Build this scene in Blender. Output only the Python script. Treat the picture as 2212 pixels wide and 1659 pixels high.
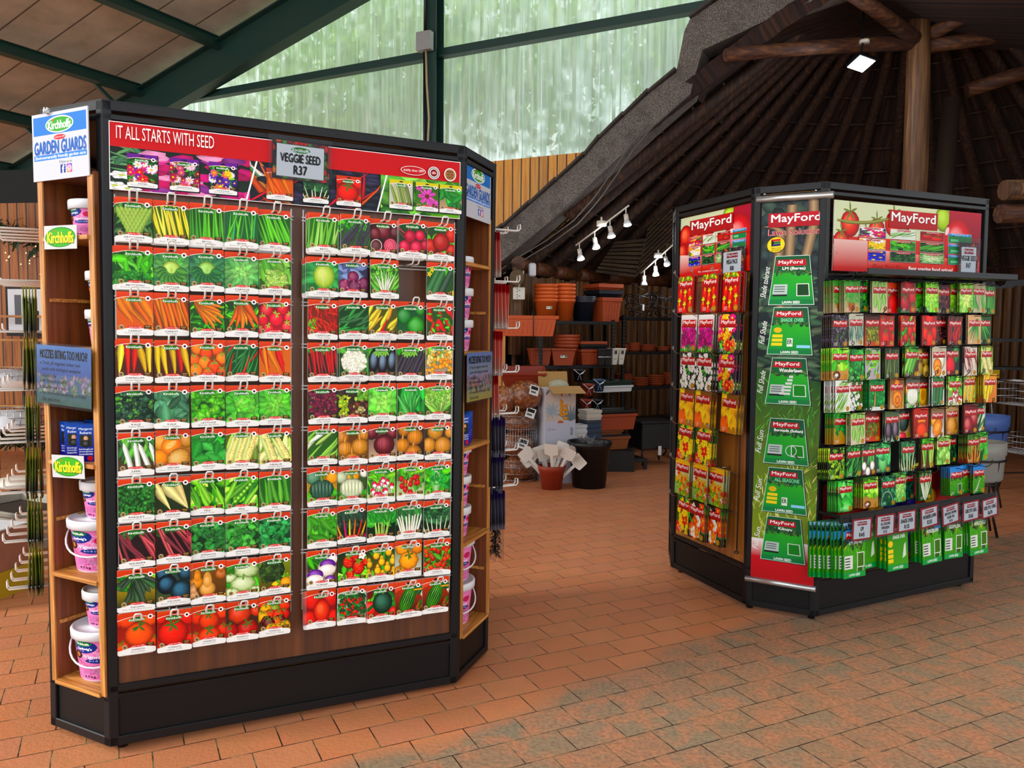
import bpy, math, random
import numpy as np
from mathutils import Matrix, Vector
for _o in list(bpy.data.objects): bpy.data.objects.remove(_o)
SC = bpy.context.scene
COL = SC.collection
R = math.radians
# ---------------------------------------------------------------- camera
FPX, PITCH, ROLL, EYE = 1718.09, 0.06822434, 0.00951583, 1.46646
cam = bpy.data.cameras.new('camera'); cam.sensor_width = 36; cam.lens = 36*FPX/2212
cam.clip_start = .05; cam.clip_end = 200
camo = bpy.data.objects.new('camera', cam); COL.objects.link(camo)
camo.matrix_world = Matrix.Translation((0, 0, EYE)) @ Matrix.Rotation(math.pi/2-PITCH, 4, 'X') @ Matrix.Rotation(ROLL, 4, 'Z')
SC.camera = camo
# ---------------------------------------------------------------- sky, sun, exposure
W = bpy.data.worlds.new('sky'); SC.world = W; W.use_nodes = True
_n = W.node_tree.nodes; _n.clear()
_o = _n.new('ShaderNodeOutputWorld'); _b = _n.new('ShaderNodeBackground')
_b.inputs['Color'].default_value = (.90, .95, 1.0, 1); _b.inputs['Strength'].default_value = 2.3
W.node_tree.links.new(_b.outputs[0], _o.inputs[0])
_s = bpy.data.lights.new('sun', 'SUN'); _s.energy = 2.6; _s.angle = R(14); _s.color = (1, .95, .87)
sun = bpy.data.objects.new('sun', _s); COL.objects.link(sun)
sun.rotation_euler = Vector((.85, .28, -.5)).to_track_quat('-Z', 'Y').to_euler()
SC.view_settings.view_transform = 'Standard'; SC.view_settings.look = 'None'
SC.view_settings.exposure = -.02; SC.view_settings.gamma = 1; SC.view_settings.use_curve_mapping = False
# ---------------------------------------------------------------- helpers
def ray(x, y):
    a, b = x-1106, y-829.5
    cr, sr = math.cos(ROLL), math.sin(ROLL)
    u, v = a*cr+b*sr, -a*sr+b*cr
    c, s = math.cos(PITCH), math.sin(PITCH)
    return Vector((u, FPX*c-v*s, -FPX*s-v*c))/FPX
def at(x, y, Y):
    d = ray(x, y); return Vector((0, 0, EYE)) + d*(Y/d.y)
def atz(x, y, z=0):
    d = ray(x, y); return Vector((0, 0, EYE)) + d*((z-EYE)/d.z)
def onpl(x, y, P, n):
    d = ray(x, y); o = Vector((0, 0, EYE)); P = Vector(P); n = Vector(n)
    return o + d*((P-o).dot(n)/d.dot(n))
def lin(h):
    if isinstance(h, str):
        h = h.lstrip('#')
        if len(h) == 3: h = ''.join(c*2 for c in h)
        h = [int(h[i:i+2], 16)/255 for i in (0, 2, 4)]
    return tuple(c/12.92 if c <= .04045 else ((c+.055)/1.055)**2.4 for c in h[:3])
def tag(o, label=None, cat=None, group=None, kind=None):
    if label: o['label'] = label
    if cat: o['category'] = cat
    if group: o['group'] = group
    if kind: o['kind'] = kind
    return o
def empty(name, loc=(0, 0, 0), rz=0, label=None, cat=None, group=None):
    o = bpy.data.objects.new(name, None); COL.objects.link(o)
    o.location = loc; o.rotation_euler = (0, 0, rz); o.empty_display_size = .1
    return tag(o, label, cat, group)
def kids(o): return [c for c in bpy.data.objects if c.parent == o]
def copy_tree(o, parent=None, ch=None):
    c = o.copy(); COL.objects.link(c); c.parent = parent
    for k in (kids(o) if ch is None else ch): copy_tree(k, c)
    return c
def obj_from(name, V, F, mats, mi=None, smooth=None, parent=None, col=None):
    me = bpy.data.meshes.new(name)
    me.from_pydata(V, [], F)
    for m in (mats if isinstance(mats, (list, tuple)) else [mats]): me.materials.append(m)
    if mi is not None: me.polygons.foreach_set('material_index', mi)
    if smooth is not None: me.polygons.foreach_set('use_smooth', smooth)
    if col is not None:
        ca = me.color_attributes.new('Col', 'FLOAT_COLOR', 'POINT')
        ca.data.foreach_set('color', np.asarray(col, dtype=np.float32).ravel())
    me.update()
    o = bpy.data.objects.new(name, me); COL.objects.link(o); o.parent = parent
    return o
class MB:
    """collects shapes, builds ONE mesh object"""
    def __init__(s): s.v = []; s.f = []; s.m = []; s.s = []
    def add(s, V, F, mi=0, sm=False):
        b = len(s.v); s.v += [tuple(p) for p in V]
        for q in F: s.f.append([b+i for i in q]); s.m.append(mi); s.s.append(sm)
        return s
    def obox(s, c, ax, ay, az, mi=0):
        c, ax, ay, az = Vector(c), Vector(ax), Vector(ay), Vector(az)
        V = [c+i*ax+j*ay+k*az for k in (-.5, .5) for j in (-.5, .5) for i in (-.5, .5)]
        F = [(0, 2, 3, 1), (4, 5, 7, 6), (0, 1, 5, 4), (2, 6, 7, 3), (0, 4, 6, 2), (1, 3, 7, 5)]
        if ax.cross(ay).dot(az) < 0: F = [q[::-1] for q in F]
        return s.add(V, F, mi)
    def box(s, x0, x1, y0, y1, z0, z1, mi=0):
        return s.obox(((x0+x1)/2, (y0+y1)/2, (z0+z1)/2), (x1-x0, 0, 0), (0, y1-y0, 0), (0, 0, z1-z0), mi)
    def bar(s, a, b, w, h, mi=0, up=(0, 0, 1)):
        a, b = Vector(a), Vector(b); d = b-a; u = Vector(up); x = d.cross(u)
        if x.length < 1e-6: x = d.cross(Vector((1, 0, 0)))
        x.normalize(); z = x.cross(d).normalized()
        return s.obox((a+b)/2, d, x*w, z*h, mi)
    def tube(s, pts, r, n=8, mi=0, caps=True, sm=True, closed=False):
        P = [Vector(p) for p in pts]; N = len(P); V = []; F = []
        rr = r if isinstance(r, (list, tuple)) else [r]*N
        pn = None
        for i, p in enumerate(P):
            if closed: t = P[(i+1) % N]-P[i-1]
            else: t = P[min(i+1, N-1)]-P[max(i-1, 0)]
            if t.length < 1e-9: t = Vector((0, 0, 1))
            t.normalize()
            if pn is None:
                pn = t.cross(Vector((0, 0, 1)))
                if pn.length < 1e-3: pn = t.cross(Vector((1, 0, 0)))
            pn = (pn-t*pn.dot(t)); pn.normalize(); bn = t.cross(pn)
            for k in range(n):
                a = 2*math.pi*k/n; V.append(p+(pn*math.cos(a)+bn*math.sin(a))*rr[i])
        M = N if closed else N-1
        for i in range(M):
            for k in range(n):
                j = (i+1) % N
                F.append((i*n+k, i*n+(k+1) % n, j*n+(k+1) % n, j*n+k))
        b = len(s.v); s.add(V, F, mi, sm)
        if caps and not closed:
            s.f += [[b+k for k in range(n)][::-1], [b+(N-1)*n+k for k in range(n)]]; s.m += [mi, mi]; s.s += [False, False]
        return s
    def lathe(s, prof, n=24, c=(0, 0, 0), mi=0, sm=True, sx=1, sy=1, cap0=False, cap1=False):
        V = []; F = []; N = len(prof)
        for r, z in prof:
            for k in range(n):
                a = 2*math.pi*k/n; V.append((c[0]+r*sx*math.cos(a), c[1]+r*sy*math.sin(a), c[2]+z))
        for i in range(N-1):
            for k in range(n): F.append((i*n+k, i*n+(k+1) % n, (i+1)*n+(k+1) % n, (i+1)*n+k))
        s.add(V, F, mi, sm); b = len(s.v)-len(V)
        if cap0: s.f.append([b+k for k in range(n)][::-1]); s.m.append(mi); s.s.append(False)
        if cap1: s.f.append([b+(N-1)*n+k for k in range(n)]); s.m.append(mi); s.s.append(False)
        return s
    def prism(s, poly, a, b, fr, mi=0):
        """poly: 2D outline; fr(u,w,t) -> 3D point; extruded from t=a to t=b"""
        n = len(poly); V = [fr(u, w, a) for u, w in poly]+[fr(u, w, b) for u, w in poly]
        F = [list(range(n))[::-1], list(range(n, 2*n))]+[(i, (i+1) % n, n+(i+1) % n, n+i) for i in range(n)]
        return s.add(V, F, mi)
    def build(s, name, mats, parent=None, bevel=0, seg=1):
        o = obj_from(name, s.v, s.f, mats, s.m, s.s, parent)
        if bevel:
            m = o.modifiers.new('bevel', 'BEVEL'); m.width = bevel; m.segments = seg; m.limit_method = 'ANGLE'; m.angle_limit = R(40)
        return o
def struct(o): o['kind'] = 'structure'; return o
def face_m(p, q): d = q-p; return Matrix.Translation(p) @ Matrix.Rotation(math.atan2(d.y, d.x), 4, 'Z')
# ---------------------------------------------------------------- materials (all procedural)
def newmat(name):
    m = bpy.data.materials.new(name); m.use_nodes = True
    nt = m.node_tree; b = nt.nodes['Principled BSDF']
    return m, nt, b
def N(nt, t, **k):
    n = nt.nodes.new(t)
    for a, v in k.items():
        if a.startswith('i_'):
            key = a[2:]; key = int(key) if key.isdigit() else key.replace('_', ' ')
            n.inputs[key].default_value = v
        else: setattr(n, a, v)
    return n
def LK(nt, a, b): nt.links.new(a, b)
def c4(h): return (*lin(h), 1)
def ramp(nt, src, stops, interp='LINEAR'):
    r = N(nt, 'ShaderNodeValToRGB'); e = r.color_ramp.elements; r.color_ramp.interpolation = interp
    while len(e) < len(stops): e.new(.5)
    for q, (p, c) in zip(e, stops): q.position = p; q.color = c4(c) if isinstance(c, str) else (c, c, c, 1)
    LK(nt, src, r.inputs[0]); return r.outputs[0]
def mixc(nt, f, a, b, mode='MIX'):
    m = N(nt, 'ShaderNodeMix', data_type='RGBA', blend_type=mode)
    for s, v in ((m.inputs[0], f), (m.inputs[6], a), (m.inputs[7], b)):
        if hasattr(v, 'is_linked') or hasattr(v, 'links'): LK(nt, v, s)
        elif isinstance(v, str): s.default_value = c4(v)
        else: s.default_value = v
    return m.outputs[2]
def coords(nt, kind='Object', scale=(1, 1, 1), rot=(0, 0, 0), loc=(0, 0, 0)):
    t = N(nt, 'ShaderNodeTexCoord'); m = N(nt, 'ShaderNodeMapping')
    m.inputs['Scale'].default_value = scale; m.inputs['Rotation'].default_value = rot; m.inputs['Location'].default_value = loc
    LK(nt, t.outputs[kind], m.inputs[0]); return m.outputs[0]
def noise(nt, vec, scale=5, det=3, rough=.5, out=0):
    n = N(nt, 'ShaderNodeTexNoise'); n.inputs['Scale'].default_value = scale; n.inputs['Detail'].default_value = det; n.inputs['Roughness'].default_value = rough
    LK(nt, vec, n.inputs['Vector']); return n.outputs[out]
def bump(nt, b, h, s=.3, d=.01):
    k = N(nt, 'ShaderNodeBump'); k.inputs['Strength'].default_value = s; k.inputs['Distance'].default_value = d
    LK(nt, h, k.inputs['Height']); LK(nt, k.outputs[0], b.inputs['Normal'])
_pm = {}
def plain(name, col, rough=.5, metal=0, spec=.5, var=.12, sc=8):
    """plain paint / plastic with a little procedural unevenness"""
    if name in _pm: return _pm[name]
    m, nt, b = newmat(name)
    v = coords(nt, 'Object'); f = noise(nt, v, sc, 3)
    c = lin(col); d = tuple(x*(1-var) for x in c); e = tuple(min(1, x*(1+var)) for x in c)
    o = mixc(nt, f, (*d, 1), (*e, 1)); LK(nt, o, b.inputs['Base Color'])
    b.inputs['Roughness'].default_value = rough; b.inputs['Metallic'].default_value = metal; b.inputs['Specular IOR Level'].default_value = spec
    _pm[name] = m; return m
def wood(name, c0, c1, c2, axis='Z', rough=.5, sc=1, planks=0, gap=.012, knots=False, boards=None):
    """grain runs along axis; planks = board width in metres across X"""
    m, nt, b = newmat(name)
    st = {'X': (.6, 14, 14), 'Y': (14, .6, 14), 'Z': (14, 14, .6)}[axis]
    v = coords(nt, 'Object', tuple(a*sc for a in st))
    f = noise(nt, v, 3, 5, .6)
    col = ramp(nt, f, [(.28, c0), (.5, c1), (.72, c2)])
    if planks:
        t = N(nt, 'ShaderNodeTexCoord'); s = N(nt, 'ShaderNodeSeparateXYZ'); LK(nt, t.outputs['Object'], s.inputs[0])
        d = N(nt, 'ShaderNodeMath', operation='DIVIDE'); LK(nt, s.outputs[0], d.inputs[0]); d.inputs[1].default_value = planks
        fl = N(nt, 'ShaderNodeMath', operation='FLOOR'); LK(nt, d.outputs[0], fl.inputs[0])
        wn = N(nt, 'ShaderNodeTexWhiteNoise', noise_dimensions='1D'); LK(nt, fl.outputs[0], wn.inputs['W'])
        rr = ramp(nt, wn.outputs['Value'], [(0, .62), (1, 1.0)])
        col = mixc(nt, 1.0, col, rr, 'MULTIPLY')
        fr = N(nt, 'ShaderNodeMath', operation='FRACT'); LK(nt, d.outputs[0], fr.inputs[0])
        pp = N(nt, 'ShaderNodeMath', operation='PINGPONG'); LK(nt, fr.outputs[0], pp.inputs[0]); pp.inputs[1].default_value = .5
        g = ramp(nt, pp.outputs[0], [(gap/planks*.4, .0), (gap/planks, 1.0)])
        col = mixc(nt, g, '#1a0d04', col)
        bump(nt, b, g, .6, .006)
    if knots:
        vv = coords(nt, 'Object', (2.2, 2.2, .9)); vo = N(nt, 'ShaderNodeTexVoronoi'); vo.inputs['Scale'].default_value = 2.6; LK(nt, vv, vo.inputs['Vector'])
        kf = ramp(nt, vo.outputs['Distance'], [(.02, 1.0), (.085, 0.0)])
        col = mixc(nt, kf, col, c0)
    LK(nt, col, b.inputs['Base Color']); b.inputs['Roughness'].default_value = rough
    return m
BLACK = plain('black_powder_coat', '#08090c', .45, spec=.3, var=.1)
BASEBLK = plain('black_base_paint', '#060505', .5, spec=.25, var=.3, sc=14)
WIRE = plain('white_wire', '#d9d6d0', .35, var=.04)
BWIRE = plain('black_wire', '#0c0c0e', .4)
CHROME = plain('chrome_wire', '#a9abad', .28, metal=1)
ALU = plain('brushed_aluminium', '#c6c7c6', .32, metal=.85)
WHITEP = plain('white_plastic', '#d8dadd', .35, var=.03)
CREAM = plain('cream_plastic', '#cfcabb', .4, var=.04)
TERRA = plain('terracotta_plastic', '#c4500f', .45, var=.06)
TERRAD = plain('terracotta_plastic_dark', '#9c3d14', .5, var=.08)
REDPL = plain('red_brown_plastic', '#8f2c12', .5, var=.06)
DARKPL = plain('black_pot_plastic', '#0b0c10', .42)
NAVYPL = plain('navy_pot_plastic', '#10131f', .45)
GREENPL = plain('green_pot_plastic', '#128a2c', .4, var=.05)
BLUEPL = plain('blue_pot_plastic', '#4968ad', .45, var=.04)
DBLUEPL = plain('dull_blue_pot_plastic', '#24435f', .45, var=.06)
GREYPOT = plain('stone_grey_pot', '#8d8c84', .5, var=.04)
STEELG = plain('green_steel', '#173a33', .45, var=.15, sc=5)
SLATE = plain('grey_blue_pot', '#333f52', .5, var=.05)
CLAYS = plain('clay_saucer', '#8d3a12', .6, var=.12)
TRUNKM = wood('tree_bark', '#20160c', '#3a2a1a', '#554230', 'Z', .8)
PLYF = wood('ply_face', '#4a2208', '#6b3610', '#84481a', 'Z', .45, 1)
PLYD = wood('ply_face_dark', '#2c1206', '#43200c', '#573012', 'Z', .5, 1)
PLYE = wood('ply_edge', '#7a4716', '#b3742c', '#d8a45a', 'Z', .5, 2.5)
PLYX = wood('ply_edge_flat', '#7a4716', '#b3742c', '#d8a45a', 'X', .5, 2.5)
PLYB = wood('ply_face_amber', '#7a3f10', '#9a5a1c', '#b4742c', 'Z', .45, 1)
LOG = wood('log_dark', '#150a05', '#2f190b', '#5a371a', 'Z', .75, .8)
LOGL = wood('log_light', '#2a1708', '#573618', '#835a30', 'Z', .7, .8)
PINE = wood('pine_cladding', '#7a3a0a', '#b8681a', '#d88a2c', 'Z', .5, .8, planks=.115, gap=.01, knots=True)
PINEL = wood('pine_gable', '#d07a18', '#f0a436', '#fac468', 'Z', .45, .8, planks=.115, gap=.01, knots=True)
SLAB = wood('slab_wall', '#1f0f03', '#5a330c', '#8f5f1a', 'Z', .6, .7)
# printed art: colours live in the mesh (printed pictures), glossy film on top
def printmat(name, rough, bs, bd):
    m, nt, b = newmat(name)
    a = N(nt, 'ShaderNodeVertexColor', layer_name='Col'); gm = N(nt, 'ShaderNodeGamma'); gm.inputs[1].default_value = 1.18; hs = N(nt, 'ShaderNodeHueSaturation'); hs.inputs['Saturation'].default_value = 1.08
    LK(nt, a.outputs[0], gm.inputs[0]); LK(nt, gm.outputs[0], hs.inputs['Color']); LK(nt, hs.outputs[0], b.inputs['Base Color'])
    b.inputs['Roughness'].default_value = rough; b.inputs['Specular IOR Level'].default_value = .2
    v = coords(nt, 'Object'); h = noise(nt, v, 45, 2); bump(nt, b, h, bs, bd)
    return m
PRINT = printmat('printed_film', .38, .25, .004)
BOARD = printmat('printed_board', .5, .03, .001)
def clearmat(name, tr, tint, rough=.08):
    m, nt, b = newmat(name); o = nt.nodes['Material Output']
    t = N(nt, 'ShaderNodeBsdfTransparent'); t.inputs[0].default_value = c4(tint)
    mx = N(nt, 'ShaderNodeMixShader'); mx.inputs[0].default_value = tr
    b.inputs['Base Color'].default_value = c4('#6a6c70'); b.inputs['Roughness'].default_value = rough
    v = coords(nt, 'Object'); h = noise(nt, v, 30, 3); bump(nt, b, h, .5, .006)
    LK(nt, b.outputs[0], mx.inputs[1]); LK(nt, t.outputs[0], mx.inputs[2]); LK(nt, mx.outputs[0], o.inputs[0])
    return m
FILM = clearmat('clear_film', .94, '#f4f6f8')
FILMR = clearmat('clear_pouch', .5, '#e8e2de')
def emis(name, col, s):
    m = bpy.data.materials.new(name); m.use_nodes = True; nt = m.node_tree; nt.nodes.clear()
    o = N(nt, 'ShaderNodeOutputMaterial'); e = N(nt, 'ShaderNodeEmission'); e.inputs[0].default_value = c4(col); e.inputs[1].default_value = s
    LK(nt, e.outputs[0], o.inputs[0]); return m
LED = emis('led_glow', '#eaf4ff', 26)
LEDF = emis('flood_glow', '#d9ecff', 40)
FAIRY = emis('fairy_light', '#ffd68a', 4)
# --- paving
def floor_mat():
    m, nt, b = newmat('clay_paving')
    v = coords(nt, 'Object', (1, 1, 1), (0, 0, -R(26.3)), (.03, .02, 0))
    dn = noise(nt, coords(nt, 'Object'), 7, 2, .5, 1)
    def bricks(ms):
        br = N(nt, 'ShaderNodeTexBrick', offset=.5, offset_frequency=2, squash=1)
        br.inputs['Scale'].default_value = 1; br.inputs['Brick Width'].default_value = .206; br.inputs['Row Height'].default_value = .155
        br.inputs['Mortar Size'].default_value = ms; br.inputs['Mortar Smooth'].default_value = .35; br.inputs['Bias'].default_value = 0
        br.inputs['Color1'].default_value = (0, 0, 0, 1); br.inputs['Color2'].default_value = (1, 1, 1, 1); br.inputs['Mortar'].default_value = (.5, .5, .5, 1)
        LK(nt, v, br.inputs['Vector']); return br
    br = bricks(.0028)
    ov = coords(nt, 'Object')
    n1 = noise(nt, ov, 9, 5, .62); n2 = noise(nt, ov, 60, 3, .6); n3 = noise(nt, ov, 1.3, 2)
    warm = ramp(nt, br.outputs['Color'], [(0, '#b8704a'), (.35, '#c07348'), (.7, '#c67c50'), (1, '#ba7350')])
    warm = mixc(nt, ramp(nt, n1, [(.35, 0.0), (.75, .55)]), warm, '#a87448')
    old = ramp(nt, br.outputs['Color'], [(0, '#93785a'), (.3, '#a27658'), (.55, '#8f7b60'), (.8, '#a37a5c'), (1, '#877a62')])
    old = mixc(nt, ramp(nt, n1, [(.45, 0.0), (.6, .75)]), old, '#bc7a56')
    old = mixc(nt, ramp(nt, n2, [(.35, .45), (.6, 0.0)]), old, '#4b4236')
    # weathered pavers lie in front of the stands, newer clay ones behind
    s = N(nt, 'ShaderNodeSeparateXYZ'); LK(nt, v, s.inputs[0])
    # local v.y increases away from the viewer
    def line(a, c, src):  # a*y + c
        k = N(nt, 'ShaderNodeMath', operation='MULTIPLY_ADD'); LK(nt, src, k.inputs[0]); k.inputs[1].default_value = a; k.inputs[2].default_value = c; return k.outputs[0]
    ad = N(nt, 'ShaderNodeMath', operation='MULTIPLY_ADD'); LK(nt, n3, ad.inputs[0]); ad.inputs[1].default_value = .5; LK(nt, line(1, -2.55, s.outputs[1]), ad.inputs[2])
    xx = N(nt, 'ShaderNodeMath', operation='MULTIPLY_ADD'); LK(nt, s.outputs[0], xx.inputs[0]); xx.inputs[1].default_value = -.20; LK(nt, ad.outputs[0], xx.inputs[2])
    msk = ramp(nt, xx.outputs[0], [(.05, 1.0), (.16, 0.0)])
    col = mixc(nt, msk, warm, old)
    mort = mixc(nt, ramp(nt, n1, [(.45, 0.0), (.62, 1.0)]), '#2c1c12', '#8a7350')
    col = mixc(nt, br.outputs['Fac'], col, mort)
    LK(nt, col, b.inputs['Base Color'])
    b.inputs['Roughness'].default_value = .62; b.inputs['Specular IOR Level'].default_value = .35
    inv = N(nt, 'ShaderNodeMath', operation='MULTIPLY_ADD'); LK(nt, br.outputs['Fac'], inv.inputs[0]); inv.inputs[1].default_value = -1; LK(nt, n2, inv.inputs[2])
    iv2 = N(nt, 'ShaderNodeMath', operation='MULTIPLY_ADD'); LK(nt, br.outputs['Color'], iv2.inputs[0]); iv2.inputs[1].default_value = .35; LK(nt, inv.outputs[0], iv2.inputs[2])
    bump(nt, b, iv2.outputs[0], .5, .006)
    return m
PAVING = floor_mat()
def canvas_mat():
    m, nt, b = newmat('roof_canvas')
    v = coords(nt, 'Object'); s = N(nt, 'ShaderNodeSeparateXYZ'); LK(nt, v, s.inputs[0])
    d = N(nt, 'ShaderNodeMath', operation='MULTIPLY'); LK(nt, s.outputs[1], d.inputs[0]); d.inputs[1].default_value = 1/.58
    fr = N(nt, 'ShaderNodeMath', operation='FRACT'); LK(nt, d.outputs[0], fr.inputs[0])
    pp = N(nt, 'ShaderNodeMath', operation='PINGPONG'); LK(nt, fr.outputs[0], pp.inputs[0]); pp.inputs[1].default_value = .5
    g = ramp(nt, pp.outputs[0], [(.006, 0.0), (.03, 1.0)])
    f = noise(nt, v, 2.5, 4, .6)
    col = ramp(nt, f, [(.3, '#a39a88'), (.7, '#c2b8a6')])
    col = mixc(nt, g, '#4d4338', col)
    LK(nt, col, b.inputs['Base Color']); b.inputs['Roughness'].default_value = .8
    bump(nt, b, g, .4, .01)
    return m
CANVAS = canvas_mat()
def poly_mat():
    """weathered translucent corrugated sheeting: see-through, milky streaks"""
    m, nt, b = newmat('translucent_sheet'); o = nt.nodes['Material Output']; nt.nodes.remove(b)
    v = coords(nt, 'Object', (5.5, 5.5, .28)); f = noise(nt, v, 3.2, 4, .62)
    v2 = coords(nt, 'Object', (16, 16, .5)); f2 = noise(nt, v2, 2, 3)
    milk = ramp(nt, f, [(.34, .42), (.50, .62), (.60, .80), (.68, .95)])
    rf = N(nt, 'ShaderNodeBsdfRefraction'); rf.inputs['Color'].default_value = c4('#eaf4ee'); rf.inputs['Roughness'].default_value = .30; rf.inputs['IOR'].default_value = 1.16
    tp = N(nt, 'ShaderNodeBsdfTransparent'); tp.inputs[0].default_value = c4('#dfeee4')
    tr = N(nt, 'ShaderNodeMixShader'); LK(nt, ramp(nt, f2, [(.44, .08), (.60, .55)]), tr.inputs[0]); LK(nt, rf.outputs[0], tr.inputs[1]); LK(nt, tp.outputs[0], tr.inputs[2])
    tl = N(nt, 'ShaderNodeBsdfTranslucent'); LK(nt, ramp(nt, f2, [(.3, '#c4e4d4'), (.5, '#dcefe6'), (.75, '#f6fbf8')]), tl.inputs[0])
    df = N(nt, 'ShaderNodeBsdfDiffuse'); df.inputs[0].default_value = c4('#cfdcd6')
    mx = N(nt, 'ShaderNodeMixShader'); mx.inputs[0].default_value = .12; LK(nt, tl.outputs[0], mx.inputs[1]); LK(nt, df.outputs[0], mx.inputs[2])
    mz = N(nt, 'ShaderNodeMixShader'); LK(nt, milk, mz.inputs[0]); LK(nt, tr.outputs[0], mz.inputs[1]); LK(nt, mx.outputs[0], mz.inputs[2])
    LK(nt, mz.outputs[0], o.inputs[0]); return m
SHEET = poly_mat()
def thatch_mat():
    m, nt, b = newmat('thatch_reed')
    v = coords(nt, 'UV', (260, 5, 1)); f = noise(nt, v, 1, 4, .7)
    col = ramp(nt, f, [(.3, '#080402'), (.5, '#27130a'), (.72, '#5a3418')])
    LK(nt, col, b.inputs['Base Color']); b.inputs['Roughness'].default_value = .9
    bump(nt, b, f, .8, .03); return m
THATCH = thatch_mat()
def fascia_mat():
    m, nt, b = newmat('bitumen_fascia')
    v = coords(nt, 'Object'); f = noise(nt, v, 160, 2, .7); g = noise(nt, v, 6, 4)
    col = ramp(nt, f, [(.36, '#2c2825'), (.5, '#5b534d'), (.66, '#9a938b')])
    col = mixc(nt, ramp(nt, g, [(.5, 0.0), (.7, .5)]), col, '#3a332e')
    LK(nt, col, b.inputs['Base Color']); b.inputs['Roughness'].default_value = .9; bump(nt, b, f, .6, .006); return m
FASCIA = fascia_mat()
def leafmat(name, a, c):
    m, nt, b = newmat(name); v = coords(nt, 'Object'); f = noise(nt, v, 3, 3)
    LK(nt, ramp(nt, f, [(.3, a), (.7, c)]), b.inputs['Base Color']); b.inputs['Roughness'].default_value = .55
    b.inputs['Transmission Weight'].default_value = 0; return m
LEAFA = leafmat('tree_leaves', '#5f9a2c', '#c4e05a'); LEAFB = leafmat('garland_needles', '#0d2a1c', '#2d5238')
# ---------------------------------------------------------------- printed pictures: flat coloured shapes laid over each other
_tc = {}
def text_mesh(s, bold=0.0, font=None):
    """outline of a line of writing, unit height; cached"""
    k = (s, bold)
    if k in _tc: return _tc[k]
    c = bpy.data.curves.new('writing', 'FONT'); c.body = s; c.size = 1; c.resolution_u = 2; c.offset = bold
    c.dimensions = '2D'; c.fill_mode = 'BOTH'
    o = bpy.data.objects.new('writing', c); me = o.to_mesh()
    n = len(me.vertices); a = np.zeros(n*3); me.vertices.foreach_get('co', a); a = a.reshape(-1, 3)[:, :2].copy()
    F = [tuple(p.vertices) for p in me.polygons if p.normal.z > 0] or [tuple(p.vertices) for p in me.polygons]
    o.to_mesh_clear(); bpy.data.objects.remove(o); bpy.data.curves.remove(c)
    used = sorted({i for f in F for i in f}); mp = {u: i for i, u in enumerate(used)}
    a = a[used] if used else a; F = [tuple(mp[i] for i in f) for f in F]
    lo, hi = (a.min(0), a.max(0)) if len(a) else (np.zeros(2), np.ones(2))
    _tc[k] = (a-lo, F, hi-lo); return _tc[k]
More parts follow.
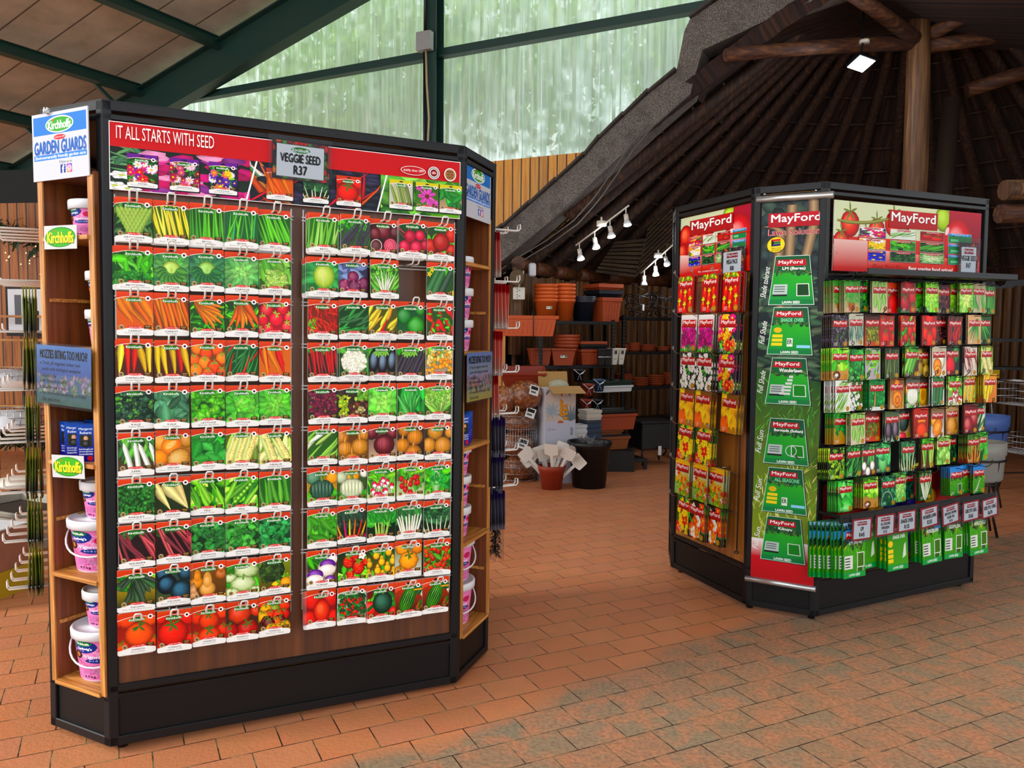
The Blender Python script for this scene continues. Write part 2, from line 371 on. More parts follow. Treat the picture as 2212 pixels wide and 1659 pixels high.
class Art:
    def __init__(s, step=5e-6): s.V = []; s.C = []; s.F = []; s.n = 0; s.y = 0.0; s.step = step; s.clip = None; s.off = (0, 0); s.sc = (1, 1)
    def raw(s, P, C, F):
        P = np.asarray(P, float)*s.sc+s.off
        if s.clip:
            x0, x1, z0, z1 = s.clip
            if P[:, 0].max() < x0 or P[:, 0].min() > x1 or P[:, 1].max() < z0 or P[:, 1].min() > z1: return
            P = np.clip(P, (x0, z0), (x1, z1))
        s.y -= s.step; n = len(P)
        s.V.append(np.column_stack([P[:, 0], np.full(n, s.y), P[:, 1]]))
        C = np.asarray(C, float); s.C.append(np.tile(C, (n, 1)) if C.ndim == 1 else C)
        b = s.n; s.F += [tuple(b+i for i in f) for f in F]; s.n += n
    def poly(s, P, col): s.raw(P, L_(col), [tuple(range(len(P)))])
    def grad(s, P, cols): s.raw(P, [L_(c) for c in cols], [tuple(range(len(P)))])
    def rect(s, x0, x1, z0, z1, col, bot=None):
        if bot is None: s.poly([(x0, z0), (x1, z0), (x1, z1), (x0, z1)], col)
        else: s.grad([(x0, z0), (x1, z0), (x1, z1), (x0, z1)], [bot, bot, col, col])
    def ell(s, cx, cz, rx, rz, col, rot=0, n=16, start=0):
        a = np.linspace(0, 2*np.pi, n, endpoint=False); c, q = np.cos(rot), np.sin(rot)
        x, z = rx*np.cos(a), rz*np.sin(a); s.poly(np.column_stack([cx+x*c-z*q, cz+x*q+z*c]), col)
    def slab(s, cx, cz, rx, rz, col, rot=0, n=14):
        """ellipse cut in narrow upright strips, so it can be wrapped round a bucket"""
        u = np.linspace(-1, 1, n); h = np.sqrt(np.maximum(0, 1-u*u))*rz; x = cx+u*rx; zc = cz+u*rx*rot
        s.raw(np.vstack([np.column_stack([x, zc-h]), np.column_stack([x, zc+h])]), L_(col), [(i, i+1, n+i+1, n+i) for i in range(n-1)])
    def ring(s, cx, cz, r, w, col, n=14):
        a = np.linspace(0, 2*np.pi, n, endpoint=False); k = np.column_stack([np.cos(a), np.sin(a)])
        s.raw(np.vstack([k*(r-w)+(cx, cz), k*r+(cx, cz)]), L_(col), [(i, (i+1) % n, n+(i+1) % n, n+i) for i in range(n)])
    def ball(s, cx, cz, rx, rz, col, hi=None, lo=None, rot=0, n=13, lob=0):
        """a round fruit in a printed photo: bright patch upper left, deeper rim"""
        c = np.array(L_(col)); hi = np.array(L_(hi)) if hi is not None else np.minimum(1, c*1.25+.10); lo = np.array(L_(lo)) if lo is not None else c*.35
        n = max(n, lob*4); a = np.linspace(0, 2*np.pi, n, endpoint=False); q = np.cos(rot), np.sin(rot)
        def rg(f, dx, dz):
            k = f*(1+.05*np.cos(lob*a)*(lob > 0)); x, z = rx*k*np.cos(a)+dx*rx, rz*k*np.sin(a)+dz*rz
            return np.column_stack([cx+x*q[0]-z*q[1], cz+x*q[1]+z*q[0]])
        P = np.vstack([rg(1, 0, 0), rg(.72, -.06, .06), rg(.25, -.22, .25)])
        C = np.vstack([np.tile(lo, (n, 1)), np.tile(c, (n, 1)), np.tile(hi, (n, 1))])
        F = [(i, (i+1) % n, n+(i+1) % n, n+i) for i in range(n)]+[(n+i, n+(i+1) % n, 2*n+(i+1) % n, 2*n+i) for i in range(n)]+[tuple(range(2*n, 3*n))]
        s.raw(P, C, F)
    def pod(s, x, z, L, w, ang, col, bend=0, tip=.35, hi=None, n=7, lo=None, base=.5):
        """long fruit: spine from (x,z) along ang, rounded, light along the middle"""
        c = np.array(L_(col)); hi = np.array(L_(hi)) if hi is not None else np.minimum(1, c*1.35+.08); lo = np.array(L_(lo)) if lo is not None else c*.4
        t = np.linspace(0, 1, n); th = ang+bend*(t-.5)
        dx = np.concatenate([[0], np.cumsum(np.cos(th[:-1])/(n-1))])*L; dz = np.concatenate([[0], np.cumsum(np.sin(th[:-1])/(n-1))])*L
        wd = w*np.minimum(1, np.interp(t, [0, .12, .3, .7, .9, 1], [base*.6, base+.3, 1, .35+tip*.65+.0, tip*.8+.1, .08]))
        nx, nz = -np.sin(th), np.cos(th); sp = np.column_stack([x+dx, z+dz]); no = np.column_stack([nx, nz])*wd[:, None]/2
        P = np.vstack([sp-no, sp+no*.25, sp+no]); C = np.vstack([np.tile(lo, (n, 1)), np.tile(hi, (n, 1)), np.tile(c*.75, (n, 1))])
        F = [(i, i+1, n+i+1, n+i) for i in range(n-1)]+[(n+i, n+i+1, 2*n+i+1, 2*n+i) for i in range(n-1)]
        s.raw(P, C, F)
    def leaf(s, x, z, L, w, ang, col, vein=None, wav=0, rg=None):
        c = np.array(L_(col)); t = np.array([0, .12, .35, .6, .85, 1]); wd = np.array([.05, .55, 1, .95, .5, 0])*w/2
        if wav and rg: wd = wd*np.array([rg.uniform(1-wav, 1+wav) for _ in t])
        ca, sa = np.cos(ang), np.sin(ang)
        sp = np.column_stack([x+t*L*ca, z+t*L*sa]); no = np.column_stack([-sa*wd, ca*wd])
        v = np.array(L_(vein)) if vein is not None else np.minimum(1, c*1.5+.04); n = 6
        P = np.vstack([sp-no, sp, sp+no]); C = np.vstack([np.tile(c*.7, (n, 1)), np.tile(v, (n, 1)), np.tile(c*1.05, (n, 1))])
        s.raw(P, np.clip(C, 0, 1), [(i, i+1, n+i+1, n+i) for i in range(5)]+[(n+i, n+i+1, 2*n+i+1, 2*n+i) for i in range(5)])
    def curl(s, x, z, r, col, rg, n=9, jag=.45, dark=.45):
        c = np.array(L_(col)); a = np.linspace(0, 2*np.pi, n, endpoint=False)+rg.random()
        k = np.array([r*rg.uniform(1-jag, 1+jag*.4) for _ in a]); P = np.vstack([[(x, z)], np.column_stack([x+k*np.cos(a), z+k*np.sin(a)])])
        C = np.vstack([[np.minimum(1, c*1.35+.03)], np.tile(c*dark, (n, 1)) * np.array([rg.uniform(.7, 2.0) for _ in a])[:, None]])
        s.raw(P, np.clip(C, 0, 1), [(0, 1+i, 1+(i+1) % n) for i in range(n)])
    def text(s, x, z, t, h, col, w=None, bold=.0, align='C', rot=0, shear=0):
        a, F, sz = text_mesh(t, 0)
        if not len(a): return
        k = h/max(sz[1], 1e-6); kx = k if w is None else w/max(sz[0], 1e-6)
        P = a*(kx, k); P[:, 0] += P[:, 1]*shear
        P[:, 0] -= {'C': sz[0]*kx/2, 'L': 0, 'R': sz[0]*kx}[align]
        P[:, 1] -= h/2
        if rot: c, q = math.cos(rot), math.sin(rot); P = np.column_stack([P[:, 0]*c-P[:, 1]*q, P[:, 0]*q+P[:, 1]*c])
        b = bold*h*1.1
        for dx, dz in (((0, 0),) if b <= 0 else ((-b, -b*.6), (b, -b*.6), (0, b))): s.raw(P+(x+dx, z+dz), L_(col), F)
    def mesh(s): return np.vstack(s.V), s.F, np.column_stack([np.vstack(s.C), np.ones(s.n)])
_lc = {}
def L_(c):
    if isinstance(c, str):
        if c not in _lc: _lc[c] = lin(c)
        return _lc[c]
    return tuple(c)
def jit(c, rg, v=.18):
    c = L_(c); k = rg.uniform(1-v, 1+v); return tuple(min(1, max(0, q*k*rg.uniform(1-v*.4, 1+v*.4))) for q in c)
# ---- picture recipes; every picture fills the unit box 0..1 x 0..1 (a.sc / a.off place it)
def p_bg(a, rg, top, bot=None): a.rect(0, 1, 0, 1, top, bot or top)
def p_pods(a, rg, cols, n, L, w, ang, aj=.25, bend=.2, tip=.35, cap=None, area=(0, 1, 0, 1), base=.5):
    for i in range(n):
        x = area[0]+(area[1]-area[0])*((i+.5)/n if aj < .2 else rg.random()); z = rg.uniform(area[2], area[3]); an = ang+rg.uniform(-aj, aj)
        l = L*rg.uniform(.8, 1.15); c = jit(rg.choice(cols), rg, .14)
        x0, z0 = x-math.cos(an)*l/2, z-math.sin(an)*l/2
        if cap: a.pod(x0-math.cos(an)*l*.13, z0-math.sin(an)*l*.13, l*.22, w*.45, an, cap, n=4)
        a.pod(x0, z0, l, w*rg.uniform(.85, 1.15), an, c, rg.uniform(-bend, bend), tip, base=base)
def p_fan(a, rg, cols, n, ox, oz, L, w, a0, a1, tip=.3, cap=None, bend=.15, base=.5):
    for i in range(n):
        an = a0+(a1-a0)*(i+.5)/n+rg.uniform(-.04, .04); l = L*rg.uniform(.85, 1.1)
        if cap:
            for k in range(3): a.leaf(ox, oz, -L*.3, w*.5, an+rg.uniform(-.3, .3), cap)
        a.pod(ox+rg.uniform(-.04, .04), oz+rg.uniform(-.03, .03), l, w*rg.uniform(.85, 1.15), an, jit(rg.choice(cols), rg, .12), rg.uniform(-bend, bend), tip, base=base)
def p_balls(a, rg, cols, pts, stem=None, hi=None, lob=0, sq=1.0):
    for (x, z, r) in pts:
        c = jit(rg.choice(cols), rg, .08); a.ball(x, z, r, r*sq, c, hi, lob=lob)
        if stem:
            for k in range(5): a.leaf(x, z+r*sq*.62, r*.55, r*.16, 6.28*k/5+rg.random(), stem)
def p_grid(a, rg, cols, n, r, stem=None, hi=None, area=(0, 1, 0, 1), sq=1.0, lob=0):
    pts = sorted([(rg.uniform(area[0], area[1]), rg.uniform(area[2], area[3]), r*rg.uniform(.8, 1.2)) for _ in range(n)], key=lambda q: -q[1])
    p_balls(a, rg, cols, pts, stem, hi, lob, sq)
def p_leaves(a, rg, cols, n, L, w, aj=3.1, ang=1.57, area=(0, 1, 0, 1), vein=None):
    for i in range(n):
        an = ang+rg.uniform(-aj, aj); l = L*rg.uniform(.7, 1.2); x, z = rg.uniform(area[0], area[1]), rg.uniform(area[3], area[2]) if i % 3 else rg.uniform(area[2], area[3])
        a.leaf(x-math.cos(an)*l/2, z-math.sin(an)*l/2, l, w*rg.uniform(.7, 1.2), an, jit(rg.choice(cols), rg, .3), vein)
def p_curls(a, rg, cols, n, r, area=(0, 1, 0, 1), jag=.5, dark=.4):
    for i in range(n): a.curl(rg.uniform(area[0], area[1]), rg.uniform(area[2], area[3]), r*rg.uniform(.6, 1.2), jit(rg.choice(cols), rg, .3), rg, 9, jag, dark)
def p_rosette(a, rg, outer, inner, cx=.5, cz=.5, R0=.75, n=44, head=None, w=.34):
    o, i_ = np.array(L_(outer)), np.array(L_(inner))
    for k in range(n):
        f = k/(n-1); r = R0*(1-f)**.8+.03; an = k*2.4+rg.uniform(-.2, .2); c = o*(1-f)+i_*f
        a.leaf(cx+math.cos(an)*r*.15, cz+math.sin(an)*r*.15, r, w*(1-f*.6)*R0/.75, an, jit(tuple(c), rg, .25), None, .2, rg)
    if head:
        a.ball(cx, cz, R0*.36, R0*.33, head)
        for k in range(7): a.pod(cx+g_off(k)*R0*.1, cz-R0*.28, R0*.5, R0*.025, 1.57+g_off(k)*.35, jit(head, rg, .12), -g_off(k)*.3, .5)
        for k in range(9): an = 3.3+k*.35; a.leaf(cx+math.cos(an)*R0*.16, cz+math.sin(an)*R0*.16, R0*.5, R0*.32, an, jit(outer, rg, .3), inner)
def p_stalks(a, rg, stalk, leafc, n=9, ox=.5, spread=.5, h=.6, w=.05, curly=False):
    for i in range(n):
        x = ox+spread*((i+.5)/n-.5); an = 1.57-(x-ox)*1.1+rg.uniform(-.08, .08); c = stalk[i % len(stalk)]
        tx, tz = x+math.cos(an)*h, -.05+math.sin(an)*h
        for k in range(9):
            q = an+rg.uniform(-.9, .9)
            if curly: a.curl(tx+rg.uniform(-.12, .12), tz+rg.uniform(-.05, .35), .09, jit(rg.choice(leafc), rg, .3), rg)
            else: a.leaf(tx-math.cos(q)*.05, tz-.05, .4*rg.uniform(.7, 1.2), .16, q, jit(rg.choice(leafc), rg, .3))
        a.pod(x, -.05, h*1.15, w, an, jit(c, rg, .1), rg.uniform(-.1, .1), .6, base=.9)
def g_off(k): return (k-3)*.75
def p_corn(a, rg, n, col, husk, ang=1.2, L=1.0, w=.2):
    for i in range(n):
        x = .15+.75*(i+.5)/n; an = ang+rg.uniform(-.12, .12); x0 = x-math.cos(an)*L/2; z0 = .5-math.sin(an)*L/2
        a.pod(x0-.05, z0, L*.9, w*1.2, an+.12, husk, .1, .4); a.pod(x0, z0, L, w, an, col, 0, .45)
        for k in range(12):
            for j in (-1, 0, 1):
                d = (k+.5)/13*L; px = x0+math.cos(an)*d-math.sin(an)*j*w*.24; pz = z0+math.sin(an)*d+math.cos(an)*j*w*.24
                a.ell(px, pz, w*.10, L*.032, jit(col, rg, .25), an+1.57, 6)
def p_stripes(a, rg, cx, cz, rx, rz, rot, c0, c1, n=9):
    a.ball(cx, cz, rx, rz, c0, n=18, rot=rot)
    c, q = math.cos(rot), math.sin(rot)
    for i in range(n):
        u = -1+2*(i+.5)/n; pts = []
        for k in range(8):
            v = -1+2*k/7; hw = math.sqrt(max(0, 1-v*v*.96)); x = rx*(u*hw+rg.uniform(-.035, .035)); z = rz*v; pts.append((x, z))
        w_ = rx*.09; P = [(x-w_*(1-abs(-1+2*k/7))*1.3, z) for k, (x, z) in enumerate(pts)]+[(x+w_*(1-abs(-1+2*k/7))*1.3, z) for k, (x, z) in list(enumerate(pts))[::-1]]
        a.raw(np.array([(cx+x*c-z*q, cz+x*q+z*c) for x, z in P]), L_(jit(c1, rg, .15)), [(k, k+1, 14-k, 15-k) for k in range(7)])
G1 = ['#2f8a1e', '#4aa82c', '#1f6d1a', '#69bd3c']; GD = ['#14501c', '#1f6a26', '#2d7d30', '#0e3d18']; GL = ['#7cc53a', '#97d84c', '#5bad2a', '#b4e66a']
def flower(a, x, z, r, col, mid, n=8, rg=None, w=.5):
    for k in range(n): a.leaf(x, z, r, r*w, 6.283*k/n+(rg.random()*.4 if rg else 0), jit(col, rg, .15) if rg else col)
    a.ell(x, z, r*.24, r*.24, mid, n=8)
def p_flowers(a, rg, cols, n, r, mids=('#f0c020',), bg='#1d4a1c', pet=8, w=.5):
    p_bg(a, rg, bg); p_leaves(a, rg, GD+G1, 30, .3, .09)
    for i in range(n): flower(a, rg.uniform(.03, .97), rg.uniform(.0, .95), r*rg.uniform(.75, 1.2), rg.choice(cols), rg.choice(mids), pet, rg, w)
# ---------------------------------------------------------------- the building
E1 = Vector((math.cos(R(-27)), math.sin(R(-27)), 0)); E2 = Vector((-E1.y, E1.x, 0)); UZ = Vector((0, 0, 1))
G0 = Vector((-.94, 10, 0))
def gp(t, z, d=0): return G0+E1*t+UZ*z+E2*d
# floor
m = MB(); m.box(-16, 16, -6, 22, -.1, 0); struct(m.build('floor', PAVING))
# gable wall: pine boards below, translucent corrugated sheets above
def hutz(t): return APEX0-.765*math.hypot(t-5.22, .41)
APEX0 = 5.3
m = MB(); m.prism([(-9, 0), (1.24, 0), (1.24, 2.15)]+[(t, hutz(t)+.08) for t in (1.6, 2.0, 2.4, 2.72)]+[(2.74, 3.47), (-9, 3.47)], 0, .05, lambda u, w, t: (u, t, w))
o = m.build('wall_back', PINEL); o.location = G0; o.rotation_euler = (0, 0, R(-27)); struct(o)
V = []; F = []; nx = 0; t = -9.0; prof = []
while t < 4.7:
    prof += [(t, 0), (t+.07, 0), (t+.10, .035), (t+.145, .035), (t+.175, 0)]; t += .2425
for i, (a, d) in enumerate(prof): V += [(a, d, max(3.40, hutz(a)+.1)), (a, d, 7.9)]
for i in range(len(prof)-1): F.append((2*i, 2*i+2, 2*i+3, 2*i+1))
o = obj_from('window_1', V, F, SHEET); o.location = G0+E2*.1; o.rotation_euler = (0, 0, R(-27)); struct(o)
# green steel: column, girt, portal rafter, purlins
m = MB()
for s in (-1, 1): m.obox(gp(0, 3.6, -.1+s*.085), E1*.17, E2*.012, UZ*7.2)
m.obox(gp(0, 3.6, -.1), E1*.012, E2*.17, UZ*7.2)
tag(m.build('steel_column', STEELG), 'green steel column rising in front of the translucent sheets', 'column')
m = MB(); m.bar(gp(-6.5, 4.79, -.03), gp(5.5, 4.83, -.03), .07, .11); m.bar(gp(-6.5, 4.735, -.06), gp(5.5, 4.775, -.06), .12, .012)
tag(m.build('steel_girt', STEELG), 'long green steel rail running across the translucent sheets', 'steel rail')
def zr(t): return 4.69+(t+4.12)*.278
m = MB(); sl = Vector((E1.x, E1.y, .278)).normalized(); up = sl.cross(E2)*-1
if up.z < 0: up = -up
for d in (0, .5): m.bar(gp(-9, zr(-9), -.25)+up*d, gp(1.5, zr(1.5), -.25)+up*d, .2, .02, up=up)
m.bar(gp(-9, zr(-9), -.25)+up*.25, gp(1.5, zr(1.5), -.25)+up*.25, .02, .5, up=up)
tag(m.build('roof_rafter', STEELG), 'deep dark green steel roof rafter sloping up beside the sheets', 'rafter')
for i, t in enumerate((-1.8, -3.42, -5.02, -6.62, -8.2)):
    m = MB(); a = gp(t, zr(t)+.50, -.2); b = gp(t, zr(t)+.50, -9.2)
    m.bar(a, b, .02, .16, up=up); m.bar(a+up*.08, b+up*.08, .09, .012, up=up); m.bar(a-up*.08, b-up*.08, .09, .012, up=up)
    if i in (2, 3): m.bar(gp(t-.02, zr(t)-.02, -.35), gp(t-.05, zr(t)+.44, -1.0), .05, .05)
    tag(m.build('roof_purlin', STEELG), ['green roof purlin highest under the canvas ceiling', 'green roof purlin crossing the canvas at the top of the photo', 'long green roof purlin meeting the rafter above the tall display', 'green roof purlin just above the left end of the tall display', 'lowest green roof purlin at the far left'][i], 'purlin')
m = MB(); m.box(-11, 3.2, -9.4, .2, 0, .02)
o = m.build('ceiling', CANVAS); o.matrix_world = Matrix.Translation(gp(0, zr(0)+.68)) @ Matrix.Rotation(R(-27), 4, 'Z') @ Matrix.Rotation(-math.atan(.278), 4, 'Y'); struct(o)
m = MB(); m.box(0, 9.5, -9.4, .2, 0, .02)
o = m.build('ceiling', CANVAS); o.matrix_world = Matrix.Translation(gp(3.2, zr(3.2)+.68)) @ Matrix.Rotation(R(-27), 4, 'Z') @ Matrix.Rotation(math.atan(.278), 4, 'Y'); struct(o)
# electrical box and conduit on the column
m = MB(); m.obox(gp(-.03, 4.9, -.26), E1*.2, E2*.09, UZ*.22)
bx = tag(m.build('junction_box', plain('galvanised', '#9a9c9a', .5, .3), None, .006), 'grey metal junction box clamped to the green column', 'junction box')
m = MB(); m.tube([gp(-.06, 6.8, -.2), gp(-.05, 5.6, -.22), gp(-.04, 5.01, -.24)], .018, 6); m.build('cable', BWIRE, bx)
m = MB(); m.tube([gp(-.02, 4.79, -.25), gp(.0, 4.4, -.26), gp(.02, 4.0, -.24), gp(-.02, 3.5, -.22), gp(-.06, 3.1, -.2)], .014, 6); m.tube([gp(-.06, 4.79, -.22), gp(-.06, 3.1, -.22)], .016, 6, 1); m.build('conduit', [plain('pale_conduit', '#b09c77', .5), BWIRE], bx)
# partition at the far left
m = MB(); m.box(-5, 1.6, 0, .06, 0, 2.85)
o = m.build('wall_left', PINE); o.location = (-5.2, 9.1, 0); o.rotation_euler = (0, 0, R(-8)); struct(o)
m = MB(); m.box(-5, 1.6, 0, .06, 2.85, 3.22)  # near-black sheet above the partition: painted shade of the void under the eave
o = m.build('eave_shade_sheet', plain('eave_shade_dark', '#121614', .8)); o.location = (-5.2, 9.1, 0); o.rotation_euler = (0, 0, R(-8)); struct(o)
# ---------------------------------------------------------------- thatched hut
HC = Vector((3.9, 8.0, 0)); HR = 3.95; APEX = 5.3; SLP = .765
BP = Vector((-.1, 8.8, 0))
def hp(ang, r, z): return Vector((HC.x+r*math.cos(R(ang)), HC.y+r*math.sin(R(ang)), z))
def behind(p): return (p-BP).dot(E2)
rng = random.Random(5)
m = MB(); a = 171.0
while a > -64:
    w = rng.uniform(1.5, 2.1); rr = HR+rng.uniform(-.012, .012); top = 2.12+rng.uniform(-.04, .03)
    pts = [(0, .0), (.12, -.028), (.5, -.042), (.88, -.028), (1, 0)]
    V = [hp(a-w*.97*u, rr+d, z) for z in (0, top) for u, d in pts]
    m.add(V, [(i, 5+i, 6+i, i+1) for i in range(4)], 0, False); a -= w
m.lathe([(HR+.06, 0), (HR+.06, 2.2)], 96, (HC.x, HC.y, 0), 1)
# keep only the backing behind the opening
keep = [i for i, q in enumerate(m.f) if m.m[i] == 0 or all(behind(Vector(m.v[k])) > -.4 for k in q)]
m.f = [m.f[i] for i in keep]; m.s = [m.s[i] for i in keep]; m.m = [m.m[i] for i in keep]
struct(m.build('wall_right', [SLAB, DARKPL]))
# thatch: inner cone behind the opening, with lath rows
V = []; F = []; UVc = []; na, nr = 180, 26; idx = {}
for i in range(na+1):
    for j in range(nr+1):
        r = .02+(HR+.55)*j/nr; an = 360*i/na
        V.append(hp(an, r, APEX+.10-SLP*r + .02*math.sin(i*2.4)*math.sin(j*1.9))); UVc.append((i/na, j/nr))
for i in range(na):
    for j in range(nr):
        q = (i*(nr+1)+j, (i+1)*(nr+1)+j, (i+1)*(nr+1)+j+1, i*(nr+1)+j+1)
        if any(behind(V[k]) > .02 for k in q): F.append(q)
o = obj_from('ceiling_2', V, F, THATCH); o.name = 'ceiling'
uv = o.data.uv_layers.new(name='UVMap')
uv.data.foreach_set('uv', [c for l in o.data.loops for c in UVc[l.vertex_index]]); struct(o)
import bmesh
bm = bmesh.new(); bm.from_mesh(o.data); bmesh.ops.bisect_plane(bm, geom=bm.verts[:]+bm.edges[:]+bm.faces[:], plane_co=BP+E2*.04, plane_no=E2, clear_inner=True); bm.to_mesh(o.data); bm.free()
sm_ = o.modifiers.new('thick', 'SOLIDIFY'); sm_.thickness = .16; sm_.offset = -1
# rafters: rough poles radiating from the peak
for k, an in enumerate([169, 160, 151, 142, 133, 124, 115, 106, 97, 88, 78, 68, 58, 47, 36, 25, 13, 1, -12, -24]):
    pts = []; rr = []
    for j in range(9):
        r = .2+(HR+.3)*j/8; p = hp(an+rng.uniform(-.25, .25), r, APEX-.02-SLP*r)
        pts.append(p); rr.append(.045+.035*j/8)
    pts = [p for p in pts if behind(p) > .12]
    if len(pts) < 2: continue
    m = MB(); m.tube(pts, rr[-len(pts):], 8)
    tag(m.build('rafter_pole', LOG), 'dark log rafter radiating from the peak of the thatched roof', 'rafter', 'log rafters under the thatch')
# lath rings
m = MB()
for r in np.arange(.6, HR+.4, .3):
    seg = []
    for an in np.arange(172, -63, -4):
        p = hp(an, r, APEX+.05-SLP*r)
        if behind(p) > .1: seg.append(p)
        elif len(seg) > 1: m.tube(seg, .013, 5); seg = []
        else: seg = []
    if len(seg) > 1: m.tube(seg, .013, 5)
struct(m.build('trim_1', LOG))
# ring beam of short logs on the wall
for k, an in enumerate([164.5, 155.5, 146.5, 137.5, 128.5, 119.5, 110.5, 101.5]):
    m = MB(); m.tube([hp(an+3.6, HR-.02, 2.19), hp(an-3.6, HR-.02, 2.19)], .085, 10)
    tag(m.build('wall_plate_log', wood('log_amber', '#2f1405', '#5a2c0c', '#804618', 'X', .6, .6) if k == 0 else bpy.data.materials['log_amber']), 'short log lying on the slab wall between two rafters', 'log', 'wall plate logs of the hut')
# speckled fascia band round the cut in the thatch
UPP = [(1020, 545), (1060, 508), (1088, 491), (1145, 442), (1202, 392), (1263, 338), (1296, 300), (1400, 203), (1460, 157), (1466, 130), (1478, 68), (1490, 42), (1546, 4), (1640, -42), (1800, -100)]
LOW = [(1040, 604), (1084, 564), (1173, 491), (1381, 300), (1400, 282), (1490, 203), (1517, 108), (1598, 71), (1709, 18), (1800, -14), (1900, -45)]
def bpl(x, y):
    p = onpl(x, y, BP, E2)-BP; return (p.dot(E1), p.z)
poly = [bpl(*q) for q in UPP]+[bpl(*q) for q in LOW[::-1]]
m = MB(); m.prism(poly, 0, .28, lambda u, w, t: BP+E1*u+UZ*w+E2*t)
up_ = [bpl(*q) for q in UPP]
tag(m.build('fascia_band', FASCIA), 'grey speckled fascia band edging the cut in the thatched roof', 'fascia')
m = MB()
for i in range(len(up_)-1):
    (a0, b0), (a1, b1) = up_[i], up_[i+1]; L = math.hypot(a1-a0, b1-b0); n_ = max(1, int(L/.22))
    if i in (8, 9, 10): continue
    for k in range(n_):
        f0, f1 = k/n_, (k+1)/n_+.02
        p = BP+E1*(a0+(a1-a0)*f0)+UZ*(b0+(b1-b0)*f0+.012); q = BP+E1*(a0+(a1-a0)*f1)+UZ*(b0+(b1-b0)*f1+.03)
        m.bar(p+E2*.12, q+E2*.12, .34, .022)
struct(m.build('trim_2', plain('dull_tile', '#413a35', .9, var=.4, sc=20)))
# dormer roof of thatch running back from the raised part of the fascia
V = []; F = []; UVc = []; seg = [bpl(*q) for q in LOW[5:]]+[(seg_[0]+1.6, seg_[1]-.3) for seg_ in [bpl(*LOW[-1])]]
seg = [seg[0]]+seg
pts = []
for (a0, b0), (a1, b1) in zip(seg, seg[1:]):
    for k in range(6): pts.append((a0+(a1-a0)*k/6, b0+(b1-b0)*k/6+.02))
pts.append(seg[-1])
for i, (u, w_) in enumerate(pts):
    for j in range(6): V.append(BP+E1*u+UZ*(w_+.01*(j % 2))+E2*(.1+.36*j)); UVc.append((j/6*.25, i/len(pts)*.6))
for i in range(len(pts)-1):
    for j in range(5): F.append((i*6+j, i*6+j+1, i*6+j+7, i*6+j+6))
o = obj_from('ceiling_3', V, F, THATCH); o.name = 'ceiling'; uv = o.data.uv_layers.new(name='UVMap'); uv.data.foreach_set('uv', [c for l in o.data.loops for c in UVc[l.vertex_index]]); struct(o)
# little timber edge below the kink of the fascia
a0, a1 = onpl(1519, 112, BP+E2*.2, E2), onpl(1495, 195, BP+E2*.2, E2)
m = MB(); m.bar(a0, a1, .05, .03); tag(m.build('edge_batten', LOG), 'thin timber batten under the kink of the speckled fascia', 'batten')
for k, (dx, dy) in enumerate(((0, 0), (9, 7))):
    m = MB(); m.tube([onpl(x+dx, y+dy, BP-E2*(.03+.02*k), E2) for x, y in ((1078, 585), (1120, 556), (1180, 520), (1240, 476), (1285, 425), (1325, 368), (1362, 312), (1400, 268))], .007, 6)
    tag(m.build('electric_cable', plain('grey_cable', '#5a5650', .5)), ['upper grey cable draped under the speckled fascia', 'lower grey cable draped under the speckled fascia'][k], 'cable')
# centre post and its braces
m = MB(); m.tube([(3.93, 8, 0), (3.94, 8, 1.6), (3.97, 8, 3.0), (3.96, 8, 3.9), (3.93, 8, 5.15)], [.125, .12, .118, .112, .10], 14)
tag(m.build('centre_post', LOGL), 'thick weathered log post in the middle of the thatched hut', 'post')
def log(name, a, b, r0, r1, label, mat=LOG, cat='beam'):
    a, b = Vector(a), Vector(b); mid = (a+b)/2+Vector((0, 0, .015))
    m = MB(); m.tube([a, mid, b], [r0, (r0+r1)/2, r1], 10); return tag(m.build(name, mat), label, cat)
LOGM = wood('log_mid', '#1c0d05', '#4a260e', '#7a4a22', 'X', .7, .7)
log('tie_beam', (1.95, 7.55, 4.02), (3.86, 7.97, 4.30), .06, .075, 'level log tie beam left of the centre post', LOGM)
log('tie_beam', (2.7, 7.1, 4.52), (3.88, 7.95, 4.33), .06, .075, 'log brace coming down from the top left to the centre post', LOGM)
log('tie_beam', (4.02, 8, 4.37), (4.75, 7.6, 4.68), .07, .06, 'log brace going up steeply right of the centre post', LOGM)
log('tie_beam', (4.02, 8.02, 4.28), (5.6, 8.3, 4.55), .075, .065, 'log tie beam running right from the centre post', LOGM)
log('tie_beam', (4.72, 8.5, 4.0), (5.7, 8.3, 4.27), .075, .075, 'cut log end hanging in the thatch right of the leaning post', LOGM)
log('leaning_post', (4.42, 8.6, 0), (4.62, 8.6, 3.95), .115, .09, 'smooth brown post leaning behind the centre post', plain('brown_post', '#33241a', .6), 'post')
log('wall_plate_log', (4.1, 6.75, 2.67), (5.6, 6.9, 2.69), .085, .085, 'pale log rail level with the top of the right hand display', LOGL, 'log')
log('wall_plate_log', (4.1, 6.8, 2.48), (5.6, 6.95, 2.50), .08, .08, 'darker log rail under the pale log at the right edge', LOGM, 'log')
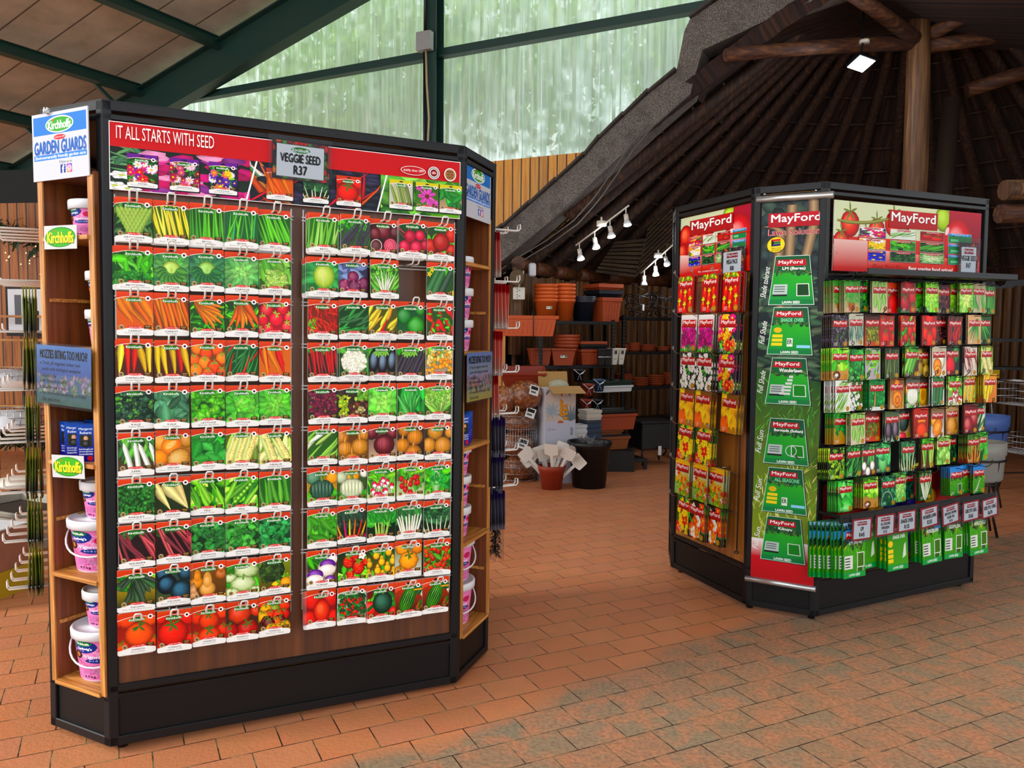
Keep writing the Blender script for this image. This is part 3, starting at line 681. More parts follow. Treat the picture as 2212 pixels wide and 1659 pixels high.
# woven reed mats hung under the far thatch
MATM = wood('reed_mat', '#170d05', '#35220f', '#584020', 'X', .9, 1.4)
for q, lab in (([(1285, 588), (1372, 600), (1400, 512), (1330, 520)], 'striped reed mat panel seen between the two spotlight bars'), ([(1372, 600), (1475, 505), (1448, 440), (1400, 490)], 'folded striped reed mat beside the left edge of the right display')):
    P = [at(x, y, 10.2) for x, y in q]; m = MB(); nn = 9
    for k in range(nn):
        f0, f1 = k/nn, (k+.72)/nn
        A, B, C, D = P[0].lerp(P[3], f0), P[1].lerp(P[2], f0), P[1].lerp(P[2], f1), P[0].lerp(P[3], f1)
        m.add([A, B, C, D]+[p+Vector((0, .03, 0)) for p in (A, B, C, D)], [(0, 1, 2, 3), (7, 6, 5, 4), (0, 4, 5, 1), (1, 5, 6, 2), (2, 6, 7, 3), (3, 7, 4, 0)])
    tag(m.build('reed_mat', MATM), lab, 'mat')
# thatch panels catching light at the right
for q, lab in (([(2062, 415), (2130, 415), (2105, 310), (2070, 330)], 'lit patch of thatch right of the leaning post'),):
    pass
# ---------------------------------------------------------------- outside: trees seen through the sheets
def tree(x, y, h, r, seed, label, n=2300):
    g = random.Random(seed); t = empty('garden_tree', (x, y, 0), 0, label, 'tree', 'trees outside the translucent wall')
    m = MB(); m.tube([(0, 0, 0), (.1, 0, h*.5), (0, .1, h*.8)], [.16, .12, .06], 8); m.build('trunk', TRUNKM, t)
    m = MB(); lumps = [(g.uniform(-.6, .6)*r, g.uniform(-.6, .6)*r, h-r*.8+g.uniform(-.8, .7)*r, r*g.uniform(.35, .6)) for _ in range(11)]
    for i in range(n):
        a, b, c, q = g.choice(lumps); th, ph = g.uniform(0, 6.28), math.acos(g.uniform(-1, 1)); q *= g.uniform(.75, 1.05)
        p = Vector((a+q*math.sin(ph)*math.cos(th), b+q*math.sin(ph)*math.sin(th), c+q*math.cos(ph)))
        u = Vector((g.uniform(-1, 1), g.uniform(-1, 1), g.uniform(-1, 1))).normalized(); w = u.cross(Vector((g.uniform(-1, 1), g.uniform(-1, 1), g.uniform(-1, 1)))).normalized(); s = g.uniform(.09, .2)
        m.add([p-u*s, p+w*s*.5, p+u*s, p-w*s*.5], [(0, 1, 2, 3)])
    m.build('crown', LEAFA, t); return t
for i, (tt, dd, hh, rr_) in enumerate([(-4.6, 4.2, 7.4, 2.6), (-2.0, 3.6, 7.8, 2.5), (.6, 4.4, 7.0, 2.5), (3.0, 5.4, 7.4, 2.4), (-7.2, 5.2, 7.0, 2.4)]):
    p = gp(tt, 0, dd); tree(p.x, p.y, hh, rr_, i+3, ['leafy tree left of the green column, behind the sheets', 'tall leafy tree right behind the green column', 'leafy tree behind the sheets right of the green column', 'leafy tree behind the rightmost sheets', 'leafy tree at the far left end of the sheets', 'farther tree between the two left trees', 'farther tree low behind the green column', 'farther tree low behind the right sheets'][i])
# ---------------------------------------------------------------- lamps of the hut
def lamp_pt(loc, e, col=(.9, .95, 1), r=.03):
    l = bpy.data.lights.new('lamp_light', 'POINT'); l.energy = e; l.color = col; l.shadow_soft_size = r
    o = bpy.data.objects.new('lamp_light', l); COL.objects.link(o); o.location = loc; return o
def spot_head(parent, p, aim, lit, base):
    """a little spot lamp: stem, socket, bulb"""
    p = Vector(p); d = Vector(aim).normalized()
    m = MB(); m.tube([base, p], .006, 6); m.tube([p-d*.005, p+d*.055], .022, 10)
    h = m.build('spot_head', CREAM, parent)
    m = MB(); q = p+d*.055; m.tube([q, q+d*.03, q+d*.05], [.02, .036, .04], 12); m.build('bulb_reflector', WHITEP, h)
    m = MB(); m.tube([q+d*.0505, q+d*.054], [.037, .03], 12); m.build('bulb', LED if lit else WHITEP, h)
def track(a, b, fr, lits, label, aims):
    a, b = Vector(a), Vector(b); c = (a+b)/2
    t = empty('spotlight_bar', c, 0, label, 'spotlight bar')
    m = MB(); m.tube([a-c, b-c], .009, 8); m.build('bar', CREAM, t)
    m = MB(); m.tube([(0, 0, .0), (0, 0, .05)], .05, 14); m.tube([(0, 0, .05), (.0, .02, .09)], .01, 6); m.build('mount', CREAM, t)
    for f, l, am in zip(fr, lits, aims):
        q = a.lerp(b, f)-c; spot_head(t, q+Vector((0, 0, -.07)), am, l, q)
    return t
DN = (.12, -.25, -.8)
track((.64, 8.2, 2.33), (1.10, 7.7, 2.66), (.07, .37, .66, .95), (1, 1, 1, 1), 'cream spotlight bar with four lit lamps left of the hut', [DN]*4)
track((1.50, 9.4, 2.14), (1.83, 9.0, 2.47), (.1, .42, .70, .97), (0, 1, 0, 0), 'smaller cream spotlight bar behind, one lamp glowing', [(.0, -.1, -1), (.05, -.15, -1), (.1, -.6, -.8), (.8, -.5, -.2)])
track((4.80, 7.5, 2.58), (5.35, 7.6, 2.85), (.04, .5), (1, 1), 'spotlight bar at the right edge above the trolley', [DN]*2)
for p, e in (((.95, 7.85, 2.35), 13), ((1.62, 9.1, 2.12), 10), ((4.85, 7.4, 2.3), 5)): lamp_pt(p, e)
fl = empty('floodlight', (3.18, 7.5, 3.95), 0, 'square white floodlight glowing under the dark thatch', 'floodlight')
m = MB(); m.box(-.1, .1, -.09, .09, -.02, .02); ob = m.build('housing', BLACK, fl, .005); ob.rotation_euler = (R(-22), R(8), R(20))
m = MB(); m.box(-.088, .088, -.078, .078, -.024, -.0205); o2 = m.build('lens', LEDF, fl); o2.rotation_euler = ob.rotation_euler
m = MB(); m.tube([(0, .02, .02), (.01, .03, .1), (.03, .05, .16), (.03, .06, .5)], .012, 6); m.build('bracket', BWIRE, fl)
m = MB(); m.lathe([(0, .02), (.045, .02), (.045, -.01), (0, -.012)], 14, (.05, .06, .2)); m.build('sensor', CREAM, fl)
lamp_pt((3.18, 7.45, 3.85), 18, (.85, .92, 1), .08)
# ---------------------------------------------------------------- seed packets of the tall display: pictures
PW, PH = .109, .143
RED, ORG, YEL = ['#d4201a', '#b91414', '#e23a22'], ['#ee7a14', '#f28a1e', '#d9620c'], ['#f3cf2a', '#e8bd1c', '#f7df58']
def B_(cols, pts, top='#5a1a10', bot='#7a2414', **k):
    def f(a, g): p_bg(a, g, top, bot); p_balls(a, g, cols, pts, **k)
    return f
def LV(cols, n=60, L=.3, w=.17, bg='#123a16', **k):
    def f(a, g): p_bg(a, g, bg); p_leaves(a, g, cols, n, L, w, **k)
    return f
def CU(cols, n=150, r=.085, bg='#0e2f16', **k):
    def f(a, g): p_bg(a, g, bg); p_curls(a, g, cols, n, r, **k)
    return f
def PD(cols, n, L, w, ang, aj=.12, bg='#1c4a1a', pre=None, post=None, **k):
    def f(a, g):
        p_bg(a, g, bg)
        if pre: pre(a, g)
        p_pods(a, g, cols, n, L, w, ang, aj, area=k.pop('area', (0, 1, .4, .6)) if 'area' in k else (0, 1, .4, .6), **k)
        if post: post(a, g)
    return f
def RO(outer, inner, bg='#123a18', head=None, **k):
    def f(a, g): p_bg(a, g, bg); p_leaves(a, g, [outer], 26, .5, .3); p_rosette(a, g, outer, inner, head=head, **k)
    return f
def ST(st, lf, bg='#10301a', **k):
    def f(a, g): p_bg(a, g, bg); p_leaves(a, g, lf, 30, .4, .2, area=(0, 1, .4, 1)); p_stalks(a, g, st, lf, **k)
    return f
def FN(cols, n, ox, oz, L, w, a0, a1, bg='#23401a', cap=None, leaves=None, **k):
    def f(a, g):
        p_bg(a, g, bg)
        if leaves: p_leaves(a, g, leaves, 40, .3, .08)
        p_fan(a, g, cols, n, ox, oz, L, w, a0, a1, cap=cap, **k)
    return f
def artichoke(a, g):
    p_bg(a, g, '#2c5220', '#1d3a1a'); p_leaves(a, g, ['#3f6d36', '#55803c'], 30, .5, .12)
    for k in range(7):
        n = 9-k
        for i in range(n):
            x = .5+(i-(n-1)/2)*.085*(1+.0*k); z = .72-k*.10
            a.leaf(x, z-.16, .3, .17, 1.57-(x-.5)*1.3, jit('#8db04a' if (i+k) % 2 else '#7aa23e', g, .1), '#b9cf74')
def cukes(c, n=3, ang=1.0, bg='#2d5a26', w=.2, L=1.0, flw=True):
    def f(a, g):
        p_bg(a, g, bg); p_leaves(a, g, G1, 14, .4, .3, area=(0, 1, .6, 1))
        p_pods(a, g, c, n, L, w, ang, .08, area=(.1, .85, .42, .52), tip=.8, base=.9)
        if flw:
            for q in ((.1, .7), (.2, .85), (.95, .1)): flower(a, q[0], q[1], .1, '#f2c230', '#d99a10', 5)
    return f
def cauli(a, g):
    p_bg(a, g, '#1e4a20'); p_leaves(a, g, ['#3d7a34', '#5c9a48', '#2a5f2c'], 26, .6, .26, area=(0, 1, 0, 1))
    a.ball(.5, .47, .46, .40, '#dcdcc4', '#f4f4e4', '#8f9270')
    for i in range(120):
        t, r = g.uniform(0, 6.28), g.random()**.5; a.curl(.5+r*.42*math.cos(t), .47+r*.36*math.sin(t), .06, jit('#e6e5d2', g, .05), g, 8, .35, .72)
def corn(bgc='#5a6a20', col='#efd98a', n=3):
    def f(a, g): p_bg(a, g, bgc); p_leaves(a, g, ['#a8b85a', '#c9d088', '#7f9a3c'], 14, .9, .2, aj=.5, ang=1.2); p_corn(a, g, n, col, '#c4cf84', 2.0 if n == 2 else 1.25, 1.05, .24)
    return f
def melon(a, g):
    p_bg(a, g, '#c98a3a', '#a86a24'); a.ball(.15, .75, .3, .28, '#d9a24a'); a.ball(.9, .8, .25, .25, '#c9924a')
    a.ball(.45, .65, .32, .26, '#f28a1c', '#ffb04a', '#d9701a', rot=.6); a.ell(.44, .66, .18, .08, '#ffd08a', .6)
    for k in range(14): a.ell(.44+g.uniform(-.13, .13), .66+g.uniform(-.08, .08), .025, .012, '#e8b868', g.random()*3, 6)
    a.ball(.1, .3, .26, .24, '#f39222', '#ffb65a', '#c9701a'); a.ball(.66, .25, .36, .3, '#d8a35a', '#ecc888', '#8a5a20', rot=.5)
    for k in range(60): t, r = g.uniform(0, 6.28), g.random()**.5; a.ell(.66+r*.33*math.cos(t), .25+r*.27*math.sin(t), .014, .008, '#e9c990', g.random()*3, 5)
def onions(col, pts, bg=('#6b4020', '#8a5a28'), hi=None, top=True, lines='#8a4a14'):
    def f(a, g):
        p_bg(a, g, *bg)
        for x, z, r in pts:
            a.ball(x, z, r, r*.93, jit(col, g, .08), hi)
            for k in range(-3, 4):
                if k: a.raw(np.array([(x+r*.95*k/4*math.cos(t)-.004, z+r*.86*math.sin(t)) for t in np.linspace(-1.4, 1.4, 7)]+[(x+r*.95*k/4*math.cos(t)+.006, z+r*.86*math.sin(t)) for t in np.linspace(1.4, -1.4, 7)]), L_(jit(lines, g, .1)), [(i, i+1, 12-i, 13-i) for i in range(6)])
            if top: a.pod(x, z+r*.75, r*.75, r*.3, 1.57+g.uniform(-.3, .3), jit('#c98a44', g), 0, .4, base=1)
    return f
def leek(a, g):
    p_bg(a, g, '#243a1c', '#5a4a34'); p_leaves(a, g, ['#3f8a3a', '#6aa84a', '#2d6a30'], 26, .7, .16, aj=.7, area=(0, 1, .5, 1))
    for x, an in ((.12, 1.85), (.32, 1.72), (.62, 1.95), (.88, 1.9)): a.pod(x+.25, .0, .85, .15, an, '#e9ead6', .1, .9, '#ffffff', lo='#9aa884', base=1.3)
    p_curls(a, g, ['#c9b890'], 10, .05, area=(.2, 1, 0, .1))
def peas(open_, col='#6cc02e'):
    def f(a, g):
        p_bg(a, g, '#235c1a'); p_leaves(a, g, GL+G1, 30, .4, .2)
        p_pods(a, g, [col, '#8ad042', '#58a826'], 7, .85, .17, .9 if open_ else 1.9, .25, area=(0, 1, .25, .7), bend=.5)
        if open_:
            a.pod(.2, .12, 1.0, .2, .85, '#4d9a22', .2)
            for k in range(7): a.ball(.3+.09*k, .22+.098*k, .055, .055, '#8fdc44', '#c8f58a')
    return f
def pumpkin(col, rib, bg, more=(), stem='#6a8a3a', lo=None):
    def f(a, g):
        p_bg(a, g, *bg); p_leaves(a, g, G1, 16, .4, .25, area=(0, 1, 0, .4))
        for x, z, r, c in more: a.ball(x, z, r, r*.9, c)
        a.ball(.48, .38, .42, .33, col, lo=lo)
        for k in range(-3, 4): a.ell(.48+k*.115, .38, .014, .30*math.sqrt(max(.05, 1-(k/3.9)**2)), rib, -k*.05, 10)
        for k in range(-3, 3): a.ball(.54+k*.115, .40, .05, .27*math.sqrt(max(.05, 1-((k+.5)/3.9)**2)), col, lo=col)
        a.pod(.5, .66, .2, .1, 1.9, stem, .5, .9, base=1.2)
    return f
def radish(c, white):
    def f(a, g):
        p_bg(a, g, '#2a5a24', '#c9d8a0'); p_leaves(a, g, G1+GL, 34, .5, .14, area=(0, 1, .35, 1))
        for i in range(13):
            x, z = g.uniform(.05, .95), g.uniform(.08, .66); r = .105
            a.pod(x, z, .35, .03, g.uniform(1.2, 2), '#7ab84a'); a.ball(x, z, r*.85, r, c)
            if white: a.ball(x+.01, z-r*.45, r*.7, r*.55, '#f1ecec', '#ffffff', '#d9b8c0'); a.pod(x, z-r*.9, .12, .02, 4.6, '#f4f0ee')
    return f
def rhubarb(a, g):
    p_bg(a, g, '#2a1216'); p_curls(a, g, ['#2d5a2a', '#3d7a34'], 40, .1, area=(0, 1, .72, 1.05))
    for i in range(15):
        x = g.uniform(-.1, .9); a.pod(x, .95-g.random()*.25, 1.2, .075, -1.0+g.uniform(-.3, .25), jit(g.choice(['#8f1f30', '#a83244', '#c25a5e', '#76182a']), g, .15), .1, .9, base=1.2)
def butternut(a, g):
    p_bg(a, g, '#8a5a1c', '#5a3a14')
    for x, z, s, c in ((.15, .5, .8, '#d98a24'), (.86, .7, .8, '#b8703a'), (.05, .15, .6, '#c9986a'), (.45, .28, 1.05, '#dba45e')):
        a.ball(x, z+.26*s, .13*s, .26*s, c); a.ball(x, z, .24*s, .22*s, c); a.ball(x, z+.22*s, .125*s, .2*s, c, lo=c); a.pod(x, z+.5*s, .08, .05, 1.7, '#7a6a2a', 0, .9, base=1)
    a.pod(.55, .02, .5, .16, .1, '#f2a838')
def patty(a, g):
    p_bg(a, g, '#3f6a24', '#7a9a4a'); p_leaves(a, g, G1, 20, .4, .25)
    for x, z, r in ((.62, .74, .38), (.12, .55, .22), (.5, .34, .4), (.15, .1, .25), (.9, .1, .22)):
        a.ball(x, z, r, r*.62, '#c2d49a', '#e8f0cc', '#6f8a44', lob=9, n=27); a.pod(x, z+r*.3, r*.5, r*.16, 1.4, '#6a9a3a', 0, .9, base=1)
def turnip(a, g):
    p_bg(a, g, '#3a2c1c', '#6a5538'); p_leaves(a, g, G1, 12, .6, .16, area=(0, .5, .6, 1), ang=2.3, aj=.4)
    for x, z, r in ((.85, .82, .22), (.66, .5, .32), (.25, .2, .32), (.75, .08, .2)):
        a.ball(x, z, r, r*.95, '#ece4d8', '#ffffff', '#9a8a78'); a.ball(x+.02, z+r*.36, r*.86, r*.58, '#7a3fa0', '#a874c8', '#5a2a80'); a.ball(x, z-r*.1, r*.9, r*.5, '#eee6da', '#fff', '#ece2d4')
def berries(a, g):
    p_bg(a, g, '#1c3a18', '#3a4a20'); p_leaves(a, g, GL+G1, 24, .3, .2, area=(0, 1, 0, .4))
    for x, z, r in ((.55, .8, .2), (.35, .62, .22), (.7, .42, .25), (.42, .2, .17), (.95, .6, .15), (.85, .9, .12)):
        a.ball(x, z, r*.85, r, '#d8201c', '#f2605a', '#8a0c10')
        for k in range(16): a.ell(x+g.uniform(-.6, .6)*r, z+g.uniform(-.7, .7)*r, .008, .011, '#f5c060', 0, 5)
        for k in range(5): a.leaf(x, z+r*.8, r*.6, r*.2, k*1.26, '#5a9a30')
    flower(a, .82, .8, .14, '#f8f8f4', '#e8c020', 5, w=.8)
def marrow(a, g):
    p_bg(a, g, '#d8b840', '#2a3a1c'); p_leaves(a, g, G1, 16, .4, .2, area=(0, 1, .5, 1))
    p_fan(a, g, ['#1d4a1e', '#2a6428', '#153a1a'], 9, .5, .95, .75, .15, 3.6, 5.9, tip=.9, base=.7); p_fan(a, g, ['#2a6428', '#1a4420'], 4, .45, .75, .7, .17, 4.1, 5.2, tip=.9, base=.7)
def tomgrid(cols, pts, hi=None, lob=0, sq=.9, bg=('#8a1410', '#b82a18'), stem='#3a6a1c'):
    def f(a, g): p_bg(a, g, *bg); p_balls(a, g, cols, pts, stem, hi, lob, sq)
    return f
def cherry(cols, n, r, bg, stem='#4a8a24', sq=1.0, vine=True):
    def f(a, g):
        p_bg(a, g, *bg); p_leaves(a, g, G1, 26, .35, .15)
        if vine: a.pod(.6, -.1, 1.2, .035, 1.5, '#7ab03a', .2, 1, base=1); a.pod(.3, 0, 1.0, .03, 1.35, '#6a9a34', .2, 1, base=1)
        p_grid(a, g, cols, n, r, stem, sq=sq, area=(.04, .96, .05, .95))
    return f
def wmelon(a, g):
    p_bg(a, g, '#c8503a', '#3a2418'); a.poly([(.75, .95), (1.1, 1.0), (1.1, .5)], '#e8e0c0'); a.poly([(0, .75), (.35, .9), (.1, 1.1), (0, 1.1)], '#e86a58')
    p_leaves(a, g, GD, 8, .3, .2, area=(.7, 1, .7, 1)); p_stripes(a, g, .46, .47, .27, .48, -.45, '#5aa032', '#1d5a1e', 7)
    for x, z, r in ((.9, .2, 0), (1.02, .05, .1)): a.poly([(x-.25, z-.22), (x+.02, z+.22), (x+.1, z+.16), (x-.1, z-.25)], '#2f7a2a'); a.poly([(x-.22, z-.2), (x+.0, z+.18), (x-.1, z-.2)], '#e8483a')
    a.rect(.7, 1, .75, .8, '#f0b050')
def sugarbaby(a, g):
    p_bg(a, g, '#6a1c18', '#a83428'); p_leaves(a, g, G1, 22, .4, .2); a.ball(.1, .35, .25, .25, '#e84a44'); a.ell(.1, .35, .28, .06, '#2a6a2a', .6)
    a.ball(.55, .5, .36, .38, '#1f4a34', '#4a8068', '#0a2018'); a.ball(.95, .12, .2, .2, '#e04038'); a.poly([(.0, .1), (.4, .02), (.4, -.1), (0, -.1)], '#e0402f')
    a.curl(.58, .8, .04, '#8a7a3a', g)
def salad(a, g):
    p_bg(a, g, '#1c2414'); p_curls(a, g, ['#a8c83a', '#c2dc50'], 45, .09, area=(0, .38, .1, .75)); p_curls(a, g, ['#5a2a20', '#7a4028', '#3a1c18'], 60, .12, area=(.35, 1, .05, .6)); p_curls(a, g, ['#74b83a', '#98cc58'], 30, .12, area=(.6, 1, .62, 1)); p_curls(a, g, ['#3a2420', '#4a3420'], 22, .1, area=(0, .55, .75, 1)); p_curls(a, g, ['#b8a878', '#c8d080'], 16, .06, area=(.3, .9, 0, .45))
def squashdark(a, g):
    p_bg(a, g, '#8a9a30', '#5a4a1c'); p_leaves(a, g, ['#e8c030', '#6a9a2a'], 18, .4, .2, area=(.5, 1, 0, .5)); a.ball(.4, .62, .42, .36, '#2c4a1e', '#5a7a3a', '#10240c'); p_curls(a, g, ['#2a4018', '#3a5a24'], 70, .07, area=(.05, .75, .3, .9), dark=.6); a.ball(.85, .2, .2, .18, '#e8a024')
def tommix(a, g):
    p_bg(a, g, '#2a1c14', '#5a3a24'); p_balls(a, g, RED+['#e8a81c', '#8a9a2a', '#4a2018', '#e86a1c', '#6a1c1c'], [(g.uniform(.05, .95), z, .19) for z in (.95, .9, .75, .7, .5, .48, .3, .25, .1, .05) for _ in (0, 1)], '#5a7a24', lob=6)
def windowbox(a, g):
    p_bg(a, g, '#c9d4c8', '#8aa07a'); p_leaves(a, g, GD+['#2a5a2a'], 90, .26, .12, area=(.08, .95, .2, .85)); p_grid(a, g, RED, 40, .042, None, area=(.1, .9, .15, .7)); a.poly([(.3, 0), (.75, 0), (.8, .15), (.25, .15)], '#7a3a1c')
def ylwpear(a, g):
    p_bg(a, g, '#2a4a18', '#7a5a14'); p_leaves(a, g, G1, 16, .3, .14)
    for x, z in ((.8, .8), (.36, .72), (.95, .5), (.55, .5), (.1, .45), (.75, .28), (.4, .22), (.08, .1), (.97, .1), (.58, .02)):
        a.ball(x, z+.1, .07, .13, '#f2b41c'); a.ball(x, z, .12, .13, '#f5b81e'); a.pod(x, z+.2, .08, .02, 1.6, '#5a8a24')
def goose(a, g):
    p_bg(a, g, '#2a4a1a', '#b8a890'); p_leaves(a, g, G1, 20, .35, .2, area=(0, 1, .5, 1)); p_leaves(a, g, ['#c9b070', '#a89050'], 30, .25, .15, area=(0, 1, .35, .85)); p_grid(a, g, ['#f29a1c', '#f7b03a'], 34, .07, None, area=(.04, .96, .05, .55)); p_balls(a, g, ['#f29a1c'], [(.5, .78, .06), (.8, .7, .06), (.3, .68, .06)])
def eggs(long_):
    def f(a, g):
        p_bg(a, g, '#2a2418', '#4a4a34'); p_leaves(a, g, G1, 12, .4, .2, area=(0, 1, .6, 1))
        if long_: p_pods(a, g, ['#1c1020', '#2a1830'], 7, 1.0, .15, 1.15, .06, area=(.05, .95, .4, .5), tip=.9)
        else:
            for x, z in ((.2, .5), (.52, .45), (.85, .5)): a.ball(x, z, .19, .42, '#1a1220', '#8aa0b4', '#08060a', rot=-.1)
        for x, z in ((.35, .82), (.6, .85)): [a.leaf(x, z, .22, .09, 3.6+k*.6, '#7ab04a') for k in range(4)]
    return f
GR = ['#4fae22', '#66c034', '#3a8f1a']
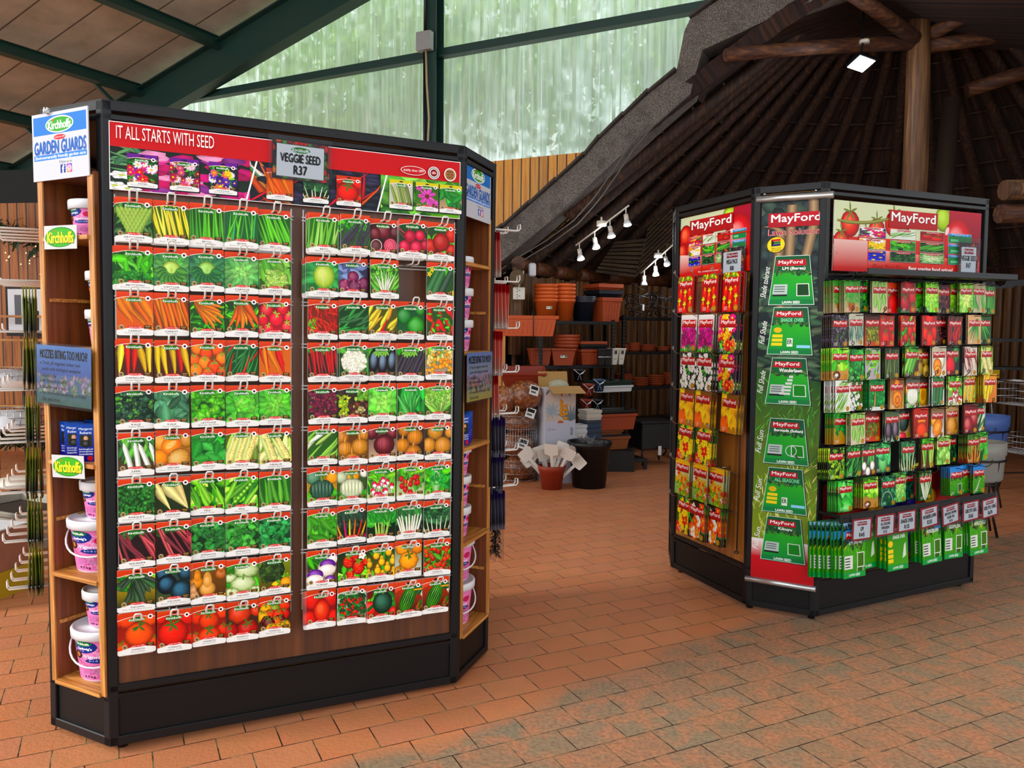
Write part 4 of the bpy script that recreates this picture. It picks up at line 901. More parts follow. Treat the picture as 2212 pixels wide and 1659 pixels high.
ROWS_A = [
 [('ARTICHOKE', 'Green Globe', 'green globe artichoke', artichoke), ('BEAN', 'Bush Top Berggold', 'yellow wax beans', PD(YEL+['#d9c84a'], 13, 1.3, .085, 1.75, .1, '#4a6a1c')), ('BEAN', 'Bush Contender', 'straight green beans side by side', PD(GR, 14, 1.3, .085, 1.6, .06, '#2a5a1a')), ('BEAN', 'Bush Strike Emerge', 'tangled thin green beans', PD(GR+['#3fa05a'], 15, 1.1, .07, 1.5, .35, '#2a6a3a')), ('BEAN', 'Runner Lazy Housewife', 'broad green runner beans', PD(GR, 11, 1.2, .11, 1.95, .08, '#2a6a22')),
  ('BEAN', 'Bush Provider', 'pale green curved beans', PD(['#8cc455', '#6fb23c', '#a4d06a'], 14, 1.2, .075, 1.4, .16, '#3a7a24')), ('BEAN', 'Bush Purple Queen', 'dark purple beans', PD(['#2a1a3a', '#3f2a55', '#1c1228'], 15, 1.1, .07, 1.1, .2, '#3a6a2a', pre=lambda a, g: p_leaves(a, g, G1, 20, .3, .2, area=(0, 1, .6, 1)))), ('BEETROOT', 'Chioggia', 'dark beetroot with a ringed cut slice', lambda a, g: (p_bg(a, g, '#4a1420', '#2a0c14'), p_balls(a, g, ['#7a1c2a', '#5f1422'], [(.5, .72, .26), (.2, .62, .2), (.9, .7, .2), (.25, .2, .26)]), a.ball(.75, .25, .26, .27, '#c2244a'), [a.ring(.75, .25, r, .02, '#f0a0b0', 14) for r in (.22, .16, .1, .05)], a.ring(.25, .24, .2, .02, '#f4e4e0', 16))), ('BEETROOT', 'Detroit Dark Red', 'pink red beetroot with stalks', lambda a, g: (p_bg(a, g, '#1f5a2a', '#3a1420'), p_pods(a, g, ['#c83a5a', '#8a1c34'], 9, .8, .04, 2.3, .4, area=(0, 1, .5, .9)), p_balls(a, g, ['#b8203e', '#d03a56'], [(.4, .55, .22), (.75, .6, .18), (.2, .22, .2), (.62, .2, .24), (.95, .3, .18)]))), ('BEETROOT', 'Crimson Globe', 'round brown red beetroot', lambda a, g: (p_bg(a, g, '#1f5a2a', '#5a1c18'), p_leaves(a, g, GR, 16, .4, .2), p_balls(a, g, ['#8a3a2c', '#a8281e', '#c23024'], [(.9, .7, .25), (.1, .3, .25), (.9, .2, .22), (.5, .45, .32)])))],
 [('BROCCOLI', 'Green Sprouting Calabrese', 'sprouting broccoli stems', lambda a, g: (p_bg(a, g, '#1c5a22'), p_pods(a, g, ['#5fb83c', '#7acb55'], 6, .9, .12, 2.4, .3, area=(0, 1, .5, .9)), p_leaves(a, g, GR, 14, .5, .2), p_curls(a, g, ['#2d8a34', '#4aa544'], 70, .07, area=(0, 1, 0, .38)))), ('CABBAGE', 'Glory Enkhuizen', 'round cabbage among dark leaves', RO('#2f6f44', '#6fae52', head='#b4cf6a')), ('CABBAGE', 'Drumhead', 'small cabbage head in blue green leaves', RO('#2a6048', '#4c9450', head='#9cc867')), ('CABBAGE', 'Cape Spitz', 'pointed cabbage with wet leaves', RO('#3f8a4e', '#8cc870')), ('CABBAGE', 'Baby Savoy', 'crinkled pale savoy cabbage', lambda a, g: (p_bg(a, g, '#3a6a2a'), p_leaves(a, g, ['#5f9a3c', '#7ab850'], 22, .6, .3, area=(0, 1, .3, 1)), a.ball(.55, .32, .38, .33, '#a9c96a'), p_curls(a, g, ['#b9d67c', '#93bd58'], 80, .06, area=(.2, .9, .05, .6), dark=.65))),
  ('CABBAGE', 'Copenhagen Market', 'large pale cabbage head', lambda a, g: (p_bg(a, g, '#2a7a3a'), p_rosette(a, g, '#2f8a4a', '#5aa85a', n=18), a.ball(.52, .5, .36, .4, '#b4cc58', '#dbe58a', '#6a9a3a'), a.pod(.5, .15, .7, .03, 1.6, '#d6e39a'))), ('CABBAGE', 'Baby Red', 'purple red cabbages', lambda a, g: (p_bg(a, g, '#3a4a6a', '#4a1c3a'), p_leaves(a, g, ['#54648c', '#7a88a8'], 20, .5, .35, area=(0, 1, .4, 1)), p_balls(a, g, ['#8a2a5a', '#a03a6a', '#702050'], [(.5, .5, .2), (.2, .22, .22), (.55, .18, .24), (.88, .3, .22)]), p_curls(a, g, ['#b45a86'], 24, .05, area=(.1, .95, .05, .45)))), ('CABBAGE', 'Chinese Michihili', 'tall white ribbed chinese cabbage', lambda a, g: (p_bg(a, g, '#2d6a24'), p_fan(a, g, ['#7fbf4a', '#5ca83a'], 13, .5, -.1, 1.0, .16, .6, 2.5), p_curls(a, g, ['#6ab840', '#8ad05a'], 40, .08, area=(0, 1, .4, 1)), p_fan(a, g, ['#e8efd4', '#d5e4b8'], 7, .5, -.05, .75, .09, 1.0, 2.1))), None, ('CUCUMBER', 'Ashley', 'dark green cucumbers', cukes(['#1f5a2a', '#17472a', '#2a6a30'], 3, 1.15, w=.26))],
 [('CARROT', 'Chantenay Karoo', 'thick orange carrots pointing down', PD(ORG+['#e8601c'], 5, 1.0, .28, -1.05, .2, '#d9641c', area=(.1, .9, .5, .65))), ('CARROT', 'Nantes', 'long slim carrots side by side', PD(ORG, 9, 1.25, .13, -1.3, .1, '#8a4a14', tip=.7)), ('CARROT', 'Little Finger', 'small bunched finger carrots', FN(ORG, 9, .15, .9, .95, .14, -1.15, -.2, '#2a5a1c', leaves=G1, tip=.6)), ('CARROT', 'Cape Market', 'pointed carrots over leaves', FN(ORG, 6, .5, 1.0, .95, .21, -2.1, -.9, '#2a4a1c', leaves=G1)), ('CAPSICUM', 'Baby Pepper', 'pink red baby peppers', B_(['#d8283c', '#e8384a', '#e04a54'], [(.75, .75, .2), (.25, .72, .22), (.95, .5, .18), (.12, .42, .2), (.55, .45, .24), (.9, .2, .22), (.3, .12, .2), (.05, .1, .15)], '#7a2420', '#c23040', stem='#8fb84a', sq=1.05)),
  ('CAPSICUM', 'Thai Red', 'pile of thin red thai chillies', PD(RED+['#e0451a'], 70, .36, .05, 2.1, .9, '#8a2a10', area=(0, 1, .1, 1.0), post=lambda a, g: p_leaves(a, g, G1, 14, .2, .03, area=(0, .3, .2, .5)))), ('CAPSICUM', 'Pepper Jalapeno', 'green jalapeno chillies', PD(['#1f7a2a', '#2a9436', '#176024'], 18, .62, .14, .5, .5, '#144a1c', area=(0, 1, .1, .95))), ('CAPSICUM', 'Hungarian Hot Wax', 'yellow, orange and red wax peppers', PD(['#e8d04a', '#f08a1c', '#d8241c', '#d9d44a', '#f0a030'], 13, .72, .15, 1.0, .35, '#5a5a1c', area=(0, 1, .1, .95))), ('CAPSICUM', 'Green Pepper California', 'green bell peppers in film', B_(['#3f9a34', '#2f8a3a'], [(.25, .62, .28), (.85, .85, .2), (.7, .3, .33)], '#1c5a34', '#2a6a3a', lob=4)), ('CAPSICUM', 'Serrano Chilli', 'stubby red serrano chillies', PD(RED+['#c8281c'], 11, .42, .15, 1.9, .6, '#3a5a24', area=(0, 1, .15, .9), tip=.8, post=lambda a, g: p_leaves(a, g, G1+['#e8b070'], 12, .2, .08)))],
 [('CAPSICUM', 'Sweet Banana', 'yellow and red banana peppers, left of the pair', PD(['#e8c030', '#d9b020', '#c8241c', '#f0d04a'], 5, 1.0, .2, -1.5, .18, '#5a2a14', area=(0, 1, .5, .6))), ('CAPSICUM', 'Sweet Banana', 'yellow and red banana peppers, right of the pair', PD(['#e8c030', '#d9b020', '#c8241c', '#f0d04a'], 5, 1.0, .2, -1.5, .18, '#5a2a14', area=(0, 1, .5, .6))), ('CAPSICUM', 'Habanero', 'lantern shaped orange habanero chillies', B_(['#f0641c', '#f5822a', '#e04a14'], [(.2, .85, .2), (.75, .85, .22), (.45, .7, .2), (.1, .5, .18), (.9, .55, .18), (.4, .42, .2), (.68, .28, .22), (.15, .2, .2), (.5, .1, .18), (.9, .12, .18)], '#4a5a1c', '#a8501c', stem='#6a9a3a', sq=1.05)), ('CAPSICUM', 'Cayenne', 'long red and green chillies', PD(['#1f7a34', '#2a8f3c', '#c8241c', '#1c6a2c'], 22, .95, .07, 1.05, .3, '#1c5a2a', area=(0, 1, .2, .85), bend=.6)), ('CAPSICUM', 'Tabasco', 'hanging orange red chillies', PD(RED+['#f08024'], 9, .9, .16, -1.2, .25, '#d8701c', area=(0, 1, .4, .75))),
  ('CAPSICUM', 'Long Red Cayenne', 'wrinkled long dark red chillies', PD(['#b8181c', '#a01218', '#c8282a'], 10, .95, .11, -1.4, .1, '#3a2a1c', bend=.35, pre=lambda a, g: p_leaves(a, g, G1, 12, .25, .12, area=(0, 1, .75, 1)))), ('CAULIFLOWER', 'Snowball', 'white cauliflower head', cauli), ('EGG FRUIT', 'Black Beauty', 'glossy black round aubergines', eggs(False)), ('EGG FRUIT', 'Long Purple', 'long dark purple aubergines', eggs(True)), ('GOOSEBERRY', 'Cape Gooseberry', 'orange cape gooseberries in husks', goose)],
 [('KALE', 'Vates Blue', 'curly blue green kale', CU(['#2d5a44', '#3d6a50', '#1f4634', '#5f9a44'], 170, .075, '#12301f')), ('KALE', 'Chou Moullier', 'flat grey green kale leaves', LV(['#3d7350', '#578f66', '#2c5a3c'], 46, .5, .3, '#183a26')), ('LETTUCE', 'Blonde de Paris', 'bright frilly lettuce', CU(['#5cb83a', '#7cd04a', '#3f9a2a'], 120, .12, '#1f5a1c')), ('LETTUCE', 'Iceberg', 'round iceberg lettuce head', lambda a, g: (p_bg(a, g, '#2a7a2a'), p_leaves(a, g, ['#4fa83c', '#64ba48'], 30, .6, .3), a.ball(.58, .55, .36, .32, '#7ac656', '#a8e07a', '#3f8a34'), p_curls(a, g, ['#6cbc4c'], 26, .1, area=(.3, .85, .3, .8), dark=.75))), ('LETTUCE', 'Great Lakes', 'spread open green lettuce', RO('#3d9a34', '#7ac650', n=36)),
  ('LETTUCE', 'Lollo Rossa', 'dark red frilly lettuce', lambda a, g: (p_bg(a, g, '#2a1a22', '#2a3a1c'), p_curls(a, g, ['#7a2440', '#9a3a58', '#5a1a30', '#8a3050'], 170, .075, area=(.05, .95, .1, .85)), p_curls(a, g, ['#6a8a3a'], 10, .06))), ('LETTUCE', 'Salad Mixed', 'mixed red and green salad leaves', salad), ('LETTUCE', 'Buttercrunch', 'soft green butter lettuce', RO('#49a83c', '#9ada6a', n=30, w=.5)), ('LETTUCE', 'Cos Paris White', 'upright dark cos lettuce', lambda a, g: (p_bg(a, g, '#1c5a24'), p_leaves(a, g, ['#2f9a3c', '#3fae48', '#26843a'], 22, .9, .3, aj=.6), p_fan(a, g, ['#5cbf58', '#3fa848'], 7, .45, -.05, 1.0, .2, 1.0, 2.2))), ('LETTUCE', 'Little Gem', 'pale hearted little gem lettuce', lambda a, g: (p_bg(a, g, '#3a6a24'), p_leaves(a, g, ['#6fb23a', '#9ad05a'], 18, .6, .25, area=(0, 1, .4, 1)), p_fan(a, g, ['#c8e08a', '#9cd060', '#7cc04a'], 13, .5, .05, .85, .17, .55, 2.6), p_curls(a, g, ['#8cd058', '#a8e070'], 50, .08, area=(.15, .9, .45, .95))))],
 [('LEEK', 'Carentan', 'white leeks with roots', leek), ('MELON', "Hale's Best (Spanspek)", 'orange melons cut open', melon), ('MAROGO', 'Imbuya', 'plain green marogo leaves', LV(['#2f8a34', '#3f9f44', '#237a2a'], 40, .5, .3, '#1a5a22')), ('MEALIE', 'Adapted Early Pearl', 'pale maize cobs, left of the pair', corn()), ('MEALIE', 'Golden Bantam', 'pale maize cobs, right of the pair', corn('#4a5a1c', '#f0dc90', 2)),
  ('ONION', 'Spring White Lisbon', 'white and green spring onions', PD(['#d8e4b8', '#a8cc6a', '#eef0dc', '#8abf4a'], 15, 1.0, .12, .7, .18, '#3a6a2a', area=(0, 1, .05, .9), tip=.4)), ('ONION', 'Hojem', 'brown onions with long necks', onions('#c98a3c', [(.1, .75, .25), (.85, .8, .22), (.2, .38, .28), (.72, .42, .31), (.45, .0, .28)])), ('ONION', 'Red Creole', 'dark red onion', onions('#6a1420', [(.1, .85, .28), (.85, .8, .24), (.55, .42, .38)], ('#4a1418', '#c8a890'), '#b4606a', False, '#4a0c14')), ('ONION', 'Early Texas Grano', 'three golden brown onions', onions('#cc8424', [(.25, .85, .22), (.66, .62, .3), (.2, .35, .27), (.6, .08, .32)], ('#5a3414', '#2a1a0c'))), ('ONION', 'Australian Brown', 'smooth amber onions', onions('#cf9440', [(.4, .8, .3), (.95, .75, .2), (.15, .35, .28), (.68, .32, .33)], ('#4a3a1c', '#2a2a1c'), None, False, '#b07828'))],
 [('PARSLEY', 'Champion Moss Curled', 'dense curled parsley', CU(['#3a8a3a', '#4f9f46', '#2a6f2c'], 180, .065, '#1a4a1c', jag=.4)), ('PARSNIP', 'White Gem', 'cream parsnips', PD(['#e2cf8a', '#d9c27a', '#ecdca4'], 4, .95, .3, -1.0, .25, '#2a3a1c', area=(.15, .85, .5, .62), tip=.2)), ('PEA', 'Sugar Snap', 'plump sugar snap peas', peas(False)), ('PEA', 'Greenfeast', 'open pea pod with peas in line', peas(True, '#3f8a26')), ('PEA', 'Oregon Sugar Pod', 'flat upright sugar pods', PD(['#4f9a24', '#6cb83a', '#3d8a1e'], 7, 1.0, .17, 1.7, .12, '#2a6a1c', bend=.4)),
  ('PUMPKIN', 'Queensland Blue', 'ribbed blue green pumpkin', pumpkin('#3f6a54', '#1c3a2c', ('#8a7a2a', '#e0a830'), [(.2, .78, .25, '#5a8a6a'), (.85, .75, .24, '#e8a024')])), ('PUMPKIN', 'Flat White Boer', 'pale white pumpkin with an orange slice', pumpkin('#d3d8b8', '#a8b488', ('#4a6a34', '#3a4a24'), [(.5, .8, .26, '#f2a32c'), (.12, .75, .22, '#b9c6a4'), (.92, .85, .16, '#e8ecd8')])), ('RADISH', 'Sparkler', 'red and white radishes', radish('#d82a5a', True)), ('RADISH', 'Cherry Belle', 'round red radishes', radish('#c8242c', False)), ('RAPE', 'Giant Essex', 'large crinkled rape leaf', lambda a, g: (p_bg(a, g, '#1c7a2c'), p_leaves(a, g, GR+['#2a9a3c'], 40, .35, .22), a.leaf(.45, .0, 1.0, .5, 1.6, '#37a040', '#b8e0a0'), p_curls(a, g, ['#3fae4a', '#2f9040'], 30, .07, area=(.25, .7, .2, .85), dark=.75)))],
 [('RHUBARB', 'Victoria', 'red rhubarb stalks, left of the pair', rhubarb), ('RHUBARB', 'Victoria', 'red rhubarb stalks, right of the pair', rhubarb), ('SPINACH', 'New Zealand', 'small ivy like spinach leaves, left of three', LV(['#2f7f34', '#47984a', '#1f6428'], 90, .22, .17, '#12401a')), ('SPINACH', 'New Zealand', 'small ivy like spinach leaves, middle of three', LV(['#3a8a34', '#54a548', '#266f2a'], 90, .22, .17, '#14481c')), ('SPINACH', 'New Zealand', 'small ivy like spinach leaves, right of three', LV(['#2a8a44', '#44a55a', '#1c7034'], 90, .22, .17, '#124a24')),
  ('SPINACH', 'Viroflay', 'smooth broad spinach leaves', LV(['#4a9a2c', '#62b23c', '#3a8424'], 44, .5, .26, '#1f5a1a')), ('SPINACH', 'Swiss Chard Mixed', 'rainbow stemmed chard', ST(['#d8301c', '#e8a01c', '#c8246a', '#f0c83a', '#e86a1c'], ['#1c3a2a', '#264a34', '#14301f'], n=8, h=.62, w=.07, spread=.95)), ('SPINACH', 'Bright Leaf', 'spinach leaves fanning from the base', ST(['#a8cc5a', '#c2dc7a'], ['#2f8a34', '#449f40', '#26742c'], n=9, h=.6, w=.035, spread=.35)), ('SPINACH', 'Fordhook', 'thick white stemmed chard', ST(['#eeead2', '#e2dfc0'], ['#2c6a34', '#3a8040'], n=9, h=.7, w=.08, spread=.55)), ('SPINACH', 'Fordhook Giant', 'crinkled dark chard with thin white stems', ST(['#dfe6c8', '#c8d8a8'], ['#2a5f38', '#3d7a4a', '#1f4a2c'], n=7, h=.55, w=.045, spread=.9, curly=True))],
 [('SQUASH', 'Bush Caserta (Baby Marrow)', 'dark green baby marrows', marrow), ('SQUASH', 'Rolet (Little Gem)', 'blue black gem squashes', B_(['#12283a', '#0f2430', '#1a3a44'], [(.2, .8, .25), (.85, .8, .25), (.3, .5, .3), (.72, .28, .34)], '#2a4a4a', '#4a5a2a', hi='#4a7a94')), ('SQUASH', 'Butternut', 'tan butternut squashes', butternut), ('SQUASH', 'Bush Bennings Green Tint', 'pale scalloped patty pan squashes', patty), ('SQUASH', 'Green Hubbard', 'knobbly dark green squash', squashdark),
  ('TURNIP', 'Early Purple Top Globe', 'purple topped turnips', turnip), ('STRAWBERRY', 'Fresca', 'red strawberries with a white flower', berries), ('TOMATO', 'Yellow Pear', 'yellow pear tomatoes', ylwpear), ('TOMATO', 'Golden Sunray', 'ribbed orange tomato', tomgrid(['#f29a1c', '#ee8a14'], [(.85, .85, .26), (.3, .85, .28), (.2, .08, .22), (.52, .42, .36)], lob=8, bg=('#6a8a3a', '#d8d8c8'))), ('TOMATO', 'Red Cherry', 'cherry tomatoes on the vine', cherry(RED+['#e84a24'], 34, .085, ('#3a6a1c', '#4a5a1c')))],
 [('TOMATO', 'Floradade', 'single orange red tomato with a green calyx', tomgrid(['#e8541c', '#e2481a'], [(.2, .9, .3), (.85, .85, .25), (.05, .1, .2), (.95, .2, .2), (.54, .42, .42)], bg=('#8a1c10', '#b8301c'))), ('TOMATO', 'Heinz 1370', 'big smooth red tomato', tomgrid(['#d8281c'], [(.9, .85, .3), (.1, .9, .2), (1.0, .2, .2), (.45, .42, .46)], bg=('#8a1410', '#c8281a'))), ('TOMATO', 'Moneymaker', 'cluster of red tomatoes with tendrils', tomgrid(['#d8341c', '#e04624'], [(.15, .75, .25), (.9, .8, .2), (.5, .62, .32), (.95, .3, .22), (.12, .15, .2), (.5, .12, .36)])), ('TOMATO', 'Oxheart', 'ribbed dark red tomatoes and a cut half', tomgrid(['#b8201c', '#a81c1a', '#d8503a'], [(.42, .72, .36), (.95, .75, .2), (.1, .2, .28), (.66, .2, .34)], lob=7, bg=('#3a3a24', '#5a2a1c'))), ('TOMATO', 'Heirloom Mixed', 'mixed coloured heirloom tomatoes', tommix),
  ('TOMATO', 'Roma', 'egg shaped red roma tomato', lambda a, g: (p_bg(a, g, '#a81c14', '#8a1410'), p_balls(a, g, ['#d8241a'], [(.2, .75, .3), (.85, .78, .3), (.1, .2, .26), (.95, .15, .28)]), a.ball(.52, .4, .29, .4, '#e0301c', '#f8826a', '#8a120c'))), ('TOMATO', 'Window Box', 'small tomato plant in a pot', windowbox), ('WATERMELON', 'Sugar Baby', 'dark round watermelon', sugarbaby), ('WATERMELON', 'Congo', 'striped long watermelon, left of the pair', wmelon), ('WATERMELON', 'Congo', 'striped long watermelon, right of the pair', wmelon)]]
def k_logo(a, x, z, rx, rz, txt='#ffffff', green='#2f8a2c', rim=True):
    if rim: a.ell(x, z, rx*1.09, rz*1.13, '#ffffff', 0, 20)
    a.ell(x, z, rx, rz, green, 0, 20); a.text(x, z-rz*.05, 'Kirchhoffs', rz*1.05, txt, rx*1.72, .02)
def k_packet(a, recipe, name, sub, head='#d9431c', seed=0, mini=False, ht=None):
    """front of a packet in the unit box"""
    g = random.Random(seed); sc, of = a.sc, a.off
    def unit(f, x0, z0, w, h):
        a.sc = (sc[0]*w, sc[1]*h); a.off = (of[0]+sc[0]*x0, of[1]+sc[1]*z0); a.clip = (a.off[0], a.off[0]+a.sc[0], a.off[1], a.off[1]+a.sc[1]); f(); a.clip = None; a.sc, a.off = sc, of
    unit(lambda: recipe(a, g), 0, .12, 1, .80)
    xs = [0, .15, .32, .5, .68, .85, 1]; zs = [.845, .875, .895, .90, .89, .87, .85]
    a.grad(list(zip(xs, zs))+[(1, 1), (0, 1)], [head]*7+[ht or '#e2562a', ht or '#e2562a'])
    a.poly([(x, z) for x, z in zip(xs, zs)]+[(x, z-.014) for x, z in list(zip(xs, zs))[::-1]], '#f4e6d8')
    k_logo(a, .48, .815, .25, .05, rim=False)
    a.ell(.86, .855, .075, .057, '#ffffff', 0, 14); a.ell(.86, .855, .04, .03, '#5a2a1c', 0, 10)
    if not mini: a.ell(.5, .945, .10, .018, '#140a08', 0, 10); a.ell(.5, .945, .035, .03, '#140a08', 0, 8)
    xs = [0, .12, .28, .5, .72, .88, 1]; zs = [.115, .14, .165, .185, .165, .14, .12]
    a.poly([(0, .03), (.03, .004), (.97, .004), (1, .03)]+list(zip(xs, zs))[::-1], '#eceae6')
    if not mini:
        a.ell(.13, .185, .075, .058, '#c9b28a', 0, 12); a.ell(.13, .185, .06, .045, '#6a5434', 0, 12); a.ring(.13, .185, .045, .012, '#c9b28a', 10)
        a.rect(.74, .95, .155, .235, '#3a2410'); a.rect(.77, .92, .2, .22, '#b8945a'); a.rect(.79, .9, .168, .18, '#b8945a')
    a.ell(.5, .188, .22, .03, '#d8281e', 0, 14)
    if not mini: a.text(.5, .187, 'quality since 1899', .026, '#ffffff', .34)
    a.text(.5, .105, name, .036, '#1a1a1a', min(.62, .062*len(name)), .03)
    a.text(.5, .055, sub, .034, '#6a6a6a', min(.8, .036*len(sub)+.06))
def packet_obj(name, a, w, h, th=.004, mat=None, body='#dddbd8', rc=.07):
    """art in local x (centre 0), z (0 at the top); plus the pouch body behind"""
    V, F, C = a.mesh(); n = len(V); c = w*rc
    o2 = [(-w/2+c*.3, -0.0), (w/2-c*.3, 0), (w/2, -c*.3), (w/2, -h+c), (w/2-c, -h), (-w/2+c, -h), (-w/2, -h+c), (-w/2, -c*.3)]
    k = len(o2); V = np.vstack([V, [(x, .0002, z) for x, z in o2], [(x, th, z) for x, z in o2]])
    F = list(F)+[tuple(range(n, n+k))[::-1], tuple(range(n+k, n+2*k))]+[(n+i, n+(i+1) % k, n+k+(i+1) % k, n+k+i) for i in range(k)]
    C = np.vstack([C, np.tile((*lin(body), 1), (2*k, 1))])
    return obj_from(name, V.tolist(), F, mat or PRINT, col=C)
# ---------------------------------------------------------------- the tall seed display (left)
QA = Vector((-1.3621, 2.6245, 0)); RA = math.atan2(3.1768-2.6245, -.2163+1.3621); TA = -.0108318
MA = Matrix.Translation(QA) @ Matrix.Rotation(RA, 4, 'Z') @ Matrix.Rotation(-TA, 4, 'Y')
LA = 1.272
def side_frame(p, q):
    """face from p to q (local xy): returns (origin, unit along, unit outward)"""
    p, q = Vector((*p, 0)), Vector((*q, 0)); d = (q-p); L = d.length; d.normalize(); return p, d, Vector((d.y, -d.x, 0)), L
def stand_root(M, label):
    t = empty('seed_display_stand', (0, 0, 0), 0, label, 'display stand'); t.matrix_world = M; return t
def frame_part(root, corners, zt=2.2, zb=.03, niche=()):
    """black steel frame: posts at the corners, rails on every face"""
    m = MB(); n = len(corners)
    for i, (x, y) in enumerate(corners):
        p, d, o, L = side_frame(corners[i-1], corners[i]); p2, d2, o2, L2 = side_frame(corners[i], corners[(i+1) % n])
        b = (o+o2); b = b/max(.5, b.length); c = Vector((x, y, 0))
        # post: little prism following both faces
        w = .03; pts = [c-d*w, c, c+d2*w, c+d2*w-o2*.03, c-b*.045, c-d*w-o*.03]
        m.prism([(q.x, q.y) for q in pts], zb, zt, lambda u, w_, t: (u, w_, t))
    for i in range(n):
        p, d, o, L = side_frame(corners[i], corners[(i+1) % n])
        for z0, z1 in ((2.166, 2.2), (2.137, 2.158), (.218, .243), (.03, .062)):
            if i in niche and z0 == .218: z0, z1 = .185, .2
            m.obox(p+d*L/2-o*.015+UZ*(z0+z1)/2, d*L, o*.03, UZ*(z1-z0))
    f = m.build('steel_frame', BLACK, root, .003)
    m = MB(); m.prism([(x, y) for x, y in corners], 2.196, 2.2006, lambda u, w_, t: (u, w_, t)); m.build('top_cap', BLACK, root)
    for i in range(n):
        p, d, o, L = side_frame(corners[i], corners[(i+1) % n])
        m = MB(); m.obox(p+d*L/2-o*.016+UZ*.13, d*(L-.05), o*.012, UZ*.14); m.obox(p+d*L/2-o*.006+UZ*.205, d*(L-.05), o*.01, UZ*.014); m.build('kick_plate', BASEBLK, root)
    for x, y in corners: m = MB(); m.tube([(x*.93+.04, y*.9+.06, 0), (x*.93+.04, y*.9+.06, .035)], .018, 10); m.build('foot', DARKPL, root)
    return f
CA = [(0, 0), (LA, 0), (LA+.255, .2556), (LA+.19, .985), (LA, 1.24), (0, 1.24), (-.19, .985), (-.1937, .2549)]
stA = stand_root(MA, 'tall black framed seed display with wooden side shelves, nearest on the left')
frame_part(stA, CA, niche=(1, 7))
PLY = wood('display_board', '#3f1d08', '#532a0d', '#6a3812', 'Z', .45, .7)
m = MB(); m.box(.028, LA-.02, .012, .03, .243, 2.137); m.build('back_board', PLY, stA)
m = MB(); m.box(.03, LA-.03, .03, .036, .195, .243); m.build('sill_board', PLYB, stA)
m = MB()
for k in range(11):
    z = 1.872-.153*k+.0
    for x0, x1 in ((.03, .612), (.642, LA-.03)):
        if k < 10: m.tube([(x0, .006, z), (x1, .006, z)], .0028, 5); m.tube([(x0, .006, z-.012), (x1, .006, z-.012)], .0028, 5)
for x in (.035, .605, .648, LA-.035): m.tube([(x, .009, 1.9), (x, .009, .42)], .003, 5)
m.build('hook_rail', WIRE, stA)
def hook_mesh(L=.108, up=.028, gap=.011, r=.0030):
    m = MB(); m.tube([(-gap, .006, 0), (-gap, -L+.01, -.001), (-gap, -L, .004), (-gap, -L-.012, up-.006), (-gap*.7, -L-.014, up), (gap*.7, -L-.014, up), (gap, -L-.012, up-.006), (gap, -L, .004), (gap, -L+.01, -.001), (gap, .006, 0)], r, 6); return m
hk = hook_mesh().build('hook', WIRE, stA)
def uA(c): return .0905+.1117*c if c < 5 else .7055+.1112*(c-5)
hooks = []
first = True
for r_ in range(10):
    for c_ in range(10):
        h_ = hk if first else hk.copy()
        if not first: COL.objects.link(h_); h_.parent = stA
        first = False; h_.location = (uA(c_), 0, 1.872-.153*r_)
g = random.Random(11)
ORD = ['top', 'second', 'third', 'fourth', 'fifth', 'sixth', 'seventh', 'eighth', 'ninth', 'bottom']
PRs = [[None]*10 for _ in range(10)]
def put(o, M, x, y, z, rz=0, ry=0, rx=0):
    o.matrix_world = M @ Matrix.Translation((x, y, z)) @ Matrix.Rotation(rz, 4, 'Z') @ Matrix.Rotation(ry, 4, 'Y') @ Matrix.Rotation(rx, 4, 'X')
for r_, row in enumerate(ROWS_A):
    for c_, it in enumerate(row):
        if it is None: continue
        nm, sub, desc, rec = it
        a = Art(); a.sc = (PW, PH); a.off = (-PW/2, -PH)
        k_packet(a, rec, nm, sub, seed=r_*31+c_+1)
        o = packet_obj('seed_packet', a, PW, PH)
        depth = -.052-g.uniform(0, .025); gz = g.uniform(-.003, .003)
        put(o, MA, uA(c_)+g.uniform(-.0015, .0015), depth, 1.883-.153*r_+gz, g.uniform(-.05, .05), g.uniform(-.012, .012), -.035+g.uniform(-.02, .03))
        d2 = desc.split(', '); tail = (', '+d2[1]) if len(d2) > 1 else ''
        tag(o, f'seed packet picturing {d2[0]}{tail}, {ORD[r_]} row, tall display', 'seed packet', 'seed packets on the tall display')
        PRs[r_][c_] = (o, depth)
# packets hanging behind the front ones where their edges show
for r_, c_, n_ in [(0, 0, 1), (0, 1, 2), (0, 2, 2), (0, 3, 3), (0, 4, 4), (0, 5, 2), (0, 6, 2), (0, 8, 3), (0, 9, 2), (1, 0, 2), (1, 3, 1), (1, 4, 1), (1, 5, 4), (2, 7, 1), (3, 0, 1), (3, 6, 2), (3, 8, 1), (4, 3, 1), (5, 4, 1), (6, 3, 1), (6, 6, 2), (7, 3, 1), (7, 9, 3), (8, 0, 2), (8, 5, 1), (9, 5, 3), (9, 7, 3), (9, 8, 1), (9, 9, 1), (9, 0, 2), (9, 4, 1), (8, 2, 1), (8, 3, 1), (6, 9, 1), (4, 0, 1)]:
    if PRs[r_][c_] is None: continue
    o, dp = PRs[r_][c_]
    for k in range(n_):
        q = o.copy(); COL.objects.link(q)
        put(q, MA, uA(c_)-.004-.003*k+g.uniform(-.002, .002), dp+.007*(k+1), 1.883-.153*r_-.002*(k+1)*(1 if c_ > 0 else 1), g.uniform(-.03, .03), g.uniform(-.012, .012), -.03)
        w_ = ROWS_A[r_][c_][2].split(', ')
        q['label'] = f'seed packet tucked behind the front {w_[0]} packet' + (f' ({w_[1]})' if len(w_) > 1 else '')
        q['group'] = f'packets behind the {w_[0]} packet'
